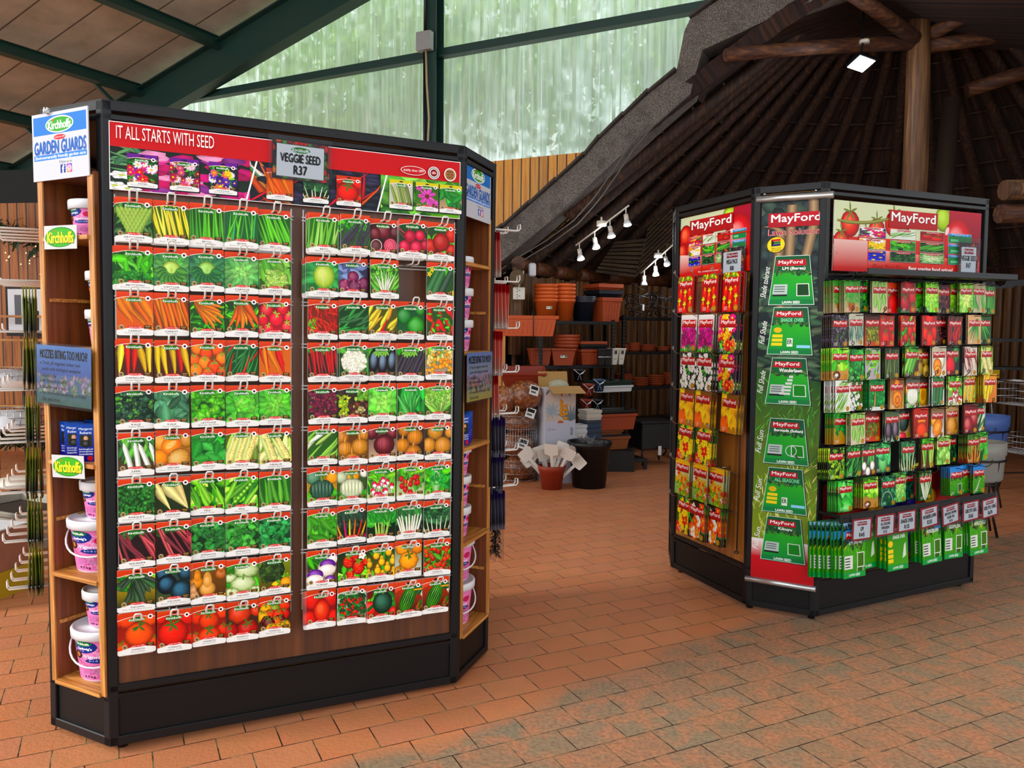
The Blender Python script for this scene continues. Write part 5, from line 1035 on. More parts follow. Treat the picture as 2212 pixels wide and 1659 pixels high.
# ---- banner over the packets
def flower_pkt(cols, bg):
    def f(a, g): p_flowers(a, g, cols, 22, .16, bg=bg, pet=14, w=.3)
    return f
def banner_a():
    a = Art(4e-6); x0, x1, z0, z1 = .021, 1.250, 1.912, 2.132; g = random.Random(3)
    a.rect(x0, x1, z0, z1, '#ffffff'); a.rect(x0+.002, x1-.002, z0+.002, z1-.002, '#c8242a', '#d42a2c')
    zb = 2.052
    def sect(xa, xb, f, skew=.03):
        a.clip = (xa, xb, z0+.002, zb); a.off = (xa, z0); a.sc = (xb-xa, zb-z0); f(); a.clip = None; a.sc = (1, 1); a.off = (0, 0)
    def fl():
        p_bg(a, g, '#1c2a24', '#2a3a30'); p_leaves(a, g, ['#5a8a5a', '#3a6a4a'], 20, .3, .06, area=(0, .25, 0, 1))
        for i in range(40): a.curl(g.uniform(.2, 1.0), g.uniform(0, 1), .11, jit(g.choice(['#c8287a', '#d85a9a', '#b01c60', '#e8a0c0', '#8a3a8a']), g), g, 10, .3, .7)
        for x, z in ((.08, .35), (.12, .05), (.03, .1)): flower(a, x, z, .1, '#eeeae4', '#c8d060', 6, w=.9)
    sect(x0+.002, .46, fl)
    def veg():
        p_bg(a, g, '#1c1c28', '#2a2a34'); p_pods(a, g, ['#c8501c', '#b87a3a', '#3f7a4a', '#d8d8c8'], 6, 1.3, .07, 1.9, .2, area=(0, .3, .3, .7))
        for i in range(70): a.curl(g.uniform(.1, 1), g.uniform(0, 1), .09, jit(g.choice(['#1c2430', '#2a3a44', '#3a3050', '#182028']), g), g, 9, .4, .5)
        p_pods(a, g, ['#c82a3a', '#d8601c'], 7, 1.1, .03, 1.5, .4, area=(.1, 1, .3, .6))
    sect(.46, .93, veg)
    def herb():
        p_bg(a, g, '#4a8a2a', '#7ab83a'); p_leaves(a, g, ['#3a7a2c', '#5a9a3a', '#8ac85a', '#2f6a28'], 34, .6, .35, area=(0, 1, 0, 1)); p_leaves(a, g, ['#98cc6a', '#6aa84a'], 12, .3, .12, area=(.6, 1, .4, 1))
    sect(.93, x1-.002, herb)
    for xa, k in ((.445, .035), (.915, .035)): a.poly([(xa, z0+.002), (xa+.006, z0+.002), (xa+.006+k, zb), (xa+k, zb)], '#f2f2ee')
    mini = [(.073, 1.926, 'ASTER', 'Princess Type Mixed', flower_pkt(['#c8246a', '#e03a8a', '#7a2a9a', '#f0e8ec', '#d82a3a'], '#2a4a24'), '#7a3a9a'), (.202, 1.926, 'DIANTHUS', 'Baby Doll Mixed', flower_pkt(['#a81c4a', '#d85a8a', '#e8c0d0', '#8a143a'], '#3a3a3a'), '#7a3a9a'), (.325, 1.926, 'STATICE', 'Art Shades Mixed', flower_pkt(['#4a2a8a', '#e8c83a', '#f0ecf0', '#e87a5a', '#6a3aa8'], '#2a2a3a'), '#7a3a9a'),
            (.515, 1.924, 'CARROT', 'Chantenay Karoo', ROWS_A[2][0][3], '#d9431c'), (.642, 1.924, 'SPINACH', 'Fordhook Giant', ROWS_A[7][9][3], '#d9431c'), (.762, 1.924, 'TOMATO', 'Heinz 1370', ROWS_A[9][1][3], '#d9431c'),
            (.962, 1.930, 'ASPARAGUS', 'UC 157', lambda a, g: (p_bg(a, g, '#c8c8b8'), p_pods(a, g, ['#8a9a4a', '#a8b46a', '#6f803a'], 6, 1.1, .13, 1.85, .08, area=(.15, .9, .4, .5), tip=.8)), '#d8cc1c'), (1.066, 1.930, 'ECHINACEA', 'Purple Coneflower', lambda a, g: (p_bg(a, g, '#3a6a2a', '#5a8a3a'), [flower(a, x, z, r, '#c85aa8', '#7a3a1c', 14, g, .3) for x, z, r in ((.15, .9, .2), (.8, .15, .28), (.5, .5, .42))]), '#d8cc1c'), (1.163, 1.930, 'BASIL', 'Sweet Genovese', lambda a, g: (p_bg(a, g, '#3a7a34', '#c8a888'), p_leaves(a, g, ['#2f8a3a', '#3fa048', '#1f6a2c'], 12, .7, .35)), '#d8cc1c')]
    for x, z, nm, sub, rec, hc in mini:
        w, h = .092, .108
        a.rect(x+.002, x+w+.003, z-.003, z+h, '#20262a'); a.sc = (w, h); a.off = (x, z); k_packet(a, rec, nm, sub, hc, int(x*1000), False, hc); a.sc = (1, 1); a.off = (0, 0)
    a.text(.042, 2.098, 'IT ALL STARTS WITH SEED', .042, '#f6f2ee', .30, .0, 'L')
    a.ell(1.055, 2.078, .05, .017, '#f6f2ee', 0, 24); a.ell(1.055, 2.078, .0475, .0152, '#c8242a', 0, 24); a.text(1.055, 2.078, 'quality since 1899', .013, '#f6f2ee', .08, shear=.2)
    a.ell(1.138, 2.078, .024, .024, '#ecebe6', 0, 20); a.ring(1.138, 2.078, .021, .004, '#8a8a8a', 20); a.ell(1.138, 2.078, .014, .014, '#8a1c24', 0, 16); [a.leaf(1.138, 2.074, .011, .006, 1.57+k, '#e8a0a0') for k in (-1.1, -.4, .4, 1.1)]
    a.ell(1.205, 2.078, .025, .025, '#ecebe6', 0, 20); a.ell(1.205, 2.078, .021, .021, '#b8865a', 0, 20); [a.text(1.205, 2.078+k*.0105, s, .0085, '#3a2418', .026, .03) for k, s in ((1, 'PROUDLY'), (0, 'NON'), (-1, 'GMO'))]
    V, F, C = a.mesh(); n = len(V); V = np.vstack([V, [(x, y, z) for y in (.0002, .012) for x, z in ((x0, z0), (x1, z0), (x1, z1), (x0, z1))]])
    F = list(F)+[(n, n+3, n+2, n+1), (n+4, n+5, n+6, n+7)]+[(n+i, n+(i+1) % 4, n+4+(i+1) % 4, n+4+i) for i in range(4)]
    o = obj_from('banner_board', V.tolist(), F, BOARD, col=np.vstack([C, np.tile((.5, .02, .02, 1), (8, 1))])); return o
bn = banner_a(); bn.matrix_world = MA @ Matrix.Translation((0, -.012, 0)); tag(bn, 'long red printed header board over the seed packets of the tall display', 'sign')
def art_board(name, a, x0, x1, z0, z1, th, mat, edge='#d8d8d8'):
    V, F, C = a.mesh(); n = len(V); V = np.vstack([V, [(x, y, z) for y in (.0002, th) for x, z in ((x0, z0), (x1, z0), (x1, z1), (x0, z1))]])
    F = list(F)+[(n, n+1, n+2, n+3), (n+7, n+6, n+5, n+4)]+[(n+(i+1) % 4, n+i, n+4+i, n+4+(i+1) % 4) for i in range(4)]
    return obj_from(name, V.tolist(), F, mat, col=np.vstack([C, np.tile((*lin(edge), 1), (8, 1))]))
# ---- price sign in a clear sleeve
a = Art(); g2 = random.Random(8); a.clip = (-.096, .096, -.066, .066); a.rect(-.1, .1, -.07, .07, '#241a14')
for i in range(90): a.ball(g2.uniform(-.1, .1), g2.choice([-1, 1])*g2.uniform(.03, .07) if i % 2 else g2.uniform(-.07, .07), .013, .013, jit(g2.choice(['#8a1c1c', '#3a6a1c', '#c86a1c', '#6a1c3a', '#c8281c', '#4a8a2a']), g2), n=7)
a.clip = None; a.rect(-.085, .085, -.06, .056, '#1c4a2a'); a.rect(-.083, .083, -.058, .054, '#e2e4e6')
k_logo(a, 0, .038, .034, .0105, rim=False); a.text(0, .008, 'VEGGIE SEED', .030, '#0c0c0c', .140, .06); a.text(0, -.033, 'R37', .031, '#0c0c0c', .046, .06)
ps = art_board('price_sign', a, -.098, .098, -.068, .068, .002, BOARD, '#241a14'); put(ps, MA, .632, -.022, 2.066, .0, R(1))
tag(ps, 'white price sign reading veggie seed R37 on the red header board', 'price sign')
m = MB(); m.box(-.112, .112, -.003, -.002, -.072, .085); m.build('clear_sleeve', FILM, ps)
# ---------------------------------------------------------------- wooden side shelves of the tall display
QA0 = MA @ Vector((-.1937, .2549, 0)); QA2 = MA @ Vector((LA, 0, 0)); QA3 = MA @ Vector((LA+.255, .2556, 0)); QA1 = MA @ Vector((0, 0, 0))
MAL = face_m(QA0, QA1) @ Matrix.Translation((0, 0, 0)); MAR = face_m(QA2, QA3)
LAL = (QA1-QA0).length; LAR = (QA3-QA2).length
invA = MA.inverted()
def kidA(o, M): o.parent = stA; o.matrix_local = invA @ M; return o
for M, L, zs, nm in ((MAL, LAL, (1.762, 1.388, 1.000, .603, .214), 'l'), (MAR, LAR, (1.752, 1.388, .995, .598, .212), 'r')):
    D = .26; x0, x1 = .028, L-.006
    m = MB(); m.box(x0, x0+.022, .0, D, .205, 1.955); m.box(x1-.024, x1, .0, D, .205, 1.955); m.box(x0, x1, D, D+.012, .205, 2.13); m.box(x0, x1, .0, D, 1.955, 1.967)
    o = kidA(m.build('side_panel', PLYF), M)
    for z in zs:
        m = MB(); m.box(x0+.0225, x1-.0245, -.012, D-.001, z-.014, z); kidA(m.build('shelf', PLYX), M)
    m = MB(); m.box(x0-.001, x0+.023, -.006, -.0005, .205, 1.955); m.box(x1-.025, x1+.001, -.006, -.0005, .205, 1.955); kidA(m.build('edge_strip', PLYE), M)
    [kidA(MB().box(xa, xa+.0055, .01, D, z, z+.012).build('shelf_batten', PLYX), M) for z in (1.545, .78, .41) for xa in (x0+.0225, x1-.03)]
# ---- pink buckets
def bucket_label(r0, r1, z0, z1, seed, big):
    """curved printed label on the front half of the bucket"""
    a = Art(2e-6); g = random.Random(seed); a.clip = (0, 1, 0, 1); a.rect(0, 1, 0, 1, '#e89ac4', '#e48cbc')
    for i in range(26): x, z, r = g.uniform(.0, 1), g.uniform(0, .75), g.uniform(.06, .12); [a.ring(x, z, r*k, .012, jit(g.choice(['#f0b4d4', '#d878b0', '#e8a8cc']), g, .05), 10) for k in (1, .62, .3)]
    a.slab(.34, .80, .19, .15, '#1c3a8a', .1); a.slab(.33, .88, .14, .065, '#2f8a34', .1); a.text(.33, .88, 'Kirchhoffs', .05, '#f2f4f0', .2, .03); a.text(.36, .76, "Ludwig's", .075, '#eef0f6', .2, .03)
    a.slab(.62, .72, .075, .085, '#c81c5a', 0, 9); a.slab(.24, .60, .075, .10, '#3a2414', 0, 9); a.slab(.24, .60, .04, .06, '#c88a5a', 0, 7)
    a.text(.50, .56, 'Vigorosa', .10, '#a8a0c8', .30, .03); a.text(.495, .562, 'Vigorosa', .10, '#f4ecf4', .30, .02)
    a.slab(.52, .47, .17, .055, '#1c3a8a'); a.text(.52, .47, '5-1-5 (18)', .05, '#dfe4f4', .22)
    for k in range(6): [a.rect(.3+.05*j, .345+.05*j, .33-.035*k, .338-.035*k, '#6a5a94') for j in range(g.randint(5, 9))]
    a.text(.40, .07, '4.5 kg' if big else '500 g', .07, '#1c1c3a', .17, .02); a.clip = None
    V, F, C = a.mesh(); out = []
    for x, y, z in V:
        t = -math.pi/2+(x-.5)*2.9; r = r0+(r1-r0)*z+.0012-y*1.0; out.append((r*math.cos(t), r*math.sin(t), z0+(z1-z0)*z))
    return out, F, C
def subdiv_grid():
    pass
PINK = plain('pink_bucket', '#e7c3d8', .35, var=.03)
def make_bucket(big, label):
    r1, r0, h = (.106, .087, .178) if big else (.072, .058, .120)
    t = empty('fertiliser_bucket', (0, 0, 0), 0, label, 'bucket')
    m = MB(); m.lathe([(0, 0), (r0*.96, 0), (r0, .006), (r1, h)], 32, cap0=False); m.build('tub', PINK, t)
    lz0, lz1 = h*.06, h*.90
    V, F, C = bucket_label(r0+(r1-r0)*.06, r0+(r1-r0)*.9, lz0, lz1, 3 if big else 4, big)
    # base sheet of the label as a curved strip so the print lies on it
    n = 24; b = len(V); sheet = []
    for i in range(n+1):
        tt = -math.pi/2+(i/n-.5)*2.9
        for z, r in ((lz0, r0+(r1-r0)*.06), (lz1, r0+(r1-r0)*.9)): sheet.append(((r+.0008)*math.cos(tt), (r+.0008)*math.sin(tt), z))
    F = [f for f in F]; Fs = [(b+2*i, b+2*i+2, b+2*i+3, b+2*i+1) for i in range(n)]
    obj_from('label', V+sheet, F[1:]+Fs, PRINT, parent=t, col=np.vstack([C, np.tile((*lin('#e690bf'), 1), (len(sheet), 1))]))
    m = MB(); k = r1*1.10
    m.lathe([(r1*1.03, h-.022), (k, h-.020), (k*1.01, h+.004), (k*.99, h+.010), (k*.93, h+.011), (k*.90, h+.005), (r1*.55, h+.004), (r1*.53, h+.0065), (0, h+.0065)], 36); m.build('lid', WHITEP, t)
    if big:
        m = MB(); m.tube([(k*1.02*math.cos(u), -k*1.03*abs(math.sin(u)) if True else 0, h*.80-.075*math.sin(u)) for u in np.linspace(0, math.pi, 17)], .0035, 6); m.build('handle', WHITEP, t)
    return t, h+.0115
bp = {}
def bucket(big, M, x, y, z, rz, label):
    if big not in bp: bp[big] = make_bucket(big, label); t, h = bp[big]
    else: t0, h = bp[big]; t = copy_tree(t0)
    t.matrix_world = M @ Matrix.Translation((x, y, z)) @ Matrix.Rotation(rz, 4, 'Z'); t['label'] = label; t['group'] = 'pink fertiliser buckets'; return z+h
z = bucket(True, MAL, .163, .115, .2145, .55, 'large pink bucket on the bottom shelf of the left side niche'); bucket(False, MAL, .172, .11, z, .45, 'small pink bucket standing on the bottom large one, left niche')
z = bucket(True, MAL, .158, .115, .6035, .5, 'large pink bucket on the second lowest shelf of the left niche'); bucket(False, MAL, .175, .11, z, .4, 'small pink bucket stacked on the upper large bucket, left niche')
bucket(False, MAL, .155, .11, 1.7625, .3, 'small pink bucket alone on the top shelf of the left niche')
z = bucket(False, MAL, .215, .12, 1.3885, .2, 'small pink bucket half hidden behind the clear sign, left niche'); bucket(False, MAL, .222, .12, z, .3, 'small pink bucket stacked above the clear sign, left niche')
z = bucket(True, MAR, .182, .12, .2125, -.6, 'large pink bucket on the bottom shelf of the right side niche'); bucket(True, MAR, .180, .12, z, -.55, 'large pink bucket stacked on another in the right side niche')
z = .5985
for k, lab in enumerate(('lowest of three small pink buckets below the blue boxes, right niche', 'middle of three small pink buckets below the blue boxes, right niche', 'top of three small pink buckets below the blue boxes, right niche')): z = bucket(False, MAR, .160, .09, z, -.3, lab)
z = 1.3885
for k, lab in enumerate(('lowest small pink bucket just above the right clear sign', 'middle small pink bucket above the right clear sign', 'top small pink bucket above the right clear sign')): z = bucket(False, MAR, .172, .09, z, -.3, lab)
# ---- blue insecticide boxes
def make_box(label):
    w, d, h = .058, .045, .128; t = empty('insecticide_box', (0, 0, 0), 0, label, 'box'); m = MB(); m.box(-w/2, w/2, 0, d, 0, h); m.build('carton', plain('blue_carton', '#1f4fa0', .4, var=.06), t, .001)
    a = Art(3e-6); a.rect(-w/2, w/2, 0, h, '#2458b0', '#3a2a8a'); a.text(0, .112, 'Margaret', .010, '#dfe8f4', .042, .02); a.text(0, .100, 'Roberts', .009, '#dfe8f4', .036, .02)
    a.rect(-.019, .019, .052, .092, '#2a3424'); a.ball(0, .080, .008, .010, '#c89a7a'); a.ball(0, .062, .014, .013, '#141414'); [a.text(0, .043-.008*k, s, .0065, '#e8ecf4', .042, .02) for k, s in enumerate(('biological', 'mosquito', 'insecticide'))]
    a.ell(.012, .012, .009, .009, '#c8202c')
    V, F, C = a.mesh(); obj_from('front_print', V.tolist(), F, PRINT, parent=t, col=C); V2 = [(w/2-y+.0002, d/2+x*.75, z) for x, y, z in [(p[0], p[1], p[2]) for p in V]]
    b = Art(3e-6); b.rect(-.02, .02, .004, h-.004, '#2458b0', '#2a3a90'); b.ell(0, .108, .015, .006, '#2f8a34'); [(b.rect(-.016, .016, z_, z_+.022, '#1c241c'), b.ball(0, z_+.011, .008, .006, ['#a85a5a', '#8a9a6a', '#c8a08a'][k_])) for k_, z_ in enumerate((.07, .04, .01))]
    V, F, C = b.mesh(); obj_from('side_print', [(-w/2-.0003+y, d/2-x, z) for x, y, z in V], F, PRINT, parent=t, col=C); obj_from('side_print', [(w/2+.0003-y, d/2+x, z) for x, y, z in V], F, PRINT, parent=t, col=C); return t
box0 = None
def ibox(M, x, y, z, rz, lab):
    global box0
    if box0 is None: box0 = make_box(lab); t = box0
    else: t = copy_tree(box0)
    t.matrix_world = M @ Matrix.Translation((x, y, z)) @ Matrix.Rotation(rz, 4, 'Z'); t['label'] = lab; t['group'] = 'blue insecticide boxes'
for i, (x, rz) in enumerate(((.085, .05), (.148, .75), (.212, .7), (.268, .05))): ibox(MAL, x, .03 if i in (0, 3) else .018, 1.0005, rz, f'{["leftmost", "second", "third", "rightmost"][i]} front blue box in the left niche row'.replace('second', 'second from left').replace('third', 'third from left'))
for i, x in enumerate((.11, .19, .262)): ibox(MAL, x, .105, 1.0005, .05, f'blue box in the back row of the left niche, {["left", "middle", "right"][i]}')
for i, x in enumerate((.125, .190, .255)): ibox(MAR, x, .02+.02*i, .9955, -.35, f'{["nearest", "middle", "farthest"][i]} blue box on the right niche shelf')
# ---- garden guards boards
def guards(L):
    a = Art(3e-6); w, h = .292, .222; x0, x1 = -w/2, w/2; a.rect(x0, x1, -h, 0, '#c2c4c9'); a.rect(x0+.008, x1-.008, -.072, -.011, '#3f7fc4')
    a.ell(0, -.042, .073, .0275, '#f4f4f2', 0, 28); a.ell(0, -.042, .068, .0235, '#3aa02c', 0, 28); a.text(0, -.043, 'Kirchhoffs', .027, '#f6f6f4', .118, .03); a.leaf(-.036, -.030, .01, .008, .8, '#d8481c')
    a.ell(0, -.084, .031, .0085, '#c8202c', 0, 20); a.text(0, -.084, 'quality since 1899', .006, '#f0e8e8', .05, shear=.2)
    a.text(0, -.114, 'GARDEN GUARDS', .042, '#2f66ac', .27, .055); a.rect(x0+.008, x1-.008, -.155, -.137, '#4f86c8'); a.text(0, -.147, 'Environmentally friendly garden care', .0135, '#eef2f6', .262, .01)
    a.text(.028, -.166, 'Follow us on', .010, '#2a2a2a', .064, .0)
    a.rect(.0, .027, -.203, -.175, '#2f4a9a'); a.text(.0145, -.190, 'f', .024, '#f4f4f8', None, .06)
    a.grad([(.033, -.203), (.060, -.203), (.060, -.175), (.033, -.175)], ['#f0a83a', '#c8287a', '#5a3ac0', '#a82aa8']); a.ring(.0465, -.189, .0105, .0022, '#f6f0f4', 16); a.ring(.0465, -.189, .0055, .002, '#f6f0f4', 14); a.ell(.0535, -.182, .0014, .0014, '#f6f0f4', 0, 8)
    return art_board('sign_board', a, x0, x1, -h, 0, .004, BOARD, '#c8c8ca')
for M, L, z, lab in ((MAL, LAL, 2.173, 'white and blue garden guards sign on the left side of the tall display'), (MAR, LAR, 2.155, 'white and blue garden guards sign on the right side of the tall display')):
    o = guards(L); put(o, M, L/2, -.010, z); tag(o, lab, 'sign')
m = MB(); g4 = random.Random(2)
for k in range(14): m.tube([(g4.uniform(-.012, .012), g4.uniform(-.01, .0), g4.uniform(-.008, .012)) for _ in range(4)], .0022, 4)
o = m.build('string_knot', WHITEP); put(o, MAL, .105, -.012, 2.176); tag(o, 'white string knot tied at the top of the left garden guards sign', 'string')
# ---- shelf cards
for z, x, ry, lab in ((1.758, .16, .02, 'white card with a green oval logo on the top left shelf edge'), (.985, .166, -.05, 'white card with a green oval logo below the blue boxes')):
    a = Art(3e-6); w, h = .172, .078; a.rect(-w/2, w/2, -h/2, h/2, '#c4c4c2'); a.ell(0, 0, .080, .0335, '#2f8a24', .02, 30); a.ell(0, 0, .076, .0300, '#4aa82c', .02, 30); a.text(.002, -.003, 'Kirchhoffs', .036, '#1c4a14', .138, .05); a.text(0, -.001, 'Kirchhoffs', .036, '#f4dc2a', .136, .035); a.leaf(-.034, .018, .008, .006, .8, '#d8481c')
    o = art_board('shelf_card', a, -w/2, w/2, -h/2, h/2, .001, BOARD, '#d8d8d4'); put(o, MAL, x, -.018, z, 0, ry); tag(o, lab, 'card')
# ---- mosquito notices in plastic sleeves
def moz(seed, warm):
    a = Art(3e-6); g = random.Random(seed); w, h = .288, .200; x0, x1 = -w/2, w/2; a.clip = (x0, x1, -h, 0)
    if warm: a.grad([(x0, -h), (x1, -h), (x1, 0), (x0, 0)], ['#b8b060', '#c0a860', '#8a9ac8', '#7a94cc']); a.grad([(x0, -.14), (x1, -.14), (x1, -.08), (x0, -.08)], ['#c88a6a', '#c88070', '#a8a0c0', '#98a0c8'])
    else: a.grad([(x0, -h), (x1, -h), (x1, -.10), (x0, -.10)], ['#4a6a5a', '#4f7060', '#6a7a9a', '#6a80a8']); a.grad([(x0, -.10), (x1, -.10), (x1, 0), (x0, 0)], ['#5a6aa0', '#6070a4', '#6a8abc', '#7a98c4'])
    for i in range(60): a.curl(g.uniform(x0, x1), g.uniform(-.16, -.1), .012, jit(g.choice(['#8a7a8a', '#6a7a5a', '#9a8a94']), g), g, 7, .5, .7)
    a.clip = None; a.text(0, -.030, 'MOZZIES BITING TOO MUCH?', .029, '#0c0d12', .25, .045)
    for i, (t, wd, b) in enumerate((('Treat all stagnant water and', .20, 1), ('pools with biological mosquito', .205, 0), ('insecticide', .075, 0), ('All Natural product', .135, 1), ('Safe for use in ponds', .145, 1), ('No secondary poisoning to frogs/', .232, 1), ('fish and more', .095, 0))):
        z = -.062-.0205*i; a.text(-.113, z, t, .0145, '#16181e', wd, .018, 'L')
        if b: a.ell(-.122, z, .003, .003, '#16181e', 0, 8)
    return art_board('notice_sheet', a, x0, x1, -h, 0, .001, BOARD, '#8090a8')
for M, L, x, z, ry, lab, wm in ((MAL, LAL, .165, 1.394, .035, 'mosquito notice in a clear sleeve on the left niche', False), (MAR, LAR, .185, 1.384, .0, 'faded mosquito notice in a clear sleeve on the right niche', True)):
    o = moz(5 if wm else 6, wm); put(o, M, x, -.022, z, 0, ry); tag(o, lab, 'notice')
    m = MB(); m.box(-.152, .152, -.004, -.003, -.208, .008); m.build('clear_sleeve', FILM, o)
# ---- back side faces with wire hooks and packs
QAb = [MA @ Vector((*CA[i], 0)) for i in (6, 7, 3, 2)]
MLB = face_m(QAb[0], QAb[1])   # left back face, outward normal to the left
MRB = face_m(QAb[3], QAb[2])   # right back face
for M, nm in ((MLB, 'l'), (MRB, 'r')):
    m = MB(); m.box(.03, .70, .012, .022, .24, 2.13); kidA(m.build('side_board', PLYB), M)
def shook(L):
    m = MB(); m.tube([(-.012, .01, 0), (-.012, -L, 0), (-.012, -L-.008, .010), (-.012, -L-.008, .028), (.012, -L-.008, .028), (.012, -L-.008, .010), (.012, -L, 0), (.012, .01, 0)], .0034, 6); return m
sh0 = None; g5 = random.Random(9)
def side_hook(M, x, z, L=.17):
    global sh0
    if sh0 is None: sh0 = shook(.17).build('side_hook', WIRE); o = sh0
    else: o = sh0.copy(); COL.objects.link(o)
    kidA(o, M @ Matrix.Translation((x, .0, z)) @ Matrix.Diagonal((1, L/.17, 1, 1)))
for z in (1.80, 1.62, 1.44, 1.235, 1.05, .87, .695, .525):
    for x in (.66, .55, .43, .31, .19): side_hook(MLB, x, z, .165 if z > 1.3 else .12+.035*(z-.5)/.8)
for z in (1.93, 1.70, 1.49, 1.29, 1.10, .93, .765):
    for x in (.06, .17, .29, .41): side_hook(MRB, x, z)
def plant_pack(cols, w=.05, h=.185, th=.009):
    """puffy slim pack: thin clear-topped header, fuller middle"""
    zs = [0, -.03, -.045, -h*.5, -h*.82, -h+.012, -h]; ts = [.002, .003, .007, th, th, th*.6, .003]; cs = [cols[0], cols[0], cols[1], cols[1], cols[2], cols[3], cols[3]]; V = []; C = []; F = []
    for z, t, c in zip(zs, ts, cs):
        for x in (-w/2, -w/4, 0, w/4, w/2):
            for s_ in (-1, 1): V.append((x, s_*t/2*(.35 if abs(x) == w/2 else 1), z)); C.append((*lin(c), 1))
    for j in range(len(zs)-1):
        for i in range(4):
            a_ = j*10+i*2; F += [(a_, a_+10, a_+12, a_+2), (a_+1, a_+3, a_+13, a_+11)]
        F += [(j*10, j*10+1, j*10+11, j*10+10), (j*10+8, j*10+18, j*10+19, j*10+9)]
    return obj_from('hanging_pack', V, F, PRINT, col=C)
FILMP = PRINT
rowlab = ['second', 'third', 'fourth', 'fifth', 'sixth', 'seventh', 'lowest']
pp = plant_pack(('#b4bc20', '#5a6420', '#161f14', '#8a7a54')); first = True
for zi, z in enumerate((1.60, 1.42, 1.215, 1.03, .85, .675)):
    for k in range(5):
        o = pp if first else pp.copy()
        if not first: COL.objects.link(o)
        first = False
        put(o, MLB, .66, -.012-.0095*k-.001*zi, z, g5.uniform(-.08, .08), g5.uniform(-.05, .05), g5.uniform(-.03, .03))
        tag(o, f'slim olive green pack hanging on the left side hooks, {rowlab[zi]} row', 'hanging pack', f'olive packs on the {rowlab[zi]} left hook row')
rp_ = plant_pack(('#a81c24', '#c8746a', '#b88a7c', '#d0c4bc'), .11, .20, .010); pu = plant_pack(('#3a2a5c', '#4e4a58', '#38343e', '#7a7882'), .10, .18, .010); first = True
for zi, (z, src, n_) in enumerate(((1.915, rp_, 3), (1.685, rp_, 6), (1.475, rp_, 4), (1.275, rp_, 3), (1.085, pu, 5), (.915, pu, 5), (.75, pu, 5))):
    for k in range(n_):
        o = src if src.get('label') is None else src.copy()
        if o is not src: COL.objects.link(o)
        put(o, MRB, .07+.012*(zi % 2), -.02-.018*k, z, g5.uniform(-.08, .08), g5.uniform(-.05, .05), g5.uniform(-.04, .02))
        c_ = 'red topped clear' if src is rp_ else 'violet topped grey'
        tag(o, f'{c_} pack on the right side hooks, row {["one", "two", "three", "four", "five", "six", "seven"][zi]} from the top', 'hanging pack', f'{c_} packs on right hook row {zi+1}')
m = MB()
for k in range(220):
    t, r = g5.uniform(0, 6.28), .028*math.sqrt(g5.random()); z = g5.uniform(-.18, -.02); p = Vector((r*math.cos(t), r*math.sin(t)*.6, z)); d = Vector((g5.uniform(-1, 1), g5.uniform(-1, 1), g5.uniform(-1.5, .3)))*.016; m.tube([p, p+d], .0016, 4)
o = empty('bristle_brush', (0, 0, 0), 0, 'black bristly brush in a bag, lowest on the right side hooks', 'brush'); b_ = m.build('bristles', DARKPL, o); m = MB(); m.tube([(0, 0, .06), (0, 0, -.17)], .005, 6); m.build('wire_core', BWIRE, o); o.matrix_world = MRB @ Matrix.Translation((.08, -.08, .62))
m = MB(); m.box(-.042, .042, -.022, -.020, -.20, .06); m.box(-.042, .042, .020, .022, -.20, .06); m.build('clear_bag', FILM, o)
# ---------------------------------------------------------------- the second seed display (right)
QB = [Vector((*q, 0)) for q in ((.9828, 4.7858), (1.2461, 4.1087), (1.5441, 3.9374), (2.6629, 4.4861))]
TB = .01133
MBF = face_m(QB[2], QB[3]) @ Matrix.Rotation(-TB, 4, 'Y'); MBM = face_m(QB[1], QB[2]); MBL = face_m(QB[0], QB[1])
LB, LBM, LBL = 1.246, .3438, .7264
CB = [(0, 0), (LB, 0), (LB+.192, .285), (LB+.13, 1.009), (LB-.05, 1.27), (.05, 1.27), (-.130, 1.009), (-.192, .285)]
stB = stand_root(MBF, 'second black framed seed display on the right with a lawn poster on its corner')
frame_part(stB, CB)
inv = MBF.inverted()
def kidm(o, M): o.parent = stB; o.matrix_local = inv @ M; return o
m = MB(); m.box(.025, LBL-.025, .01, .028, .235, 2.137); o = m.build('side_board', PLYB); kidm(o, MBL)
m = MB(); m.box(.012, .034, .004, .02, .17, 2.165); m.box(.02, .30, .006, .022, 2.130, 2.165); m.box(.03, LBM-.03, .012, .024, .235, 2.137); o = m.build('corner_board', PLYE); kidm(o, MBM)
m = MB(); m.box(-.034, -.004, .012, .016, 1.72, 1.955); m.box(-.034, -.004, .0105, .0119, 1.72, 1.765, 1); m.box(-.03, .03, .016, .026, 1.75, 1.92); o = m.build('price_strip', [WHITEP, GREENPL]); kidm(o, MBL)
# printed board at the back of the front face
a = Art(); g = random.Random(21); x0, x1, z0, z1 = .035, LB-.025, .236, 1.76
a.clip = (x0, x1, z0, z1); a.rect(x0, x1, z0, z1, '#0c0a0a')
a.rect(x0, x1, .236, .70, '#7a1414', '#5a0f0f')
for x, z, r, c in ((.1, .36, .12, '#b8201c'), (.25, .56, .12, '#a81c14'), (.38, .30, .16, '#d83a3a'), (.98, .5, .12, '#c82018'), (1.14, .40, .13, '#a01414'), (.86, .42, .09, '#e09a2a'), (.86, .56, .05, '#e0a030'), (.72, .55, .1, '#a81818'), (.73, .34, .09, '#b81c1c')): a.ball(x, z, r, r, c)
a.ball(.38, .42, .13, .1, '#2a7a34'); a.ball(.40, .40, .10, .08, '#e8d8c8')
for x, z, c in ((.50, .53, '#f2a81c'), (.62, .53, '#2a1a8a'), (.62, .36, '#3a1a8a')):
    for k in range(5): a.ball(x+.06*math.cos(k*1.257+.3), z+.06*math.sin(k*1.257+.3), .07, .07, c)
    a.ball(x, z-.03, .03, .03, '#140a14')
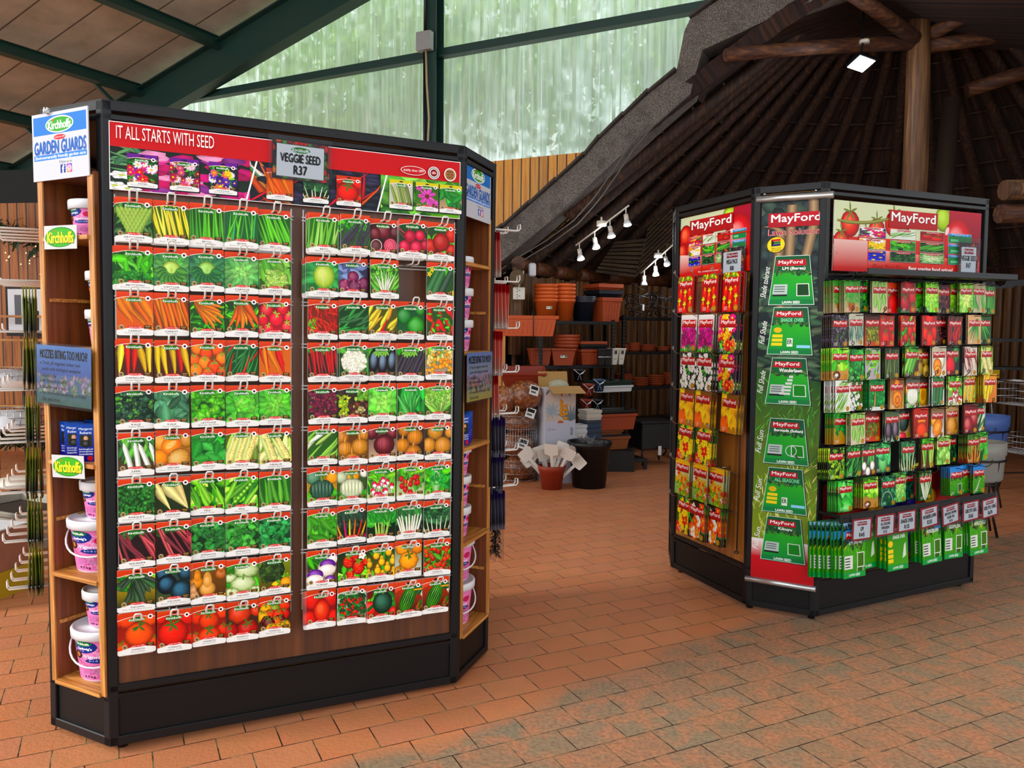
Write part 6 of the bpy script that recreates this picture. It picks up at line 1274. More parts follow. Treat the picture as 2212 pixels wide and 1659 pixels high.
a.pod(.44, .62, .35, .1, .4, '#d8c84a'); a.clip = None
bb = art_board('back_board', a, x0, x1, z0, z1, .01, BOARD, '#0c0a0a'); kidm(bb, MBF @ Matrix.Translation((0, .012, 0)))
# wire rails and hooks on the front face
def bhook(L=.12):
    m = MB(); m.tube([(0, .01, .0), (0, -L, .0), (0, -L-.015, .006), (0, -L-.03, .02), (.0, -L-.034, .026)], .0022, 5); m.tube([(0, .012, .010), (0, -L*.4, .008)], .002, 5)
    m.tube([(.008*math.cos(t), -L-.034, .033+.009*math.sin(t)) for t in np.linspace(0, 6.28, 9)], .002, 5); return m
MROWS = [1.722, 1.556, 1.390, 1.232, 1.070, .905, .735]
m = MB()
for z in MROWS: m.tube([(.03, .008, z-.012), (LB-.03, .008, z-.012)], .003, 5); m.tube([(.03, .008, z+.004), (LB-.03, .008, z+.004)], .003, 5)
for x in (.04, LB/2, LB-.04): m.tube([(x, .01, 1.74), (x, .01, .5)], .003, 5)
m.build('hook_rail', BWIRE, stB)
# left face grid
m = MB()
for x in (.06, .35, .64): m.tube([(x, -.004, 1.76), (x, -.004, .30)], .004, 6)
for k in range(7): m.tube([(.06, -.004, 1.745-.2075*k), (.64, -.004, 1.745-.2075*k)], .003, 5)
for x, z in ((.64, 1.765), (.64, .29)): m.lathe([(.012, -.006), (.014, 0), (.008, .006)], 10, (x, -.006, z), cap0=True, cap1=True)
kidm(m.build('wire_grid', plain('dark_steel_wire', '#4a4038', .4, .6)), MBL)
def m_logo(a, x, z, w, h, rot=0): a.rect(x-w/2, x+w/2, z-h/2, z+h/2, '#b8141c', '#a51018') if not rot else None; a.text(x, z+h*.06, 'MayFord', h*.72, '#f4f2ee', w*.86, .018)
def m_packet(a, rec, seed, lz=.72, lh=.19, top=None, yellow=None, foot=None):
    g = random.Random(seed); sc, of = a.sc, a.off; a.clip = (of[0], of[0]+sc[0], of[1], of[1]+sc[1]); rec(a, g); a.clip = None
    if yellow: a.rect(0, 1, .86, 1, yellow)
    a.rect(.07, .93, lz-lh/2, lz+lh/2, '#c8161c', '#b01016'); a.rect(.07, .93, lz-lh/2-.012, lz-lh/2, '#7a0c10')
    a.text(.5, lz+.018, 'MayFord', lh*.62, '#f6f2ee', .74, .02)
    a.ell(.82, .10, .115, .08, '#c99a1c', 0, 14); a.ring(.82, .10, .07, .02, '#8a6410', 12)
    for k in range(3): a.text(.22, .13-.035*k, ('seeds', 'sade', 'semillas')[k], .026, '#f4f0ea', .2, shear=.2)
MW, MH = .109, .156
def herb(cols, pot='#b8683a', bg=('#4a9a34', '#c8b08a')):
    def f(a, g):
        p_bg(a, g, *bg); a.poly([(.3, .05), (.65, .05), (.72, .32), (.24, .32)], pot); p_leaves(a, g, cols, 110, .28, .03, aj=1.2, area=(.1, .95, .3, 1))
    return f
mbasil = lambda a, g: (p_bg(a, g, '#a8c878', '#d8c8b0'), [a.leaf(x, z, .5, .27, an, c, '#b8dc8a') for x, z, an, c in ((.25, .75, 1.2, '#4a9a34'), (.75, .75, 1.9, '#5aa83c'), (.2, .12, 1.5, '#6ab844'), (.85, .2, 1.9, '#5aaa3a'), (.48, .0, 1.5, '#7cc452'), (.5, .4, 1.2, '#5aa83c'))])
spag = PD(['#8a1c34', '#a82a44', '#6a1428'], 18, 1.1, .05, -1.2, .35, '#e0d4c4', bend=.8)
mcorn = corn('#6a8a2a', '#f0dca0', 2)
M_B = [
 [(.051, .055, 'bushy herb in a clay pot, half hidden', herb(['#2f8a2c', '#4aa83a'])), (.093, .085, 'feathery dill in a clay pot', herb(['#2f8f34', '#3fa844'])), (.192, .055, 'dark green coriander leaves', LV(['#2f8a34', '#4fae3c', '#1f6a28'], 80, .22, .15, '#1c4a1c')), (.288, .085, 'pale big basil leaves', mbasil), (.426, .055, 'one red capsicum', lambda a, g: (p_bg(a, g, '#e85a34', '#c8341c'), p_leaves(a, g, G1, 8, .3, .1, area=(0, 1, .55, .7)), a.ball(.5, .25, .42, .4, '#d8201c', lob=3))), (.498, .085, 'round plum red tomatoes', tomgrid(['#c8142c', '#b81028'], [(.8, .5, .3), (.85, .08, .3), (.28, .32, .33), (.5, .95, .3)], bg=('#8a1020', '#3a8a4a'))), (.637, .055, 'dark frilled lettuce, half hidden', LV(['#3a8a24', '#5aaa34'], 60, .3, .2, '#1c4a14')), (.679, .085, 'bright frilled lettuce', RO('#5fb82c', '#b8e86a', n=40)), (.813, .055, 'wine red lettuce', CU(['#5a1c2c', '#7a2a3c', '#3a141c', '#8a4a4a'], 130, .08, '#24101a')), (.918, .055, 'green romaine heads, half hidden', RO('#4f9a24', '#9acc4a', '#2a4a14')), (.951, .085, 'pale green romaine head', RO('#7ab83c', '#c8e88a', '#4a7a24', n=34)), (1.059, .085, 'piled green beans', PD(['#3f9a34', '#5ab84a', '#2f8028'], 18, 1.0, .06, 1.9, .4, '#c8b89a', bend=.5)), (1.192, .055, 'upright slim green beans', PD(['#4faa3c', '#6ac850', '#2f8a2c'], 12, 1.3, .07, 1.5, .08, '#2a5a24'))],
 [(.022, .085, 'purple flowered herb', CU(['#6a4a6a', '#8a6a8a', '#4a6a3a', '#3a2a3a'], 130, .06, '#2a2a24')), (.13, .085, 'blue green rosemary sprigs', PD(['#2f6a5a', '#4a8a78', '#1f4a40', '#8ab8a8'], 40, .7, .035, 1.57, .35, '#c8c8b4')), (.244, .085, 'ball shaped thyme bush', lambda a, g: (p_bg(a, g, '#3a1c14', '#c85a2a'), p_curls(a, g, ['#8a9a2c', '#a8b440', '#6a7a20'], 130, .06, area=(.12, .88, .15, .72)))), (.351, .085, 'big tomato below cut tomatoes', tomgrid(['#d8241c', '#c81c1a'], [(.2, .75, .25), (.8, .7, .28), (.95, .3, .22), (.4, .27, .3)], bg=('#a81818', '#c83a34'))), (.505, .085, 'small plum tomatoes', cherry(RED, 9, .17, ('#b81c1c', '#2a8a34'), sq=1.3, vine=False)), (.668, .085, 'square red peppers with a stalk', tomgrid(['#d8201c', '#e83024'], [(.25, .42, .2), (.85, .45, .22), (.55, .2, .26), (.5, .92, .3)], sq=1.25, bg=('#c01c1c', '#a81818'), lob=3)), (.794, .055, 'dried dark red chillies, half hidden', PD(['#4a1414', '#6a1c1c', '#8a2a24'], 40, .3, .06, .8, 1.5, '#2a1410', area=(0, 1, 0, 1))), (.875, .085, 'long red chillies', PD(['#a81c24', '#c8282c', '#8a141c'], 13, 1.1, .08, 1.2, .3, '#3a3424', bend=.6)), (1.032, .085, 'fanned dark green beans', FN(['#2f9a3c', '#3fb04a', '#1f7a2c'], 11, .75, .85, .95, .08, 3.5, 4.9, '#e0b890')), (1.165, .055, 'fanned bright green beans', FN(['#4aae3c', '#5cc44a', '#2f8a2c'], 10, .2, .9, .95, .08, 4.5, 5.8, '#2a5a24'))],
 [(.028, .085, 'lettuce leaves beside a dip bowl', lambda a, g: (p_bg(a, g, '#d8a868', '#c89858'), p_leaves(a, g, G1+GL, 26, .4, .3, area=(0, 1, .35, 1)), a.ball(.3, .14, .22, .14, '#6a3a24'), a.ell(.3, .15, .1, .05, '#e8e4d8'))), (.139, .085, 'fresh mint leaves', LV(['#2f9a3c', '#4ab04a', '#1c7a30'], 70, .26, .18, '#143c1c')), (.254, .085, 'yellow green herb sprigs on paving', LV(['#8ac83a', '#6aae2c', '#4a8a24'], 60, .25, .1, '#b8b0b8')), (.395, .085, 'thin dark asparagus spears', PD(['#4a6a24', '#7a8a3a', '#2f4a1c'], 16, 1.0, .07, 1.5, .15, '#2a3414')), (.541, .085, 'light green marrows', cukes(['#7ac04a', '#8ad05a', '#5aa83a'], 3, 1.0, '#5a3a1c', .26)), (.666, .055, 'warty yellow gourds, half hidden', B_(['#c8a84a', '#a88a34'], [(.3, .3, .25), (.7, .6, .25), (.3, .75, .22), (.75, .2, .25)], '#3a2a14', '#2a1c10', lob=7)), (.753, .085, 'cut orange butternut beside white squash', lambda a, g: (p_bg(a, g, '#c8c0a8', '#e8e0d0'), a.ball(.6, .55, .3, .35, '#e8e4d0'), a.ball(.38, .35, .3, .26, '#f2901c'), a.ball(.4, .17, .26, .2, '#f8a82a'), a.ell(.42, .17, .1, .09, '#c8601c'))), (.861, .085, 'red and green bell peppers', lambda a, g: (p_bg(a, g, '#2a2a24'), a.ball(.75, .72, .25, .3, '#2f8a3a', lob=4), a.ball(.35, .33, .33, .38, '#d81c34', lob=4))), (1.011, .085, 'dark red string beans', spag), (1.148, .085, 'cream maize cobs', mcorn)],
 [(.052, .085, 'chives bundle on white', lambda a, g: (p_bg(a, g, '#eceee8'), p_pods(a, g, ['#7ab82c', '#98cc44', '#5a9a20'], 30, .8, .035, .75, .15, area=(.1, .7, .1, .7)), p_pods(a, g, ['#8ac83a'], 12, .6, .03, .5, .2, area=(.2, 1, .85, 1)))), (.17, .055, 'little white chamomile flowers', lambda a, g: p_flowers(a, g, ['#f4f2ea', '#ffffff'], 40, .09, bg='#5a7a2a')), (.293, .085, 'feathery carrot tops', lambda a, g: (p_bg(a, g, '#1f8a3c'), p_curls(a, g, ['#1fa048', '#2fb858', '#148038'], 110, .09), a.pod(.35, .0, .7, .1, 1.5, '#c88a5a'), a.ell(.5, .05, .5, .07, '#dce4dc'))), (.439, .085, 'orange butternut halves', lambda a, g: (p_bg(a, g, '#7a4a1c', '#d8b070'), a.ball(.5, .62, .25, .4, '#ee8c1c'), a.ball(.54, .32, .36, .3, '#f2921e'), a.ell(.54, .3, .17, .15, '#c8641a'), a.ell(.54, .3, .1, .1, '#e89a3a'))), (.558, .085, 'white pumpkin', pumpkin('#eef0e0', '#b8c4a0', ('#3a3a24', '#d8dcc8'), [(.1, .6, .2, '#d8a84a')])), (.67, .055, 'cut yellow squash, half hidden', lambda a, g: (p_bg(a, g, '#2a2420', '#c8b090'), a.ball(.55, .4, .38, .38, '#e8b01c'), a.ell(.55, .4, .16, .2, '#c88a1c'))), (.753, .085, 'dark green cucumbers side by side', cukes(['#1f6a30', '#2a7a3a'], 3, 1.45, '#c8ccc8', .3, flw=False)), (.892, .085, 'pink and white radishes', radish('#c8143c', True)), (1.056, .055, 'golden maize cobs', corn('#7a5a14', '#e8b41c', 3)), (1.186, .085, 'yellow baby squash in film', lambda a, g: (p_bg(a, g, '#e8a01c', '#d87a3a'), p_pods(a, g, ['#f2c01c', '#f8d034'], 8, .7, .22, 1.3, .3, area=(0, 1, .2, .9), tip=.9)))],
 [(.085, .055, 'curly parsley in a clay pot', lambda a, g: (p_bg(a, g, '#4ab03c', '#c88a3a'), p_curls(a, g, ['#1fa03c', '#2fb84c', '#148030'], 90, .08, area=(.05, .95, .3, .95)))), (.163, .085, 'shiny basil leaves', mbasil), (.302, .055, 'moss like herb in an orange pot', lambda a, g: (p_bg(a, g, '#5a1c14', '#d8502a'), p_curls(a, g, ['#7a8a2c', '#98a03c', '#5a6a20'], 130, .06, area=(.05, .95, .15, .8)))), (.411, .085, 'two dark purple aubergines', lambda a, g: (p_bg(a, g, '#4a5a34', '#9ac8a8'), a.ball(.25, .35, .25, .42, '#2a1424', '#8a7a8a'), a.ball(.72, .38, .25, .45, '#2a1424', '#9a8a9a', '#0c060c'))), (.533, .055, 'black green watermelon, half hidden', lambda a, g: (p_bg(a, g, '#1c2420', '#c8a070'), a.ball(.5, .6, .4, .4, '#1c3a30'), a.ball(.4, .05, .3, .15, '#d8344a'))), (.629, .085, 'red orange pumpkins', lambda a, g: (p_bg(a, g, '#c8341c', '#7a2a1c'), a.ball(.55, .62, .3, .2, '#f28a1c'), a.ball(.55, .25, .38, .3, '#e0481c'))), (.761, .085, 'cut orange melon', lambda a, g: (p_bg(a, g, '#7a5a1c', '#e8e4e0'), a.ball(.25, .55, .3, .2, '#e8a84a'), a.ball(.5, .32, .42, .3, '#f28c1c', rot=.6), a.ell(.5, .34, .18, .1, '#f8c070', .6))), (.92, .055, 'smooth tan squash', lambda a, g: (p_bg(a, g, '#c8a878', '#8a5a2a'), a.ball(.45, .32, .4, .36, '#cf9448', lob=7))), (1.031, .085, 'red onions', onions('#a81c2c', [(.75, .55, .35), (.3, .3, .36)], ('#7a1420', '#6a141c'), '#e08a8a', False, '#7a101c')), (1.148, .055, 'green leeks', PD(['#2f8a3c', '#4aa84c', '#dfe8cc'], 9, 1.2, .13, 1.0, .3, '#1c4a24'))],
 [(.021, .085, 'mixed yellow green salad leaves', lambda a, g: (p_bg(a, g, '#142a10'), p_curls(a, g, ['#8ac034', '#b0d84a', '#4a7a1c'], 110, .09))), (.143, .085, 'rocket leaves', LV(['#2a8a3c', '#4aa84c', '#1c5a28'], 60, .5, .07, '#163c1c', aj=.7, ang=.9)), (.248, .085, 'white bulbed spring onions', lambda a, g: (p_bg(a, g, '#2a6a4a', '#5a1c2c'), p_pods(a, g, ['#3a9a4a', '#6aba5a'], 8, .8, .09, 1.4, .3, area=(.1, .9, .5, .8)), p_balls(a, g, ['#e8e8dc'], [(.2, .3, .15), (.75, .3, .16), (.45, .12, .16)]))), (.387, .055, 'round pak choi', lambda a, g: (p_bg(a, g, '#2f7a4a', '#1c5a4a'), a.ball(.5, .35, .3, .35, '#7ac87a'), p_leaves(a, g, ['#3a9a5a', '#5ab870'], 14, .5, .3, area=(0, 1, .4, 1)))), (.54, .085, 'pale stemmed cabbage shoots', ST(['#c8dca8', '#a8cc8a'], ['#2a6a44', '#3f8a5a'], n=6, h=.7, w=.09, spread=.9)), (.691, .085, 'two celery bunches', lambda a, g: (p_bg(a, g, '#143c14', '#6a3a1c'), p_fan(a, g, ['#8ac844', '#a8dc5c', '#5aa02c'], 6, .3, -.05, 1.0, .12, 1.3, 1.95), p_fan(a, g, ['#9cd450', '#b4e068'], 6, .75, -.05, 1.0, .12, 1.2, 1.75), p_leaves(a, g, GR, 20, .25, .15, area=(0, 1, .85, 1)))), (.86, .055, 'soft pale butter lettuce', lambda a, g: (p_bg(a, g, '#6aa84a'), p_curls(a, g, ['#9ccc6a', '#b4dc80', '#7ab850'], 60, .16, dark=.7))), (.953, .03, 'dark parsley behind', CU(['#1c5a34', '#2a7a44'], 90, .08, '#0f3420')), (1.068, .085, 'rainbow chard stems', ST(['#d8281c', '#f0b01c', '#e86a1c', '#f2d03a'], ['#3a6a24', '#5a8a2c'], bg='#3a1414', n=9, h=.8, w=.08, spread=1.0)), (1.177, .055, 'smooth bright spinach leaves', LV(['#3a9a34', '#5ab84a'], 24, .6, .4, '#1f5a24'))],
 [(.091, .085, 'broad spinach leaves', LV(['#2f9a3a', '#4ab04a', '#7ac870'], 22, .6, .4, '#2a6a34')), (.268, .085, 'lettuce leaves on a board with a dip', lambda a, g: (p_bg(a, g, '#3a7a2c', '#d8a060'), p_leaves(a, g, GL, 26, .4, .25, area=(0, 1, .4, .8)), a.ball(.3, .12, .22, .12, '#8a4a2c'), a.ell(.3, .13, .1, .04, '#e8e4d8'))), (.401, .085, 'watercress in a large bowl', lambda a, g: (p_bg(a, g, '#1c5a3c'), p_curls(a, g, ['#2f8a5a', '#4aa874', '#1c6a44'], 110, .08), a.ring(.4, .1, .4, .02, '#c8e0d0'))), (.519, .055, 'round pale cabbage, half hidden', RO('#4a9a4a', '#a8d87a')), (.613, .03, 'teal kale behind', CU(['#1c5a4a', '#2a7a60'], 90, .08, '#0f3c30')), (.681, .085, 'white spring onion bunch', FN(['#eceee0', '#c8dca0', '#8ac05a'], 8, .5, -.05, 1.1, .1, 1.0, 2.1, '#2a5a1c')), (.932, .085, 'mown lawn under blue sky', 'L1'), (1.062, .055, 'lawn with yellow flowers, half hidden', 'L2'), (1.124, .085, 'stepping stone path over a lawn', 'L3')]]
def lawn(kind, name='', head=True):
    def f(a, g):
        p_bg(a, g, '#5a9ae0', '#3a8a24'); a.rect(0, 1, 0, .62, '#58a832', '#3f9a24')
        p_curls(a, g, ['#1c3a1a', '#3a5a24', '#8aa834'] if kind != 'L2' else ['#8a5a8a', '#c8b82c', '#5a7a24'], 24, .09, area=(0, 1, .55, .72))
        p_leaves(a, g, ['#4fa02c', '#6ab83c', '#3a8a24'], 90, .08, .02, aj=.4, area=(0, 1, .02, .55))
        if kind == 'L3':
            for k in range(7): w = .2-.02*k; x = .3+.05*k; a.poly([(x-w/2, .1+.065*k), (x+w/2, .1+.065*k), (x+w/2*.9, .14+.065*k), (x-w/2*.9, .14+.065*k)], '#d8d4cc')
        else: a.rect(.62, .9, .08, .4, '#e0e4d8'); a.rect(.64, .88, .095, .385, '#3a6a1c')
        a.rect(0, 1, 0, .06, '#148a3a'); a.ell(.12, .05, .06, .03, '#e8c81c', n=10); a.ell(.88, .05, .06, .03, '#e8c81c', n=10)
    return f
bproto = None; STK = []
for r_, row in enumerate(M_B):
    for i, (u, o_, desc, rec) in enumerate(row):
        a = Art(); a.sc = (MW, MH); a.off = (-MW/2, -MH)
        m_packet(a, lawn(rec) if isinstance(rec, str) else rec, r_*17+i+400)
        o = packet_obj('seed_packet', a, MW, MH, .0035, body='#4a4640', rc=.02)
        z = MROWS[r_]+g.uniform(-.004, .004)
        put(o, MBF, u, -o_, z, g.uniform(-.06, .06), g.uniform(-.015, .015), -.03)
        tag(o, f"seed packet picturing {desc}, {ORD[r_] if r_ < 6 else 'seventh'} row, right display front", 'seed packet', 'seed packets on the front of the right display')
        h_ = (bhook(.10) if bproto is None else None)
        if h_: bproto = h_.build('hook', BWIRE, stB); hk_ = bproto
        else: hk_ = bproto.copy(); COL.objects.link(hk_); hk_.parent = stB
        hk_.location = (u, -max(0, o_-.06), MROWS[r_]-.008+.003)
        for k in range({0: 5, 1: 2}.get(i, 1) if (r_, i) not in ((6, 6), (6, 1), (5, 8), (3, 9), (3, 2)) else 5):
            if u < .06 and i == 0 or k < 5:
                dd = o_-.009*(k+1)
                if dd < .012: continue
                STK.append((o.data, MBF @ Matrix.Translation((u-.004*(k+1)*(.5 if i else 1)+g.uniform(-.002, .002), -dd, z-.001*k)) @ Matrix.Rotation(g.uniform(-.05, .05), 4, 'Z') @ Matrix.Rotation(-.03, 4, 'X')))
# the many packets squeezed behind the front ones: one object
V = []; F = []; C = []; b = 0
for me, M in STK:
    n = len(me.vertices); co = np.empty(n*3); me.vertices.foreach_get('co', co); cc = np.empty(n*4, dtype=np.float32); me.color_attributes['Col'].data.foreach_get('color', cc)
    V.append(np.c_[co.reshape(-1, 3), np.ones(n)] @ np.array(M).T[:, :3]); C.append(cc.reshape(-1, 4)); F += [tuple(b+i for i in p.vertices) for p in me.polygons]; b += n
o = obj_from('seed_packet', np.vstack(V).tolist(), F, PRINT, col=np.vstack(C)); tag(o, 'many seed packets squeezed behind the front ones on the right display hooks', 'seed packets', None, 'stuff')
# big packets on the left face
GW, GH = .158, .205
def fl(cols, n, r, bg, pet=8, w=.5, mids=('#f0c020',)): return lambda a, g: p_flowers(a, g, cols, n, r, mids, bg, pet, w)
straw = lambda a, g: (p_bg(a, g, '#c81c24', '#a8141c'), p_leaves(a, g, ['#b8c83a', '#6a8a24'], 20, .2, .1, area=(0, 1, .85, 1)), [(a.ball(x, z, .15, .19, '#d81c24', '#f05a50'), [a.leaf(x, z+.16, .12, .05, k, '#b8c83a') for k in (.4, 1.2, 2, 2.8, 4.7)]) for x, z in ((.2, .5), (.75, .55), (.48, .38), (.12, .15), (.8, .2), (.45, .05))])
MEGA = [('strawberries on red', straw), ('magenta flower clusters', lambda a, g: (p_bg(a, g, '#e8e4e4', '#3a5a2a'), p_curls(a, g, ['#c8148a', '#e02a9a', '#a80c74'], 130, .09, area=(.1, .9, .12, .66)), p_leaves(a, g, G1, 14, .2, .1, area=(0, 1, 0, .15)))), ('mixed bright garden flowers', fl(['#e8b81c', '#d81c7a', '#f4f0ec', '#c8201c', '#e86a1c'], 28, .17, '#3a2a4a')), ('small white flowers', fl(['#f4f2ec', '#ffffff', '#e8e4da'], 60, .085, '#1c241c', 6)), ('orange and yellow marigolds', lambda a, g: (p_bg(a, g, '#8a5a14', '#c88a1c'), [a.curl(x, z, r, c, g, 14, .2, .75) for x, z, r, c in ((.2, .6, .25, '#f4b81c'), (.75, .62, .26, '#f2a81c'), (.5, .4, .24, '#f8c42a'), (.25, .2, .26, '#ee6a14'), (.8, .25, .24, '#f4b41c'), (.15, .9, .2, '#f4c02a'))])), ('red and yellow garden flowers', fl(['#d8201c', '#f0c01c', '#f8d83a', '#c8181c'], 26, .16, '#2a6a24')), ('meadow flowers under a yellow top', lambda a, g: (p_bg(a, g, '#e8e0b8', '#6aa82c'), p_curls(a, g, ['#7ab83a', '#a8d04a'], 30, .1, area=(0, 1, 0, .4)), [flower(a, g.random(), g.uniform(.1, .62), .09, g.choice(['#e86a1c', '#d8341c', '#f0b01c', '#e8d8c8']), '#8a3a14', 7, g) for _ in range(26)])), ('orange and white poppies', fl(['#f2641c', '#f4821c', '#f0ece4', '#e84a1c'], 24, .16, '#14240f', 5, .9))]
MG = [(0, [(.215, .10), (.45, .10), (.63, .10), (.30, .07)], 1.775), (None, [], 0)]
mega_rows = [(1.775, [(.245, 0), (.475, 0), (.648, 0)]), (1.558, [(.287, 1), (.448, 1), (.63, 2)]), (1.348, [(.289, 3), (.446, 3), (.632, 2)]), (1.142, [(.282, 4), (.438, 4), (.66, 4)]), (.943, [(.277, 5), (.455, 5)]), (.735, [(.257, 6), (.43, 6), (.56, 6)]), (.522, [(.288, 5), (.43, 7), (.545, 7)])]
protoG = {}; posn = ['left', 'middle', 'right']; hkp = None
for r_, (z, lst) in enumerate(mega_rows):
    for i, (u, k) in enumerate(lst):
        if k not in protoG:
            a = Art(); a.sc = (GW, GH); a.off = (-GW/2, -GH); m_packet(a, MEGA[k][1], 900+k, .77, .2, yellow='#f0c01c' if k == 6 else None); a.sc = (1, 1); a.off = (0, 0)
            o = packet_obj('seed_packet', a, GW, GH, .006, body='#5a5040', rc=.03); protoG[k] = o
        else: o = protoG[k].copy(); COL.objects.link(o)
        d_ = .10 if i < 2 else .09
        if r_ == 6 and i == 1: d_ = .115
        put(o, MBL, u, -d_, z, g.uniform(-.1, .04), g.uniform(-.015, .015), -.03)
        tag(o, f'large seed packet picturing {MEGA[k][0]}, {posn[i]} one, {ORD[r_] if r_ < 6 else "bottom"} row, narrow side', 'seed packet', 'large seed packets on the side of the right display')
        for j in range(2 if i else 1):
            q = o.copy(); COL.objects.link(q); put(q, MBL, u+.003*(j+1), -d_+.014*(j+1), z-.002*j, g.uniform(-.08, .04), 0, -.03)
            q['label'] = f'large seed packet behind the {posn[i]} {MEGA[k][0]} packet, {ORD[r_] if r_ < 6 else "bottom"} row'; q['group'] = f'large packets behind {MEGA[k][0]} {r_}'[:60]
    for u in (.20, .37, .555):
        if hkp is None: hkp = bhook(.11).build('side_hook', CHROME, None); hh = hkp
        else: hh = hkp.copy(); COL.objects.link(hh)
        kidm(hh, MBL @ Matrix.Translation((u, -.004, z-.008)))
# ---- posters
def mini_packs(a, g, x0, x1, z0, z1, cols=4, rows=3, sk=.25):
    recs = [[fl(['#c8246a', '#f0ece0', '#f0a01c'], 9, .3, '#6a1c7a'), PD(['#5a9a2c', '#8ac04a', '#e8ecd8'], 12, .9, .08, .7, .2, '#dfe4d8'), tomgrid(RED, [(.3, .5, .3), (.7, .3, .32), (.8, .75, .22)]), lawn('L1')], [fl(['#f28a1c', '#f4c02a', '#f4f0ea'], 10, .3, '#2a2a1c'), LV(G1, 30, .4, .3), PD(GR, 10, 1.1, .12, .6, .15, '#1c4a1c'), lawn('L1')], [fl(['#2a2aa8', '#3a3ac8', '#1c1c7a'], 14, .28, '#141c3a'), CU(GD, 60, .12), RO('#4a8a34', '#c8d8a8'), lawn('L1')]]
    W_, H_ = (x1-x0)/cols, (z1-z0)/rows
    for r in range(rows):
        for c in range(cols):
            x, z, w, h = x0+W_*(c+.1), z1-H_*(r+.93), W_*.84, H_*.86
            a.rect(x+.002, x+w+.003, z-.003, z+h-.003, '#3a1410'); a.rect(x-.001, x+w+.001, z-.001, z+h+.001, '#e8e8e4')
            a.sc = (w, h); a.off = (x, z); a.clip = (x, x+w, z, z+h); recs[r % 3][c % 4](a, g); a.clip = None
            if c < 3: a.rect(.25, .8, .8, .97, '#b8141c'); a.text(.52, .885, 'MayFord', .11, '#ffffff', .5)
            else: a.rect(0, 1, .0, .75, '#148a4a'); a.rect(.1, .45, .15, .4, '#7ac89a'); a.text(.5, .87, 'MayFord', .13, '#ffffff', .7)
            a.sc = (1, 1); a.off = (0, 0)
def tomato_poster(x0, x1, z0, z1, seed, wide):
    a = Art(4e-6); g = random.Random(seed); W_, H_ = x1-x0, z1-z0; a.clip = (x0, x1, z0, z1)
    a.rect(x0, x1, z0, z1, '#d5dcb8'); a.rect(x0, x1, z0, z0+H_*.5, '#d8341c', '#c8141c')
    X = lambda f: x0+f*W_; Z = lambda f: z0+f*H_
    for x, z, r in ((.1, .68, .17), (.27, .62, .15), (.2, .45, .15), (.38, .72, .17), (.05, .42, .14), (.45, .55, .14)):
        a.ball(X(x), Z(z), r*H_*1.15, r*H_*1.15, '#d81c1c', '#f88a70')
        if wide:
            for k in range(5): a.leaf(X(x), Z(z)+r*H_, r*H_*.9, r*H_*.2, k*1.26+.4, '#6a7a2a')
    if wide: a.pod(X(.02), Z(.72), W_*.36, H_*.05, .12, '#8a8a34', .4, .9, base=1)
    a.ball(X(.72), Z(.86), H_*.2, H_*.2, '#a8c83a'); a.rect(X(.76), x1, Z(.25), z1, '#b81c3a', '#7a1030'); a.ball(X(.83), Z(.5), H_*.36, H_*.40, '#d81424', '#f8a0a0', '#a80c1c')
    a.ell(X(.75), Z(.68), H_*.04, H_*.07, '#f8d8d4', -.5)
    a.grad([(x0, z0), (x1, z0), (x1, Z(.22)), (x0, Z(.38))], ['#c8141c', '#d81c1c', '#e84a34', '#f0d8d0'])
    mini_packs(a, g, X(.14), X(.94), Z(.16), Z(.66))
    a.clip = None; lx, lz, lw, lh = (X(.51), Z(.80), W_*.33, H_*.26) if wide else (X(.47), Z(.80), W_*.60, H_*.25)
    a.rect(lx-lw/2, lx+lw/2, lz-lh/2, lz+lh/2, '#c4141a', '#b01018'); a.text(lx, lz+lh*.04, 'MayFord', lh*.72, '#7a0c10', lw*.93, .05); a.text(lx, lz+lh*.05, 'MayFord', lh*.68, '#f8f6f2', lw*.91, .018)
    if wide: a.text(X(.36), Z(.085), 'Grow Your Own', H_*.07, '#7a0c10', W_*.21, .02); a.text(X(.36), Z(.085), 'Grow Your Own', H_*.066, '#d83a2a', W_*.208, .0); a.text(X(.64), Z(.07), 'Beat soaring food prices!', H_*.075, '#f8f4f0', W_*.31, .03)
    else: a.text(X(.45), Z(.1), 'Grow Your Own', H_*.045, '#e8503a', W_*.25); a.text(X(.45), Z(.055), 'Beat soaring food prices!', H_*.035, '#f8f4f0', W_*.28)
    if wide: a.rect(X(0), X(.215), Z(.0), Z(.455), '#d8201c'); a.rect(X(0), X(.21), Z(.0), Z(.45), '#e8c4bc', '#c81c1c'); a.text(X(.02), Z(.25), 'Y', .012, '#8a7a74', .02)
    else:
        for q in ((.03, .36, .58, .6), (.55, .98, .60, .0)): a.rect(X(q[0]), X(q[1]), Z(q[2])-.006, Z(q[2]), '#d81c1c'); a.rect(X(q[1])-.006, X(q[1]), Z(.05), Z(q[2]), '#d81c1c')
    return art_board('poster_board', a, x0, x1, z0, z1, .004, BOARD, '#c8c8c4')
o = tomato_poster(.058, 1.188, 1.772, 2.118, 5, True); o.matrix_world = MBF @ Matrix.Translation((0, .004, 0)); tag(o, 'wide printed tomato header board on the front of the right display', 'sign')
o = tomato_poster(.018, .694, 1.785, 2.128, 6, False); o.matrix_world = MBL @ Matrix.Translation((0, -.006, 0)); tag(o, 'smaller printed tomato header board on the narrow side of the right display', 'sign')
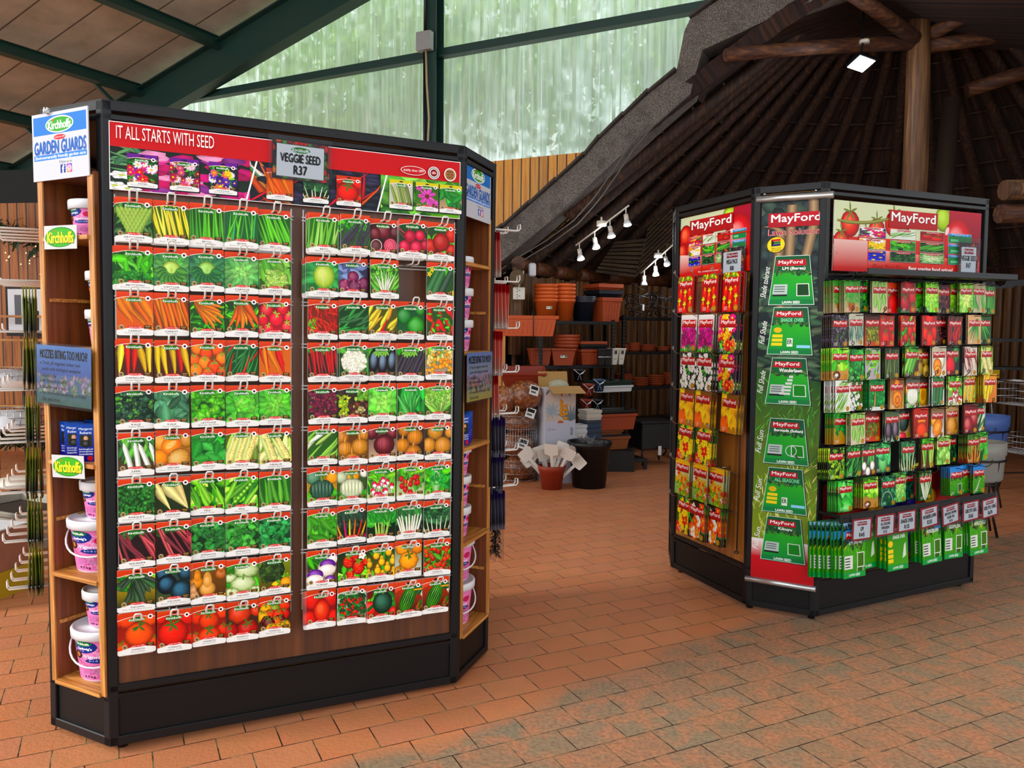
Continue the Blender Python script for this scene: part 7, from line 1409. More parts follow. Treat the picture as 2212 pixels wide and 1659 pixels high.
def price_card(lines, w, h, lab, M, x, y, z, ry=0, border='#a81c24', pic=False, sleeve=(.012, .02), hs=None):
    a = Art(); g = random.Random(len(lab)); a.rect(-w/2, w/2, -h/2, h/2, border)
    if pic:
        a.clip = (-w/2, w/2, -h/2, h/2); a.rect(-w/2, w/2, -h/2, h/2, '#3a1c14')
        for _ in range(50): a.ball(g.uniform(-w/2, w/2), g.uniform(-h/2, h/2), .012, .012, jit(g.choice(['#8a1c1c', '#c86a1c', '#3a6a1c', '#6a2a5a']), g), n=7)
        a.clip = None; a.rect(-w*.4, w*.4, -h*.46, h*.36, '#e2e4e6')
    else: a.rect(-w*.42, w*.42, -h*.42, h*.42, '#dfe1e4')
    lz = h*.22 if pic else h*.27
    a.rect(-w*.25, w*.25, lz-h*.085, lz+h*.085, '#a81c28'); a.text(0, lz, 'MayFord', h*.11, '#f0e8e8', w*.46, .02)
    n = len(lines); th = (hs or .19)*h
    for i, t in enumerate(lines): a.text(0, lz-h*.12-th*.55-i*th*1.25, t, th*.86, '#0e0e0e', min(w*.78, len(t)*th*.38), .055)
    o = art_board('price_sign', a, -w/2, w/2, -h/2, h/2, .0015, BOARD, border); put(o, M, x, y, z, 0, ry)
    tag(o, lab, 'price sign'); m = MB(); m.box(-w/2-sleeve[0], w/2+sleeve[0], -.0022, -.0014, -h/2-sleeve[0], h/2+sleeve[1]); m.build('clear_sleeve', FILM, o)
    return o
price_card(['MEGA PACK', 'R80'], .19, .145, 'white price sign reading mega pack R80 on the narrow side poster', MBL, .565, -.03, 1.838, pic=True)
price_card(['VEGGIE SEED', 'R47'], .155, .165, 'white price sign reading veggie seed R47 on the wide tomato board', MBF, 1.07, -.012, 1.868, pic=True, border='#b81c24', sleeve=(.02, .025))
# corner roll poster with lawn packs
a = Art(4e-6); g3 = random.Random(31); x0, x1, z0, z1 = .022, .335, .19, 2.125; W_ = x1-x0
a.clip = (x0, x1, z0, z1); a.rect(x0, x1, z0, z1, '#1c2a2c')
for i in range(150): a.curl(g3.uniform(x0, x1), g3.uniform(1.55, z1), .045, jit(g3.choice(['#1c2c30', '#2a3c3a', '#24303a', '#3a4a40']), g3), g3, 8, .5, .5)
for i in range(90): a.leaf(g3.uniform(x0, x1), g3.uniform(1.2, 1.8), .12, .035, g3.uniform(-.4, .4)+(3.14 if i % 2 else 0), jit(g3.choice(['#2a4a34', '#3a5c3c', '#1c3828', '#4a5a44']), g3))
for q in (((.05, 2.0), (.12, 1.98), (.105, 1.75), (.13, 1.58)), ((.27, 2.125), (.275, 2.0), (.235, 1.8), (.20, 1.62)), ((.17, 2.1), (.165, 1.9), (.16, 1.78), (.185, 1.6))):
    pts = np.array([np.interp(np.linspace(0, 3, 12), range(4), [p[k] for p in q]) for k in (0, 1)]).T; wd = .024
    a.raw(np.vstack([pts-(wd, 0), pts, pts+(wd, 0)]), np.vstack([np.tile(L_('#5a4634'), (12, 1)), np.tile(L_('#b09878'), (12, 1)), np.tile(L_('#6a5440'), (12, 1))]), [(i, i+1, 13+i, 12+i) for i in range(11)]+[(12+i, 13+i, 25+i, 24+i) for i in range(11)])
a.grad([(x0, .40), (x1, .40), (x1, 1.22), (x0, 1.28)], ['#8a9a3a', '#86983c', '#2f5a2a', '#34602c'])
for i in range(420): z = g3.uniform(.38, 1.2); a.leaf(g3.uniform(x0, x1), z, .05, .006, g3.uniform(.6, 2.4), jit(g3.choice(['#7a9a34', '#a8b45a', '#5a8228', '#c0c078']) if z < .8 else g3.choice(['#3f7a2c', '#56903a', '#2f6424']), g3))
a.grad([(x0, z0), (x1, z0), (x1, .30), (x0, .30)], ['#b8141c', '#b8141c', '#c83038', '#c83038']); a.grad([(x0, .30), (x1, .30), (x1, .40), (x0, .40)], ['#c83038', '#c83038', '#eae4e0', '#eae4e0'])
a.clip = None
a.rect(.058, .32, 1.992, 2.062, '#b8142c', '#a81024'); a.text(.189, 2.03, 'MayFord', .05, '#e8e8e8', .235, .018); a.text(.19, 1.967, 'Lawn Solutions', .03, '#e8c8c8', .262, .04); a.text(.19, 1.967, 'Lawn Solutions', .029, '#b0202c', .26, .01)
a.ell(.098, 1.905, .045, .040, '#7a2a14', .25, 22); a.ell(.098, 1.905, .043, .038, '#e8d01c', .25, 22)
for z_, c_ in ((1.925, '#c8202c'), (1.913, '#1c7a3a'), (1.901, '#1c2a7a')): a.poly([(.075, z_-.004), (.12, z_-.001), (.12, z_+.010), (.075, z_+.007)], c_)
a.poly([(.075, 1.90), (.092, 1.915), (.075, 1.932)], '#141414'); [a.text(.1, 1.888-.0095*k, t, .007, '#141414', .05, .02) for k, t in enumerate(('TRIED & TESTED', 'SOUTH AFRICAN', 'PRODUCT'))]
packs = [(1.846, 1.606, 'LM (Berea)', 'Shade tolerant'), (1.589, 1.356, 'SHADE OVER', 'Full Shade'), (1.335, 1.105, 'Wonderlawn', 'Full Shade'), (1.027, .799, 'Bermuda (Sultan)', 'Full Sun'), (.774, .548, 'ALL SEASONS', 'Full Sun'), (.521, .296, 'Kikuyu', 'Full Sun')]
for i, (t, b_, nm, sc_) in enumerate(packs):
    xl, xr = .072, .288; h_ = t-b_; ins = .028
    Tz = lambda u, v: (xl+ins*v+(xr-xl-2*ins*v)*u, b_+h_*v)
    Q = lambda u0, u1, v0, v1: [Tz(u0, v0), Tz(u1, v0), Tz(u1, v1), Tz(u0, v1)]
    a.poly([(p[0]+dx, p[1]+dz) for p, (dx, dz) in zip(Q(0, 1, 0, 1), ((.004, -.006), (.008, -.006), (.006, 0), (0, 0)))], '#12301c'); a.poly(Q(-.015, 1.015, -.012, 1.012), '#c8d8d0')
    a.grad(Q(0, 1, 0, 1), ['#148a4a', '#128244', '#1c5a3c', '#20603c']); a.grad(Q(0, 1, .1, .66), ['#2f9a4a', '#2a9248', '#4aae44', '#40a440'])
    for _ in range(40): u, v = g3.uniform(.03, .97), g3.uniform(.62, .76); x, z = Tz(u, v); a.curl(x, z, .009, jit(['#1c4a2a', '#2a6a3a', '#5a7a3a'][_ % 3], g3), g3, 7)
    a.poly(Q(.05, .85 if i else .9, .80, .93), '#b8142c'); x, z = Tz(.45, .868); a.text(x, z, 'MayFord', .022, '#f0f0ee', .115, .015)
    x, z = Tz(.55, .74); a.text(x, z, nm, .018, '#f0f2ee' if i not in (1, 4) else '#8ad8a8', min(.14, .011*len(nm)), .03)
    if i in (1, 4):
        for k, v in enumerate((.36, .27, .18)): a.poly(Q(.06, .32, v, v+.065), '#e8d01c')
        x, z = Tz(.18, .52); a.ell(x, z, .02, .014, '#d8b81c'); x, z = Tz(.5, .26); a.rect(x-.014, x+.014, z-.022, z+.02, '#dfe4d8'); a.text(x, z+.002, 'ER', .022, '#1c4a2a', .022, .03); a.poly(Q(.66, .98, .14, .2), '#9ad0e8')
    else:
        a.poly(Q(.05, .4, .18, .42), '#b8c4c0'); [a.poly(Q(.08, .34, .36-.05*k, .38-.05*k), '#5a6a64') for k in range(3)]; a.poly(Q(.05, .4, .17, .21), '#1c2420'); a.poly(Q(.62, .93, .17, .43), '#dfe4dc'); a.poly(Q(.64, .91, .185, .415), '#1c4a24' if i == 0 else '#2f8a34')
    if i == 2:
        for k in range(6): w = .26-.03*k; a.poly(Q(.42-w/2+.03*k, .42+w/2+.03*k, .2+.075*k, .25+.075*k), '#d0d4d0')
    if i == 3: x, z = Tz(.62, .30); a.ring(x, z, .028, .004, '#c8ccc8', 18); a.pod(x+.02, z-.022, .03, .008, -.7, '#2a2a2a', 0, .9, base=1)
    x, z = Tz(.5, .045); a.text(x, z, 'LAWN SEED', .013, '#f0f4f0', .085, .03)
    a.text(.047 if i else .05, (t+b_)/2-.01, sc_, .028, '#f2f2ee', .155 if i == 0 else .115, .0, rot=1.45, shear=.25)
o = art_board('poster_sheet', a, x0, x1, z0, z1, .002, BOARD, '#a8a8a4'); o.parent = None
rp = empty('roll_poster', (0, 0, 0), 0, 'tall narrow lawn poster hanging on the corner of the right display', 'poster'); rp.matrix_world = MBM @ Matrix.Translation((0, -.014, 0)); o.parent = rp
m = MB(); m.tube([(-.002, -.004, 2.135), (.362, -.004, 2.135)], .017, 12); m.build('top_rail', ALU, rp)
m = MB(); m.tube([(-.004, -.004, .178), (.345, -.004, .178)], .015, 12); m.build('bottom_rail', ALU, rp)
m = MB(); [m.lathe([(.006, 0), (.008, .004), (.004, .008)], 8, (x, .0, 2.158)) for x in (.035, .28)]; m.build('screw', CHROME, rp)
# lip shelf over the hooks, price bar below
m = MB(); m.box(.06, 1.20, -.20, .0, 1.742, 1.752); m.box(.06, 1.20, -.205, -.198, 1.742, 1.772); m.build('lip_shelf', BLACK, stB, .002)
m = MB(); m.box(-.03, 1.16, -.165, -.158, .548, .592)
for x in (.0, 1.13): m.box(x-.008, x+.008, -.165, .02, .565, .58)
m.build('price_bar', BLACK, stB, .002)
for i, (x, ls, dz, ry) in enumerate([(.115, ['LM', 'R445'], -.005, .02), (.28, ['ALL SEASONS', 'EVERGREEN', 'R135'], -.002, .0), (.437, ['SHADE OVER', 'R135'], 0, -.02), (.608, ['WONDER LAWN', 'R335'], .004, -.09), (.775, ['BERMUDA PREMIER', 'BLEND 50G', 'R415'], .0, -.12), (.94, ['KIKUYU 50G', 'R365'], 0, -.05), (1.10, ['KIKUYU 100G', 'R670'], .002, -.1)]):
    price_card(ls, .135, .108, f'red edged price card reading {" ".join(ls).lower()} on the low black bar', MBF, x, -.172, .513+dz, ry, sleeve=(.012, .022), hs=.22 if len(ls) == 2 else .15)
# lawn seed bags
def bag_art(seed, nm, yell):
    def f(a, g):
        lawn('L1' if not yell else 'L2')(a, g)
        a.rect(0, 1, 0, 1.0, '#3a8a2c', '#58a832') if yell else None
        a.grad([(0, .86), (1, .86), (1, 1), (0, 1)], ['#2a4a5a', '#2a4a5a', '#8ab8e0', '#a8cce8'])
        for _ in range(26): a.curl(g.random(), g.uniform(.82, .95), .05, jit('#1c2c1c', g), g)
        if yell:
            a.ell(.14, .50, .12, .06, '#e8c81c'); [a.rect(.02, .27, .33-.09*k, .40-.09*k, '#e8d01c') for k in range(3)]; a.poly([(.72, .2), (.9, .25), (.88, .5), (.8, .45)], '#d8dcd0')
        else:
            a.rect(.04, .42, .16, .40, '#d8dcd4'); [a.rect(.07, .3, .34-.05*k, .36-.05*k, '#3a4a3a') for k in range(4)]; a.rect(.62, .95, .17, .44, '#e4e8e0'); a.rect(.65, .92, .185, .425, '#4a7a1c')
        a.rect(0, 1, 0, .1, '#14a04a'); a.text(.5, .05, 'LAWN SEED', .045, '#e8f4e8', .5, .03); a.text(.55, .62, nm, .07, '#e8f0e4', .6, .03, shear=.15)
    return f
def bag(seed, nm, yell, x, y, z, lab, grp=None, w=.15, h=.275):
    a = Art(); a.sc = (w, h); a.off = (-w/2, -h); gg = random.Random(seed); a.clip = (-w/2, w/2, -h, 0); bag_art(seed, nm, yell)(a, gg); a.clip = None
    a.rect(.12, .9, .70, .82, '#c0141c'); a.text(.5, .765, 'MayFord', .07, '#f4f0ee', .7, .04); a.sc = (1, 1); a.off = (0, 0)
    o = packet_obj('lawn_seed_bag', a, w, h, .010, body='#2f7a34', rc=.02); put(o, MBF, x, y, z, 0, g3.uniform(-.04, .04), -.05)
    return tag(o, lab, 'seed bag', grp)
for x, nm, yl, y, n_, lab in ((.085, 'LM (Berea)', False, -.15, 8, 'green lawn seed bag under the LM price card'), (.24, 'EVERGREEN', True, -.08, 4, 'green bag with yellow labels under the evergreen card'), (.405, 'SHADE OVER', True, -.14, 3, 'green bag with yellow labels under the shade over card'), (.66, 'WONDERLAWN', False, -.14, 3, 'lawn seed bag under the wonder lawn card'), (.86, 'BERMUDA', False, -.13, 3, 'lawn seed bag under the bermuda card'), (1.04, 'KIKUYU', False, -.145, 3, 'lawn seed bag at the right end of the low bar')):
    o = bag(int(x*1000), nm, yl, x, y, .545 if x < .3 else .535, lab, None)
    for k in range(n_):
        q = o.copy(); COL.objects.link(q); dd = y+.016*(k+1)
        if dd > -.012: COL.objects.unlink(q); bpy.data.objects.remove(q); continue
        put(q, MBF, x-.011*(k+1)*(1 if x < .3 else .4), dd, .545-.002*k, g3.uniform(-.06, .06), g3.uniform(-.03, .03), -.05); q['label'] = lab.replace('bag', 'bag stacked behind the front one', 1); q['group'] = 'bags behind the '+nm.lower()+' bag'
# ---------------------------------------------------------------- pots and shelving at the back
def pot_round(name, mat, r0, r1, h, rim=.02, n=28, parent=None, arch=False):
    m = MB(); t = .004
    m.lathe([(0, .0), (r0, 0), (r0+(r1-r0)*.82, h-rim*1.9), (r1*1.0, h-rim*1.8), (r1*1.05, h-rim*.9), (r1*1.06, h), (r1*1.0, h), (r1*.96, h-rim), (r0*.95, .012), (0, .012)], n)
    return m.build(name, mat, parent)
def pot_stack(loc, mat, r0, r1, h, n, step, lab, grp, name='plant_pot', sticker=True):
    """nested pots: every pot is a thing of its own"""
    p0 = None
    for k in range(n):
        if p0 is None: p0 = pot_round(name, mat, r0, r1, h); o = p0
        else: o = p0.copy(); COL.objects.link(o)
        o.location = (loc[0], loc[1], loc[2]+step*k)
        tag(o, f'{["lowest", "second", "third", "fourth", "fifth", "sixth"][k] if k < n-1 else "top"} {lab}', 'pot', grp)
    return p0
def trough(name, mat, L, w, h, rim=.03, flute=0, taper=.82, parent=None):
    m = MB(); a, b = L/2, w/2; c, d = a*taper*1.02, b*taper
    V = [(-c, -d, 0), (c, -d, 0), (c, d, 0), (-c, d, 0), (-a*.95, -b*.93, h-rim), (a*.95, -b*.93, h-rim), (a*.95, b*.93, h-rim), (-a*.95, b*.93, h-rim),
         (-a, -b, h-rim), (a, -b, h-rim), (a, b, h-rim), (-a, b, h-rim), (-a*1.01, -b*1.02, h), (a*1.01, -b*1.02, h), (a*1.01, b*1.02, h), (-a*1.01, b*1.02, h),
         (-a*.95, -b*.90, h), (a*.95, -b*.90, h), (a*.95, b*.90, h), (-a*.95, b*.90, h), (-c*.95, -d*.92, .015), (c*.95, -d*.92, .015), (c*.95, d*.92, .015), (-c*.95, d*.92, .015)]
    F = [(3, 2, 1, 0), (20, 21, 22, 23)]
    for q in range(5):
        for i in range(4): F.append((q*4+i, q*4+(i+1) % 4, q*4+4+(i+1) % 4, q*4+4+i))
    m.add(V, F)
    for s in ((-1,) if flute else ()):
        for i in range(flute):
            x = -1+2*(i+.5)/flute
            m.bar((x*c*.94, s*(d+.001), h*.12), (x*a*.90, s*(b*.925), h-rim*1.6), .012, .012, up=(1, 0, 0))
    return m.build(name, mat, parent, .004)
def sticker(parent, x, y, z, w=.07, h=.03, rz=0):
    a = Art(2e-5); a.rect(-w/2, w/2, -h/2, h/2, '#e4e4e0'); a.rect(w*.12, w*.38, -h*.4, h*.4, '#3f8a2a'); a.rect(-w*.42, -w*.05, -h*.1, h*.25, '#4a4a4a'); a.rect(w*.4, w*.48, -h*.4, h*.4, '#1a1a1a')
    V, F, C = a.mesh(); o = obj_from('price_label', V.tolist(), F, BOARD, parent=parent, col=C); o.location = (x, y, z); o.rotation_euler = (R(-8), 0, rz); return o
# black shelving units against the slab wall
SHM = plain('shelf_black', '#0a0a0b', .5)
def rack(p, q, zs, depth, label, h=None):
    """slotted angle shelving from p to q (front edge)"""
    p, q = Vector(p), Vector(q); d = (q-p); L = d.length; d.normalize(); nrm = Vector((-d.y, d.x, 0)); t = empty('shelving_rack', p, math.atan2(d.y, d.x), label, 'shelving'); h = h or zs[-1]+.02
    for x in (0, L):
        for y in (0, depth):
            m = MB(); m.box(x-.02, x+.02, y-.003, y+.003, 0, h); m.box(x-.003, x+.003, y-.0, y+.04*(1 if y == 0 else -1), 0, h)
            up = m.build('upright', SHM, t)
            if y == 0:
                m = MB(); [m.tube([(x+s, -.0035, z), (x+s, -.005, z)], .004, 5) for z in np.arange(.1, h-.03, .04) for s in (-.009, .009)]; m.build('slot_holes', plain('slot_grey', '#6a6a66', .6), up)
    for z in zs:
        m = MB(); m.box(-.01, L+.01, -.005, depth+.005, z-.035, z); m.build('shelf', SHM, t)
    return t
P1, P2, P3 = Vector((.12, 8.45, 0)), Vector((1.32, 8.75, 0)), Vector((2.45, 10.15, 0))
z1 = [at(1130, y, 8.5).z for y in (692, 825, 930)]
rk = rack((.30, 8.35, 0), (1.12, 8.85, 0), [.30, .62, 1.09, 1.565], .40, 'black slotted shelving rack stacked with orange pots')
rk2 = rack((1.30, 9.30, 0), (2.60, 10.2, 0), [.40, .80, 1.22, 1.63], .35, 'black shelving rack holding rows of clay saucers')
ORG_P = TERRA
# top shelf: orange pots
stk0 = pot_stack((.36, 8.66, 1.565), ORG_P, .095, .125, .235, 5, .04, 'orange pot in the left stack on the top shelf', 'orange pots, left stack')
s0 = kids
sticker(stk0, .03, -.118, .14, .06, .026)
pot_stack((.56, 8.80, 1.565), ORG_P, .095, .128, .24, 5, .042, 'orange pot in the right stack on the top shelf', 'orange pots, right stack')
pot_stack((.79, 8.93, 1.565), NAVYPL, .105, .135, .235, 3, .022, 'dark navy pot in the stack on the top shelf', 'navy pots on the top shelf')
def square_pot(name, mat, s, h, loc, rz, lab, flute=True):
    o = trough(name, mat, s, s, h, .045, 6 if flute else 0, .80); o.location = loc; o.rotation_euler = (0, 0, rz); return tag(o, lab, 'pot')
square_pot('square_pot', TERRAD, .27, .27, (1.05, 9.04, 1.565), R(30), 'square fluted orange pot at the right end of the top shelf')
square_pot('square_pot', NAVYPL, .32, .08, (1.03, 9.10, 1.838), R(28), 'wide navy square pot upturned on the square orange pot', False)
square_pot('square_pot', TERRAD, .33, .07, (1.025, 9.10, 1.919), R(28), 'flat orange square pot topping the pile on the top shelf', False)
# long orange trough on the left, hung level with the top shelf
tr = trough('trough_planter', TERRA, .86, .2, .205, .035, 16, .86); p = at(1120, 724, 7.95); tr.location = (.02, 7.98, p.z-.01); tr.rotation_euler = (0, 0, R(4)); tag(tr, 'long fluted orange trough planter hanging high beside the red topped packs', 'planter')
m = MB(); [m.tube([(x, -.115, .21), (x, -.115, .05), (x, -.09, -.012), (x, .1, -.015), (x, .12, .2), (x+.015, .13, .26), (x+.03, .12, .2)], .005, 6) for x in (-.25, .18)]; m.build('wire_bracket', BWIRE, tr)
# second shelf
pot_stack((.60, 8.74, 1.09), TERRAD, .10, .135, .22, 4, .036, 'red orange pot in the stack on the second shelf', 'pots on the second shelf')
t2 = trough('square_pot', TERRAD, .27, .2, .18, .02, 0, .72); t2.location = (.53, 8.52, 1.09); t2.rotation_euler = (0, 0, R(10)); tag(t2, 'low tapered orange pot in front of the stack on the second shelf', 'pot'); sticker(t2, .0, -.088, .1)
t2 = trough('square_pot', TERRAD, .24, .2, .18, .02, 0, .72); t2.location = (.29, 8.50, 1.09); t2.rotation_euler = (0, 0, R(10)); tag(t2, 'small tapered orange pot at the left end of the second shelf', 'pot')
for k, (lab, hh) in enumerate((('fluted orange tub at the right of the second shelf', .17), ('black tub nested in the fluted orange tub', .15), ('upper orange tub nested over the black tub', .14))):
    t2 = trough('square_pot', (TERRAD, DARKPL, TERRAD)[k], .34, .24, hh, .03, 9 if k == 0 else 0, .76); t2.location = (.84, 8.80, 1.09+(0, .075, .115)[k]); t2.rotation_euler = (0, 0, R(28)); tag(t2, lab, 'pot')
# white pierced pots and black ones on the middle shelf at right
for k, (x, y) in enumerate(((1.11, 8.85), (1.19, 8.90))):
    t2 = trough('square_pot', CREAM, .085, .2, .18, .015, 0, .62); t2.location = (x, y, 1.091); t2.rotation_euler = (0, 0, R(20)); tag(t2, f'tall cream pot with square black holes, {["left", "right"][k]} one', 'pot', 'cream pots')
    m = MB(); [m.box(-.014, .014, -.094+.02*(z < .10), -.086+.02*(z < .10), z, z+.035) for z in (.06, .12)]; m.build('cutout', DARKPL, t2)
for k, x in enumerate((.97, 1.045)):
    t2 = trough('square_pot', DARKPL, .085, .2, .18, .02, 0, .7); t2.location = (x, 8.72+.05*k, 1.091); tag(t2, f'black pot with a white price label, {["left", "right"][k]} of the cream pots', 'pot', 'black labelled pots'); sticker(t2, 0, -.082, .10)
# saucers on the far rack
g = random.Random(41)
dd = (Vector((2.60, 10.2, 0))-Vector((1.30, 9.30, 0))).normalized(); nn_ = Vector((-dd.y, dd.x, 0))
sc0 = {}
def saucers(z, xs, tagrow):
    for i, (x, r, n) in enumerate(xs):
        base = Vector((1.30, 9.30, 0))+dd*x+nn_*.13
        for k in range(n):
            key = round(r, 3)
            if key not in sc0:
                m = MB(); m.lathe([(0, 0), (r*.82, 0), (r, .028), (r*1.02, .032), (r*.95, .032), (r*.8, .008), (0, .008)], 22); sc0[key] = m.build('clay_saucer', CLAYS); o = sc0[key]
            else: o = sc0[key].copy(); COL.objects.link(o)
            o.location = base+UZ*(z+.024*k); tag(o, f'clay saucer in the {["first", "second", "third", "fourth", "fifth"][i]} pile from the left, {tagrow} shelf of the far rack', 'saucer', f'saucer pile {i+1}, {tagrow} shelf')
saucers(1.22, [(.10, .085, 3), (.28, .085, 4), (.50, .11, 3), (.76, .09, 2), (.98, .085, 3)], 'upper')
saucers(.80, [(.12, .11, 6), (.38, .12, 4), (.64, .12, 5), (.9, .11, 6)], 'lower')
# white window boxes on a lower shelf
for k, (mt, lab) in enumerate(((WHITEP, 'white flat tray on the low shelf beside the saucers'), (GREENPL if False else plain('dark_green_tray', '#0f2a20', .5), 'dark green tray lying in the white tray'))):
    t2 = trough('seed_tray', mt, .5, .26, .07, .02, 0, .9); t2.location = (1.06, 8.72, .80+.05*k); t2.rotation_euler = (0, 0, R(32)); tag(t2, lab, 'tray')
# hanging wire baskets on the far rack top
g6 = random.Random(8)
for b, (x, y) in enumerate(((1.50, 9.35), (1.85, 9.6), (2.15, 9.85))):
    m = MB(); r = .2
    for z, k in ((1.67, .7), (1.76, .9), (1.86, 1.0)): m.tube([(x+r*k*math.cos(t), y+r*k*.8*math.sin(t), z+.03*math.sin(t*2+b)) for t in np.linspace(0, 6.28, 15)], .006, 5)
    for t in np.linspace(0, 6, 9): m.tube([(x+r*.5*math.cos(t), y+r*.4*math.sin(t), 1.64), (x+r*.9*math.cos(t), y+r*.72*math.sin(t), 1.76), (x+r*math.cos(t), y+r*.8*math.sin(t), 1.87)], .005, 5)
    for t in (0.3, 2.4, 4.5): m.tube([(x+r*math.cos(t), y+r*.8*math.sin(t), 1.86), (x+g6.uniform(-.2, .2), y, 1.95+g6.uniform(-.05, .08)), (x+g6.uniform(-.3, .3), y+.1, 1.8)], .004, 5)
    t = tag(m.build('wire_basket', BWIRE), f'tangled black wire hanging basket on the far rack top, {["left", "middle", "right"][b]} one', 'basket')
    xx = x+g6.uniform(-.1, .1); m = MB(); m.box(xx, xx+.02, y-.17, y-.168, 1.70, 1.77); m.build('price_tag', WHITEP, t)
# socket, fan shaped log end, alarm box on the wall beside the rack
m = MB(); m.tube([(.02, 8.62, 1.2), (.03, 8.6, 2.0)], .085, 12); tag(m.build('wall_post', LOGL), 'short dark log post carrying the white power socket', 'post')
p = at(1121, 634, 8.45); t = empty('power_socket', p, R(5), 'white double power socket on the log post', 'socket'); m = MB(); m.box(-.062, .062, -.02, .03, -.065, .065); m.build('socket_box', CREAM, t, .006); [MB().tube([(x, -.0205, z), (x, -.0215, z)], .006, 8).build('socket_hole', DARKPL, t) for x, z in ((-.02, .045), (-.02, .02), (-.02, -.015), (-.02, -.04), (.005, .032), (.005, -.027))]
m = MB(); m.tube([(.0, -.005, .065), (.005, -.01, .1), (.03, -.01, .14), (.04, 0, .19), (.05, .03, .24)], .008, 6); m.build('cable', CREAM, t)
p = at(1116, 600, 8.3); m = MB(); m.tube([p, p+Vector((.01, .45, .06))], .075, 16); tag(m.build('log_end', plain('cut_log_end', '#5a4a30', .9, var=.4, sc=40)), 'pale sawn log end sticking out above the power socket', 'log')
p = at(1150, 583, 8.85); m = MB(); m.box(p.x-.04, p.x+.04, p.y-.03, p.y+.02, p.z-.075, p.z+.075); tag(m.build('alarm_sensor', WHITEP, None, .015), 'small white alarm sensor high on the slab wall', 'sensor')
# red trough lying on a low stand
t2 = trough('trough_planter', REDPL, .46, .30, .17, .025, 0, .70); p = at(1128, 826, 7.95); t2.location = (p.x, p.y, .905); t2.rotation_euler = (R(12), 0, R(2)); tag(t2, 'open red brown trough planter above the bagged bark', 'planter'); sticker(t2, .05, -.125, .09, .09, .035)
m = MB(); m.box(-.16, .42, 7.95, 8.25, .84, .88); [m.box(x, x+.05, y, y+.05, 0, .84) for x in (-.15, .36) for y in (7.96, 8.19)]; tag(m.build('low_stand', SHM), 'plain black stand under the red trough planter', 'stand')
# wire cage with bark bags
cx, cy = .065, 7.72; cage = empty('wire_cage', (cx, cy, 0), 0, 'tall round wire cage filled with bags of brown bark', 'cage'); m = MB(); rC = .185
for z in np.arange(.02, .70, .062): m.tube([(rC*math.cos(t), rC*math.sin(t), z) for t in np.linspace(0, 6.283, 25)[:-1]], .0035, 5, closed=True)
m.build('hoops', CHROME, cage); m = MB()
for k in range(44): t = 6.283*k/44; m.tube([(rC*math.cos(t), rC*math.sin(t), 0), (rC*math.cos(t), rC*math.sin(t), .68)], .0018, 4)
m.build('uprights', CHROME, cage)
def bark_mat():
    m, nt, b = newmat('bagged_bark'); v = coords(nt, 'Object'); vo = N(nt, 'ShaderNodeTexVoronoi'); vo.inputs['Scale'].default_value = 38; LK(nt, v, vo.inputs['Vector'])
    c = ramp(nt, vo.outputs['Color'], [(0, '#5a2a10'), (.5, '#8a4a22'), (1, '#b87a48')]); f = noise(nt, v, 9, 4, .7); c = mixc(nt, ramp(nt, f, [(.56, 0.0), (.68, .7)]), c, '#d8b8a0'); LK(nt, c, b.inputs['Base Color']); b.inputs['Roughness'].default_value = .25; b.inputs['Coat Weight'].default_value = .5
    bump(nt, b, f, 1.0, .03); return m
BARK = bark_mat(); g7 = random.Random(6)
def lump(name, c, r, seed, lab, tagx=None, rot=0):
    gg = random.Random(seed); t = empty(name, c, rot, lab, 'bag'); m = MB(); n1, n2 = 22, 14; V = []
    for j in range(n2+1):
        ph = math.pi*j/n2
        for i in range(n1):
            th = 6.2832*i/n1; k = 1+.05*math.sin(3*th+seed)*math.sin(ph*2)+.035*math.sin(7*th+j)+gg.uniform(-.02, .02); V.append((r[0]*k*math.sin(ph)*math.cos(th), r[1]*k*math.sin(ph)*math.sin(th), r[2]*k*math.cos(ph)))
    F = [(j*n1+i, (j+1)*n1+i, (j+1)*n1+(i+1) % n1, j*n1+(i+1) % n1) for j in range(n2) for i in range(n1)]; m.add(V, F, 0, True); m.build('bag_body', BARK, t)
    if tagx:
        a = Art(2e-5); a.rect(-.045, .045, -.05, .05, '#e4e2de'); a.rect(-.035, .035, .005, .04, '#2a2a2a'); a.rect(-.03, .02, -.03, -.01, '#6a6a6a'); V, F, C = a.mesh(); o = obj_from('price_label', V.tolist(), F, BOARD, parent=t, col=C); o.location = tagx; o.rotation_euler = (R(-25), R(18), 0)
    return t
for k in range(3): lump('bark_bag', (cx+.015*(-1)**k, cy, .125+.225*k), (.165, .165, .125), k+2, f'brown bark bag inside the wire cage, {["lowest", "middle", "upper"][k]} one', (.06, -.178, .03) if k == 1 else ((.1, -.16, .1) if k == 2 else None))
lump('bark_bag', (.12, 7.66, .835), (.18, .16, .14), 7, 'bulging bark bag lying on top of the wire cage', (.06, -.165, .06), .2)
lump('bark_bag', (-.07, 7.58, .80), (.11, .11, .125), 9, 'second bark bag leaning at the left of the cage top')
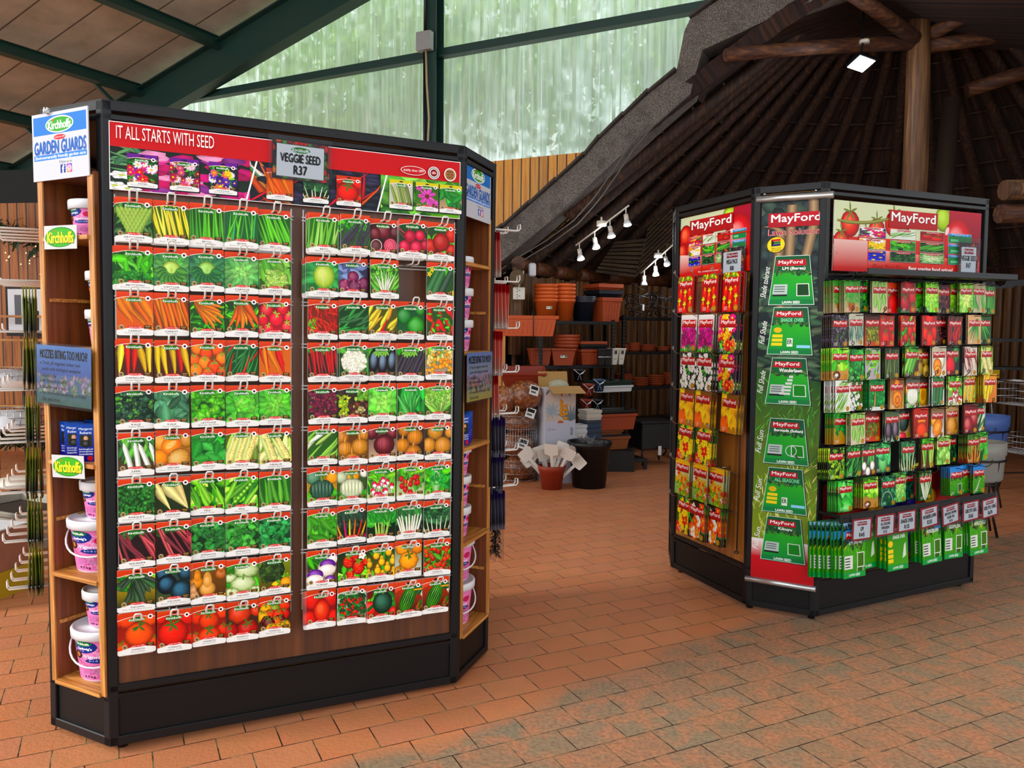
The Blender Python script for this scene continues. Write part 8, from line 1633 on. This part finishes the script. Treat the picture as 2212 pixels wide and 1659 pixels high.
# tall printed carton
m = MB(); cb = empty('cardboard_carton', (.435, 7.68, 0), R(14), 'tall white leaf patterned carton with open flaps beside the bark cage', 'carton'); w, d, h = .30, .26, .91
KR = plain('kraft_board', '#b08748', .7, var=.08); CW = plain('carton_white', '#c9c9d2', .6, var=.03)
m.box(-w/2, w/2, -d/2, d/2, 0, h-.001); m.build('carton_body', CW, cb)
m = MB(); m.obox((0, d/2+.01, h+.075), (w, 0, 0), (0, .003, 0), (0, .03, .15)); m.build('flap', KR, cb)
m = MB(); m.obox((.03, -d/2-.09, h-.005), (w+.02, 0, 0), (0, .19, .055), (0, -.001, .004)); m.build('flap', KR, cb)
a = Art(1e-5); g8 = random.Random(4); a.rect(-w/2, w/2, 0, h, '#c6c6d0'); a.rect(-w/2, w/2, .60, .90, '#cdbfb4'); a.clip = (-w/2, w/2, .58, .9)
for k in range(9): a.leaf(-.09, .70, .085, .022, 6.283*k/9, '#9aa6b0', '#b8c4cc')
for k in range(9): a.leaf(.10, .60, .16, .018, .5+.27*k, '#5a6a70', '#8a9aa0')
for k in range(8): a.leaf(.02, .62+.02*k, .06, .03, 1.1+(.9 if k % 2 else -.9), '#d8892a', '#e8a850')
for k in range(5): a.leaf(-.11+.06*k, .90, .07, .02, 4.0+.35*k, ['#5a6470', '#d8892a', '#a8582a'][k % 3])
a.ell(.0, .585, .03, .02, '#c87a5a'); a.clip = None
a.ring(-.11, .52, .014, .003, '#6a6a74', 14); a.rect(-.09, -.05, .516, .522, '#8a8a92'); [a.text(.105+.012*k, .50, t, .014, '#2a2a30', .07, .03, rot=1.57) for k, t in enumerate(('good', 'roots'))]
for q in (((-.1, .25), (-.02, .38)), ((-.02, .38), (.08, .38)), ((.08, .38), (.12, .28)), ((-.1, .25), (.12, .28)), ((-.06, .32), (.1, .33)), ((.0, .38), (.0, .25)), ((.05, .38), (.06, .26))):
    (x0, y0), (x1, y1) = q; L_q = math.hypot(x1-x0, y1-y0); n_ = ((y0-y1)/L_q*.002, (x1-x0)/L_q*.002); a.poly([(x0-n_[0], y0-n_[1]), (x1-n_[0], y1-n_[1]), (x1+n_[0], y1+n_[1]), (x0+n_[0], y0+n_[1])], '#5a5a64')
V, F, C = a.mesh(); o = obj_from('front_print', V.tolist(), F, BOARD, parent=cb, col=C); o.location = (0, -d/2-.0005, 0)
a = Art(1e-5); a.text(.0, .22, 'Wonder', .05, '#2a2a30', .2, .02, rot=1.57); a.text(.05, .22, 'Home', .05, '#2a2a30', .15, .02, rot=1.57); a.text(-.02, .80, 'good roots', .025, '#3a3a44', .14, .02, rot=1.57); V, F, C = a.mesh(); o = obj_from('side_print', V.tolist(), F, BOARD, parent=cb, col=C); o.location = (-w/2-.0005, 0, 0); o.rotation_euler = (0, 0, R(-90))
lump('netting_bag', (.45, 7.66, .93), (.10, .09, .06), 12, 'pale green netting bag poking out of the open carton').children[0].data.materials[0] = plain('netting', '#a8a88e', .7, var=.3, sc=30)
# red pot with plant labels, big black pot
p = (.375, 7.30, 0); rp2 = pot_round('plant_pot', REDPL, .092, .122, .22, .03); rp2.location = p; tag(rp2, 'red brown pot on the floor holding white plant labels', 'pot')
g9 = random.Random(17); lb0 = None; WL = plain('plant_label_white', '#d8d0c4', .45, var=.04)
for k, (an, x) in enumerate(zip((-1.0, -.75, -.9, -.5, -.3, .05, -.1, .3, .55, .8, 1.0), (-.07, -.06, -.04, -.03, -.02, 0, .01, .02, .04, .05, .07))):
    if lb0 is None:
        m = MB(); m.add([(-.012, 0, 0), (.012, 0, 0), (.014, 0, .22), (.06, 0, .23), (.065, 0, .24), (.065, 0, .325), (.06, 0, .335), (-.06, 0, .335), (-.065, 0, .325), (-.065, 0, .24), (-.06, 0, .23), (-.014, 0, .22)], [list(range(12))]); lb0 = m.build('plant_label', WL); md = lb0.modifiers.new('t', 'SOLIDIFY'); md.thickness = .002; o = lb0
    else: o = lb0.copy(); COL.objects.link(o)
    o.matrix_world = Matrix.Translation((p[0]+x*.8, p[1]+g9.uniform(-.05, .05), .03+g9.uniform(0, .09))) @ Matrix.Rotation(an*.8+g9.uniform(-.1, .1), 4, 'Y') @ Matrix.Rotation(R(18)*g9.uniform(-.3, 1.0), 4, 'X') @ Matrix.Rotation(g9.uniform(-.5, .5), 4, 'Z')
    tag(o, 'blank white T shaped plant label standing in the red brown pot', 'plant label', 'plant labels in the red pot')
bpz = pot_round('plant_pot', DARKPL, .155, .20, .43, .03, 36); bpz.location = (.735, 7.42, 0); tag(bpz, 'large black pot on the floor right of the carton', 'pot')
for k, (x, y, s) in enumerate(((-.09, -.05, 1), (.02, .0, 1.2), (.12, -.04, .9))):
    m = MB(); r_ = .07*s; rr_ = random.Random(k); P = [(x+r_*rr_.uniform(-.9, .9), y+r_*rr_.uniform(-.9, .9), .38+rr_.uniform(0, .11)*s) for _ in range(12)]; m.add(P, [(i, (i*5+1) % 12, (i*7+3) % 12) for i in range(12) if len({i, (i*5+1) % 12, (i*7+3) % 12}) == 3]); o = m.build('plastic_bag', FILMR); o.location = (.735, 7.42, 0); tag(o, f'crumpled clear plastic bag in the large black pot, {["left", "middle", "right"][k]}', 'bag')
# stacks of coloured pots and troughs on the floor
def sq_stack(x, y, cols, s, h, step, lab, z0=0):
    for k, (mt, cn) in enumerate(cols):
        t2 = trough('square_pot', mt, s, s, h, .03, 0, .74); t2.location = (x, y, z0+step*k); t2.rotation_euler = (0, 0, R(25)); tag(t2, f'{cn} square pot in the {lab}, {["first", "second", "third", "fourth", "fifth", "sixth", "seventh"][k]} from below', 'pot')
sq_stack(.66, 7.95, [(WHITEP, 'white')]*4, .15, .24, .055, 'white stack behind the large black pot', .12)
sq_stack(.80, 8.10, [(GREENPL, 'bright green'), (DBLUEPL, 'dull blue'), (SLATE, 'grey blue'), (DBLUEPL, 'dark blue'), (SLATE, 'slate'), (CREAM, 'beige'), (CREAM, 'top beige')], .18, .26, .05, 'mixed colour stack', .10)
low = rack((.62, 8.05, 0), (1.42, 8.35, 0), [.12], .5, 'low black plinth under the stacked troughs', .12)
BROWN = plain('brown_trough', '#8a4a1e', .45, var=.06)
for k, (mt, w_, hh, z, x, lab) in enumerate(((BROWN, .46, .14, .22, 1.0, 'brown trough, lowest of the pile by the coloured pots'), (DARKPL, .45, .12, .265, .99, 'black trough second in the pile by the coloured pots'), (BROWN, .40, .12, .315, .95, 'brown trough third in the pile by the coloured pots'), (plain('dark_green_tray', '#0f2a20', .5), .30, .10, .37, .90, 'dark green trough near the top of the pile'), (TERRAD, .48, .17, .43, 1.06, 'orange trough topping the pile by the coloured pots'), (DARKPL, .46, .14, .50, 1.05, 'black trough nested in the topmost orange trough'))):
    t2 = trough('trough_planter', mt, w_, .24, hh, .03, 0, .84); t2.location = (x, 8.35, z); t2.rotation_euler = (0, 0, R(24)); tag(t2, lab, 'planter')
m = MB(); m.box(.74, 1.28, 8.2, 8.62, 0, .215); tag(m.build('low_stand', SHM), 'dark plinth under the pile of brown troughs', 'stand')
# wrapped pots with ties hanging on the rack side
for k, (x, z, mt) in enumerate(((.70, .93, DARKPL), (.80, .78, REDPL), (.91, .83, DBLUEPL), (.78, .62, REDPL), (.89, .62, NAVYPL))):
    q = empty('wrapped_pot', (x, 8.3, z), 0, f'small {["black", "red brown", "dull blue", "lower red brown", "lower navy"][k]} pot wrapped in film with a white tie', 'pot'); pot_round('tub', mt, .045, .065, .13, .012, 16, q); m = MB(); m.tube([(-.06, -.05, .13), (0, -.075, .08), (.06, -.05, .12)], .003, 4); m.tube([(-.02, -.07, .02), (0, -.075, .08), (.02, -.07, .02)], .003, 4); m.tube([(0, -.078, .08), (.04, -.08, .10)], .006, 5); m.build('white_tie', WHITEP, q)
# dark carved stands and a grey basin
for k, (x, y, w_) in enumerate(((1.55, 8.75, .42), (2.05, 9.2, .5))):
    t = empty('iron_planter', (x, y, 0), R(20), ['dark cast iron planter on curled legs behind the black pot', 'second dark iron planter farther right with a grey basin on it'][k], 'planter'); m = MB(); m.box(-w_/2, w_/2, -.16, .16, .18, .48); m.box(-w_/2-.02, w_/2+.02, -.18, .18, .46, .49); m.build('trough_body', DARKPL, t, .01)
    for sx in (-1, 1):
        for sy in (-1, 1): m = MB(); m.tube([(sx*w_*.42, sy*.13, .2), (sx*w_*.46, sy*.14, .12), (sx*w_*.40, sy*.13, .06), (sx*w_*.46, sy*.15, .012)], .012, 6); m.build('leg', BWIRE, t)
    m = MB(); m.box(-.02, .02, -.185, -.183, .12, .22); m.build('price_tag', WHITEP, t)
m = MB(); m.lathe([(0, 0), (.11, 0), (.19, .15), (.2, .155), (.18, .15), (.1, .012), (0, .012)], 28, (0, 0, 0)); o = m.build('basin', SLATE); o.location = (2.03, 9.2, .492); tag(o, 'grey blue oval basin standing on the far iron planter', 'basin')
# ---- right edge: planters on stands, trolley, shelf pots
def stand_pot(x, y, z, mat, lab, r=.2):
    t = empty('pot_stand', (x, y, 0), 0, f'black wire plant stand under the {lab.split(" planter")[0]} planter', 'plant stand'); m = MB()
    for k in range(4):
        a_ = 6.283*k/4+.5; c, s = math.cos(a_), math.sin(a_)
        q = MB(); q.tube([(r*.9*c, r*.7*s, z+.16), (r*.82*c, r*.62*s, z-.02), (r*.7*c, r*.55*s, z*.5), (r*.98*c, r*.8*s, .01)], .009, 6); q.build('leg', BWIRE, t)
    for zz, k in ((z+.16, 1.0), (z-.015, .8)): m.tube([(r*k*math.cos(u), r*.78*k*math.sin(u), zz) for u in np.linspace(0, 6.283, 25)[:-1]], .008, 6, closed=True)
    m.build('rings', BWIRE, t)
    m = MB(); m.lathe([(0, 0), (r*.80, 0), (r*.92, .02), (r*.97, .19), (r*1.02, .2), (r*1.02, .29), (r*.97, .29), (r*.9, .18), (r*.8, .02), (0, .02)], 36, (0, 0, 0), sx=1, sy=.75); o = m.build('oval_planter', mat); o.location = (x, y, z); tag(o, lab, 'planter')
stand_pot(3.40, 5.75, .40, GREYPOT, 'stone grey oval planter at the right of the second display', .19)
stand_pot(4.03, 6.75, .49, BLUEPL, 'blue oval planter behind the stone grey planter', .20)
# shopping trolley
def trolley(x, y, rz):
    t = empty('shopping_trolley', (x, y, 0), rz, 'chrome wire shopping trolley at the right edge', 'trolley'); m = MB()
    for zz, y0, y1, hh in ((.82, -.25, .25, .2), (.38, -.22, .22, .16)):
        for z2 in np.linspace(zz, zz+hh, 4): m.tube([(-.35, y0, z2), (.35, y0, z2), (.35, y1, z2), (-.35, y1, z2)], .005, 5, closed=True)
        for xx in np.linspace(-.35, .35, 16): m.tube([(xx, y0, zz+hh), (xx, y0, zz), (xx, y1, zz), (xx, y1, zz+hh)], .0035, 4)
        for yy in np.linspace(y0, y1, 9): m.tube([(-.35, yy, zz), (.35, yy, zz)], .0035, 4)
    m.build('basket', CHROME, t); m = MB()
    for s in (-1, 1): m.tube([(-.46, s*.24, 1.05), (-.38, s*.25, .95), (-.36, s*.25, .8), (-.30, s*.24, .35), (-.34, s*.24, .14), (.32, s*.22, .14), (.36, s*.24, .8)], .012, 7)
    m.tube([(-.46, -.25, 1.05), (-.46, .25, 1.05)], .014, 8); m.build('frame', CHROME, t)
    for sx in (-.3, .3):
        for s in (-1, 1): m = MB(); m.tube([(sx, s*.22-.012, .055), (sx, s*.22+.012, .055)], .055, 14); m.tube([(sx, s*.22, .06), (sx, s*.22, .14)], .01, 6); m.build('wheel', DARKPL, t)
    return t
trolley(4.95, 7.35, R(15))
# shelf with pots on the far right wall
sh = empty('wall_shelf', (5.1, 8.6, 0), R(-12), 'dark shelf with pots at the far right wall', 'shelf')
for z in (1.12, 1.42): m = MB(); m.box(-1.1, .9, -.15, .15, z-.03, z); m.build('shelf_board', SHM, sh)
for x in (-1.05, .85): m = MB(); m.box(x, x+.05, -.15, .15, 0, 1.42); m.build('upright', SHM, sh)
Ms = Matrix.Translation((5.1, 8.6, 0)) @ Matrix.Rotation(R(-12), 4, 'Z')
for k, (x, z, mt, r0, r1, h, lab) in enumerate(((-.12, 1.421, TERRAD, .11, .16, .17, 'orange bowl pot on the upper right shelf'), (-.12, 1.50, TERRAD, .11, .165, .17, 'orange bowl pot nested on another at the right edge'), (-.45, 1.421, DARKPL, .1, .15, .1, 'low black bowl on the upper right shelf'), (-.48, 1.121, DBLUEPL, .09, .12, .15, 'dull blue pot on the lower right shelf, left one'), (-.18, 1.121, DBLUEPL, .09, .125, .15, 'dull blue pot on the lower right shelf, right one'), (-.16, 1.23, DARKPL, .085, .12, .12, 'black pot nested in the dull blue pot'))):
    o = pot_round('plant_pot', mt, r0, r1, h); o.matrix_world = Ms @ Matrix.Translation((x, 0, z)); tag(o, lab, 'pot')
a = Art(2e-5); a.rect(-.08, .08, -.07, .07, '#c8a82a'); a.text(0, .02, 'Do', .05, '#1a1408', .06); a.text(0, -.035, 'Feed', .04, '#1a1408', .1); o = art_board('notice_card', a, -.08, .08, -.07, .07, .002, BOARD, '#a88a20'); o.matrix_world = Ms @ Matrix.Translation((.02, -.17, 1.02)); tag(o, 'small yellow handwritten notice at the right edge', 'notice')
# thin white strip behind the second display's left edge
m = MB(); o = None
# ---- left edge
t = empty('picture_frame', at(60, 672, 8.98), R(-8), 'black framed white display picture on the pine wall at left', 'picture'); m = MB(); m.box(-.26, .26, -.02, .02, -.28, .28); m.build('frame', BLACK, t, .004); m = MB(); m.box(-.225, .225, -.024, -.0205, -.245, .245); m.build('picture_sheet', WHITEP, t); m = MB(); m.box(-.14, -.06, -.027, -.0245, -.15, .18); [m.tube([(.03, -.03, z), (.08, -.06, z-.03), (.13, -.03, z-.02)], .008, 5) for z in (.1, -.12)]; m.build('samples', plain('sample_grey', '#55565a', .5), t)
t = empty('ladder_rack', (-5.35, 8.55, 0), R(-5), 'leaning black rack with pale wooden rungs at the left', 'rack')
for s in (-.05, ): pass
m = MB(); m.bar((.22, 0, 0), (.08, .25, 1.62), .05, .03); m.build('side_rail', BLACK, t); m = MB(); m.bar((-.75, 0, 0), (-.75, .25, 1.62), .05, .03); m.build('side_rail', BLACK, t)
for k, z in enumerate((.18, .58, 1.0, 1.30, 1.56)):
    m = MB(); m.bar((-.75, .02+.15*z, z), (.34, .02+.15*z, z), .05, .025); m.build('rung', PLYX, t)
def garland(pts, n, lab, lights=True, seed=1):
    g_ = random.Random(seed); t = empty('leaf_garland', (0, 0, 0), 0, lab, 'garland'); m = MB(); P = [Vector(p) for p in pts]
    for i in range(n):
        f = g_.random()*(len(P)-1); k = min(int(f), len(P)-2); c = P[k].lerp(P[k+1], f-k)+Vector((g_.gauss(0, .06), g_.gauss(0, .06), g_.gauss(0, .05)))
        d = Vector((g_.uniform(-1, 1), g_.uniform(-1, 1), g_.uniform(-1, .6))).normalized()*g_.uniform(.06, .12); w_ = d.cross(Vector((g_.random(), g_.random(), 1))).normalized()*.012; m.add([c-w_, c+w_, c+w_*.6+d, c-w_*.6+d], [(0, 1, 2, 3)])
    m.build('needles', LEAFB, t)
    if lights:
        m = MB()
        for i in range(40):
            f = g_.random()*(len(P)-1); k = min(int(f), len(P)-2); c = P[k].lerp(P[k+1], f-k)+Vector((g_.gauss(0, .05), -.1, -g_.uniform(.05, .32))); m.lathe([(0, -.008), (.008, 0), (0, .008)], 6, c)
        m.build('fairy_lights', FAIRY, t)
garland([(-6.1, 8.8, 2.62), (-5.6, 8.75, 2.52), (-5.1, 8.7, 2.34), (-4.7, 8.7, 2.2)], 900, 'dark green garland with warm fairy lights along the left wall')
garland([(-5.6, 8.2, .35), (-5.1, 8.2, .3), (-4.7, 8.2, .34)], 700, 'dark green garland on the floor at the left', False, 2)
# wire basket with white cloth, planter on wheels, yellow edged box, black shelf edge
t = empty('wire_basket', (-4.55, 7.2, .52), 0, 'chrome wire basket with white cloth at the far left', 'basket'); m = MB()
for z, k in ((0, .8), (.06, .9), (.12, 1), (.18, 1.05)): m.tube([(-.25*k, -.16*k, z), (.25*k, -.16*k, z), (.25*k, .16*k, z), (-.25*k, .16*k, z)], .005, 5, closed=True)
for x in np.linspace(-1, 1, 9): m.tube([(.25*x, -.168, .18), (.2*x, -.128, 0), (.2*x, .128, 0), (.25*x, .168, .18)], .004, 4)
m.build('mesh', CHROME, t); m = MB(); m.lathe([(0, .16), (.1, .17), (.18, .12), (.2, .02)], 14); m.build('cloth', WHITEP, t)
m = MB(); m.tube([(-.2, -.1, 0), (-.2, -.1, -.52)], .01, 6); m.tube([(.2, -.1, 0), (.2, -.1, -.52)], .01, 6); m.tube([(-.2, .1, 0), (-.2, .1, -.52)], .01, 6); m.tube([(.2, .1, 0), (.2, .1, -.52)], .01, 6); m.build('legs', BWIRE, t)
wb2 = copy_tree(t); wb2.location = (-5.0, 7.9, .85); wb2['label'] = 'upper chrome wire basket behind the left hooks'
for c_ in wb2.children:
    if c_.name.startswith('legs'): c_.scale = (1, 1, 1.64)
t2 = trough('trough_planter', plain('pale_planter', '#b4b0a2', .6), .75, .5, .26, .03, 0, .86); t2.location = (-3.32, 5.35, .0); t2.rotation_euler = (0, 0, R(-25)); tag(t2, 'pale planter box of soil on the floor at far left', 'planter'); m = MB(); m.box(-.33, .33, -.2, .2, .17, .21); m.build('soil', plain('soil', '#2a1a10', .9, var=.4, sc=30), t2)
t = empty('plant_trolley', (-3.85, 6.3, 0), 0, 'low wheeled plant caddy behind the pale planter', 'caddy'); m = MB(); m.lathe([(0, .2), (.26, .2), (.28, .23), (0, .24)], 24); m.build('tray', CREAM, t)
for k in range(3): m = MB(); a_ = 2.09*k+.6; m.tube([(.2*math.cos(a_)-.02, .2*math.sin(a_), .07), (.2*math.cos(a_)+.02, .2*math.sin(a_), .07)], .07, 14); m.tube([(.2*math.cos(a_), .2*math.sin(a_), .08), (.2*math.cos(a_), .2*math.sin(a_), .2)], .012, 6); m.build('wheel', DARKPL, t)
m = MB(); t = empty('produce_box', (-2.90, 4.17, 0), R(-12), 'white topped box with yellow sides cut by the left edge', 'box'); m.box(-.3, .17, -.2, .25, .0, .14); m.build('lower_tray', plain('yellow_card', '#c8a81c', .5), t); m = MB(); m.box(-.3, .16, -.2, .25, .142, .36); m.build('upper_tray', plain('printed_card', '#a8705a', .5, var=.3, sc=12), t); m = MB(); m.box(-.3, .16, -.2, .25, .362, .37); m.build('top_sheet', WHITEP, t)
t = empty('display_rack', (-3.19, 4.72, 0), R(-20), 'black shelf rack cut off by the left edge of the photo', 'rack'); m = MB(); m.box(-.4, .10, -.03, .03, 0, 1.42); m.build('side_panel', BLACK, t)
for z in (.62, 1.02, 1.36): m = MB(); m.box(-.4, .13, -.25, .04, z, z+.035); m.build('shelf', BLACK, t, .004)
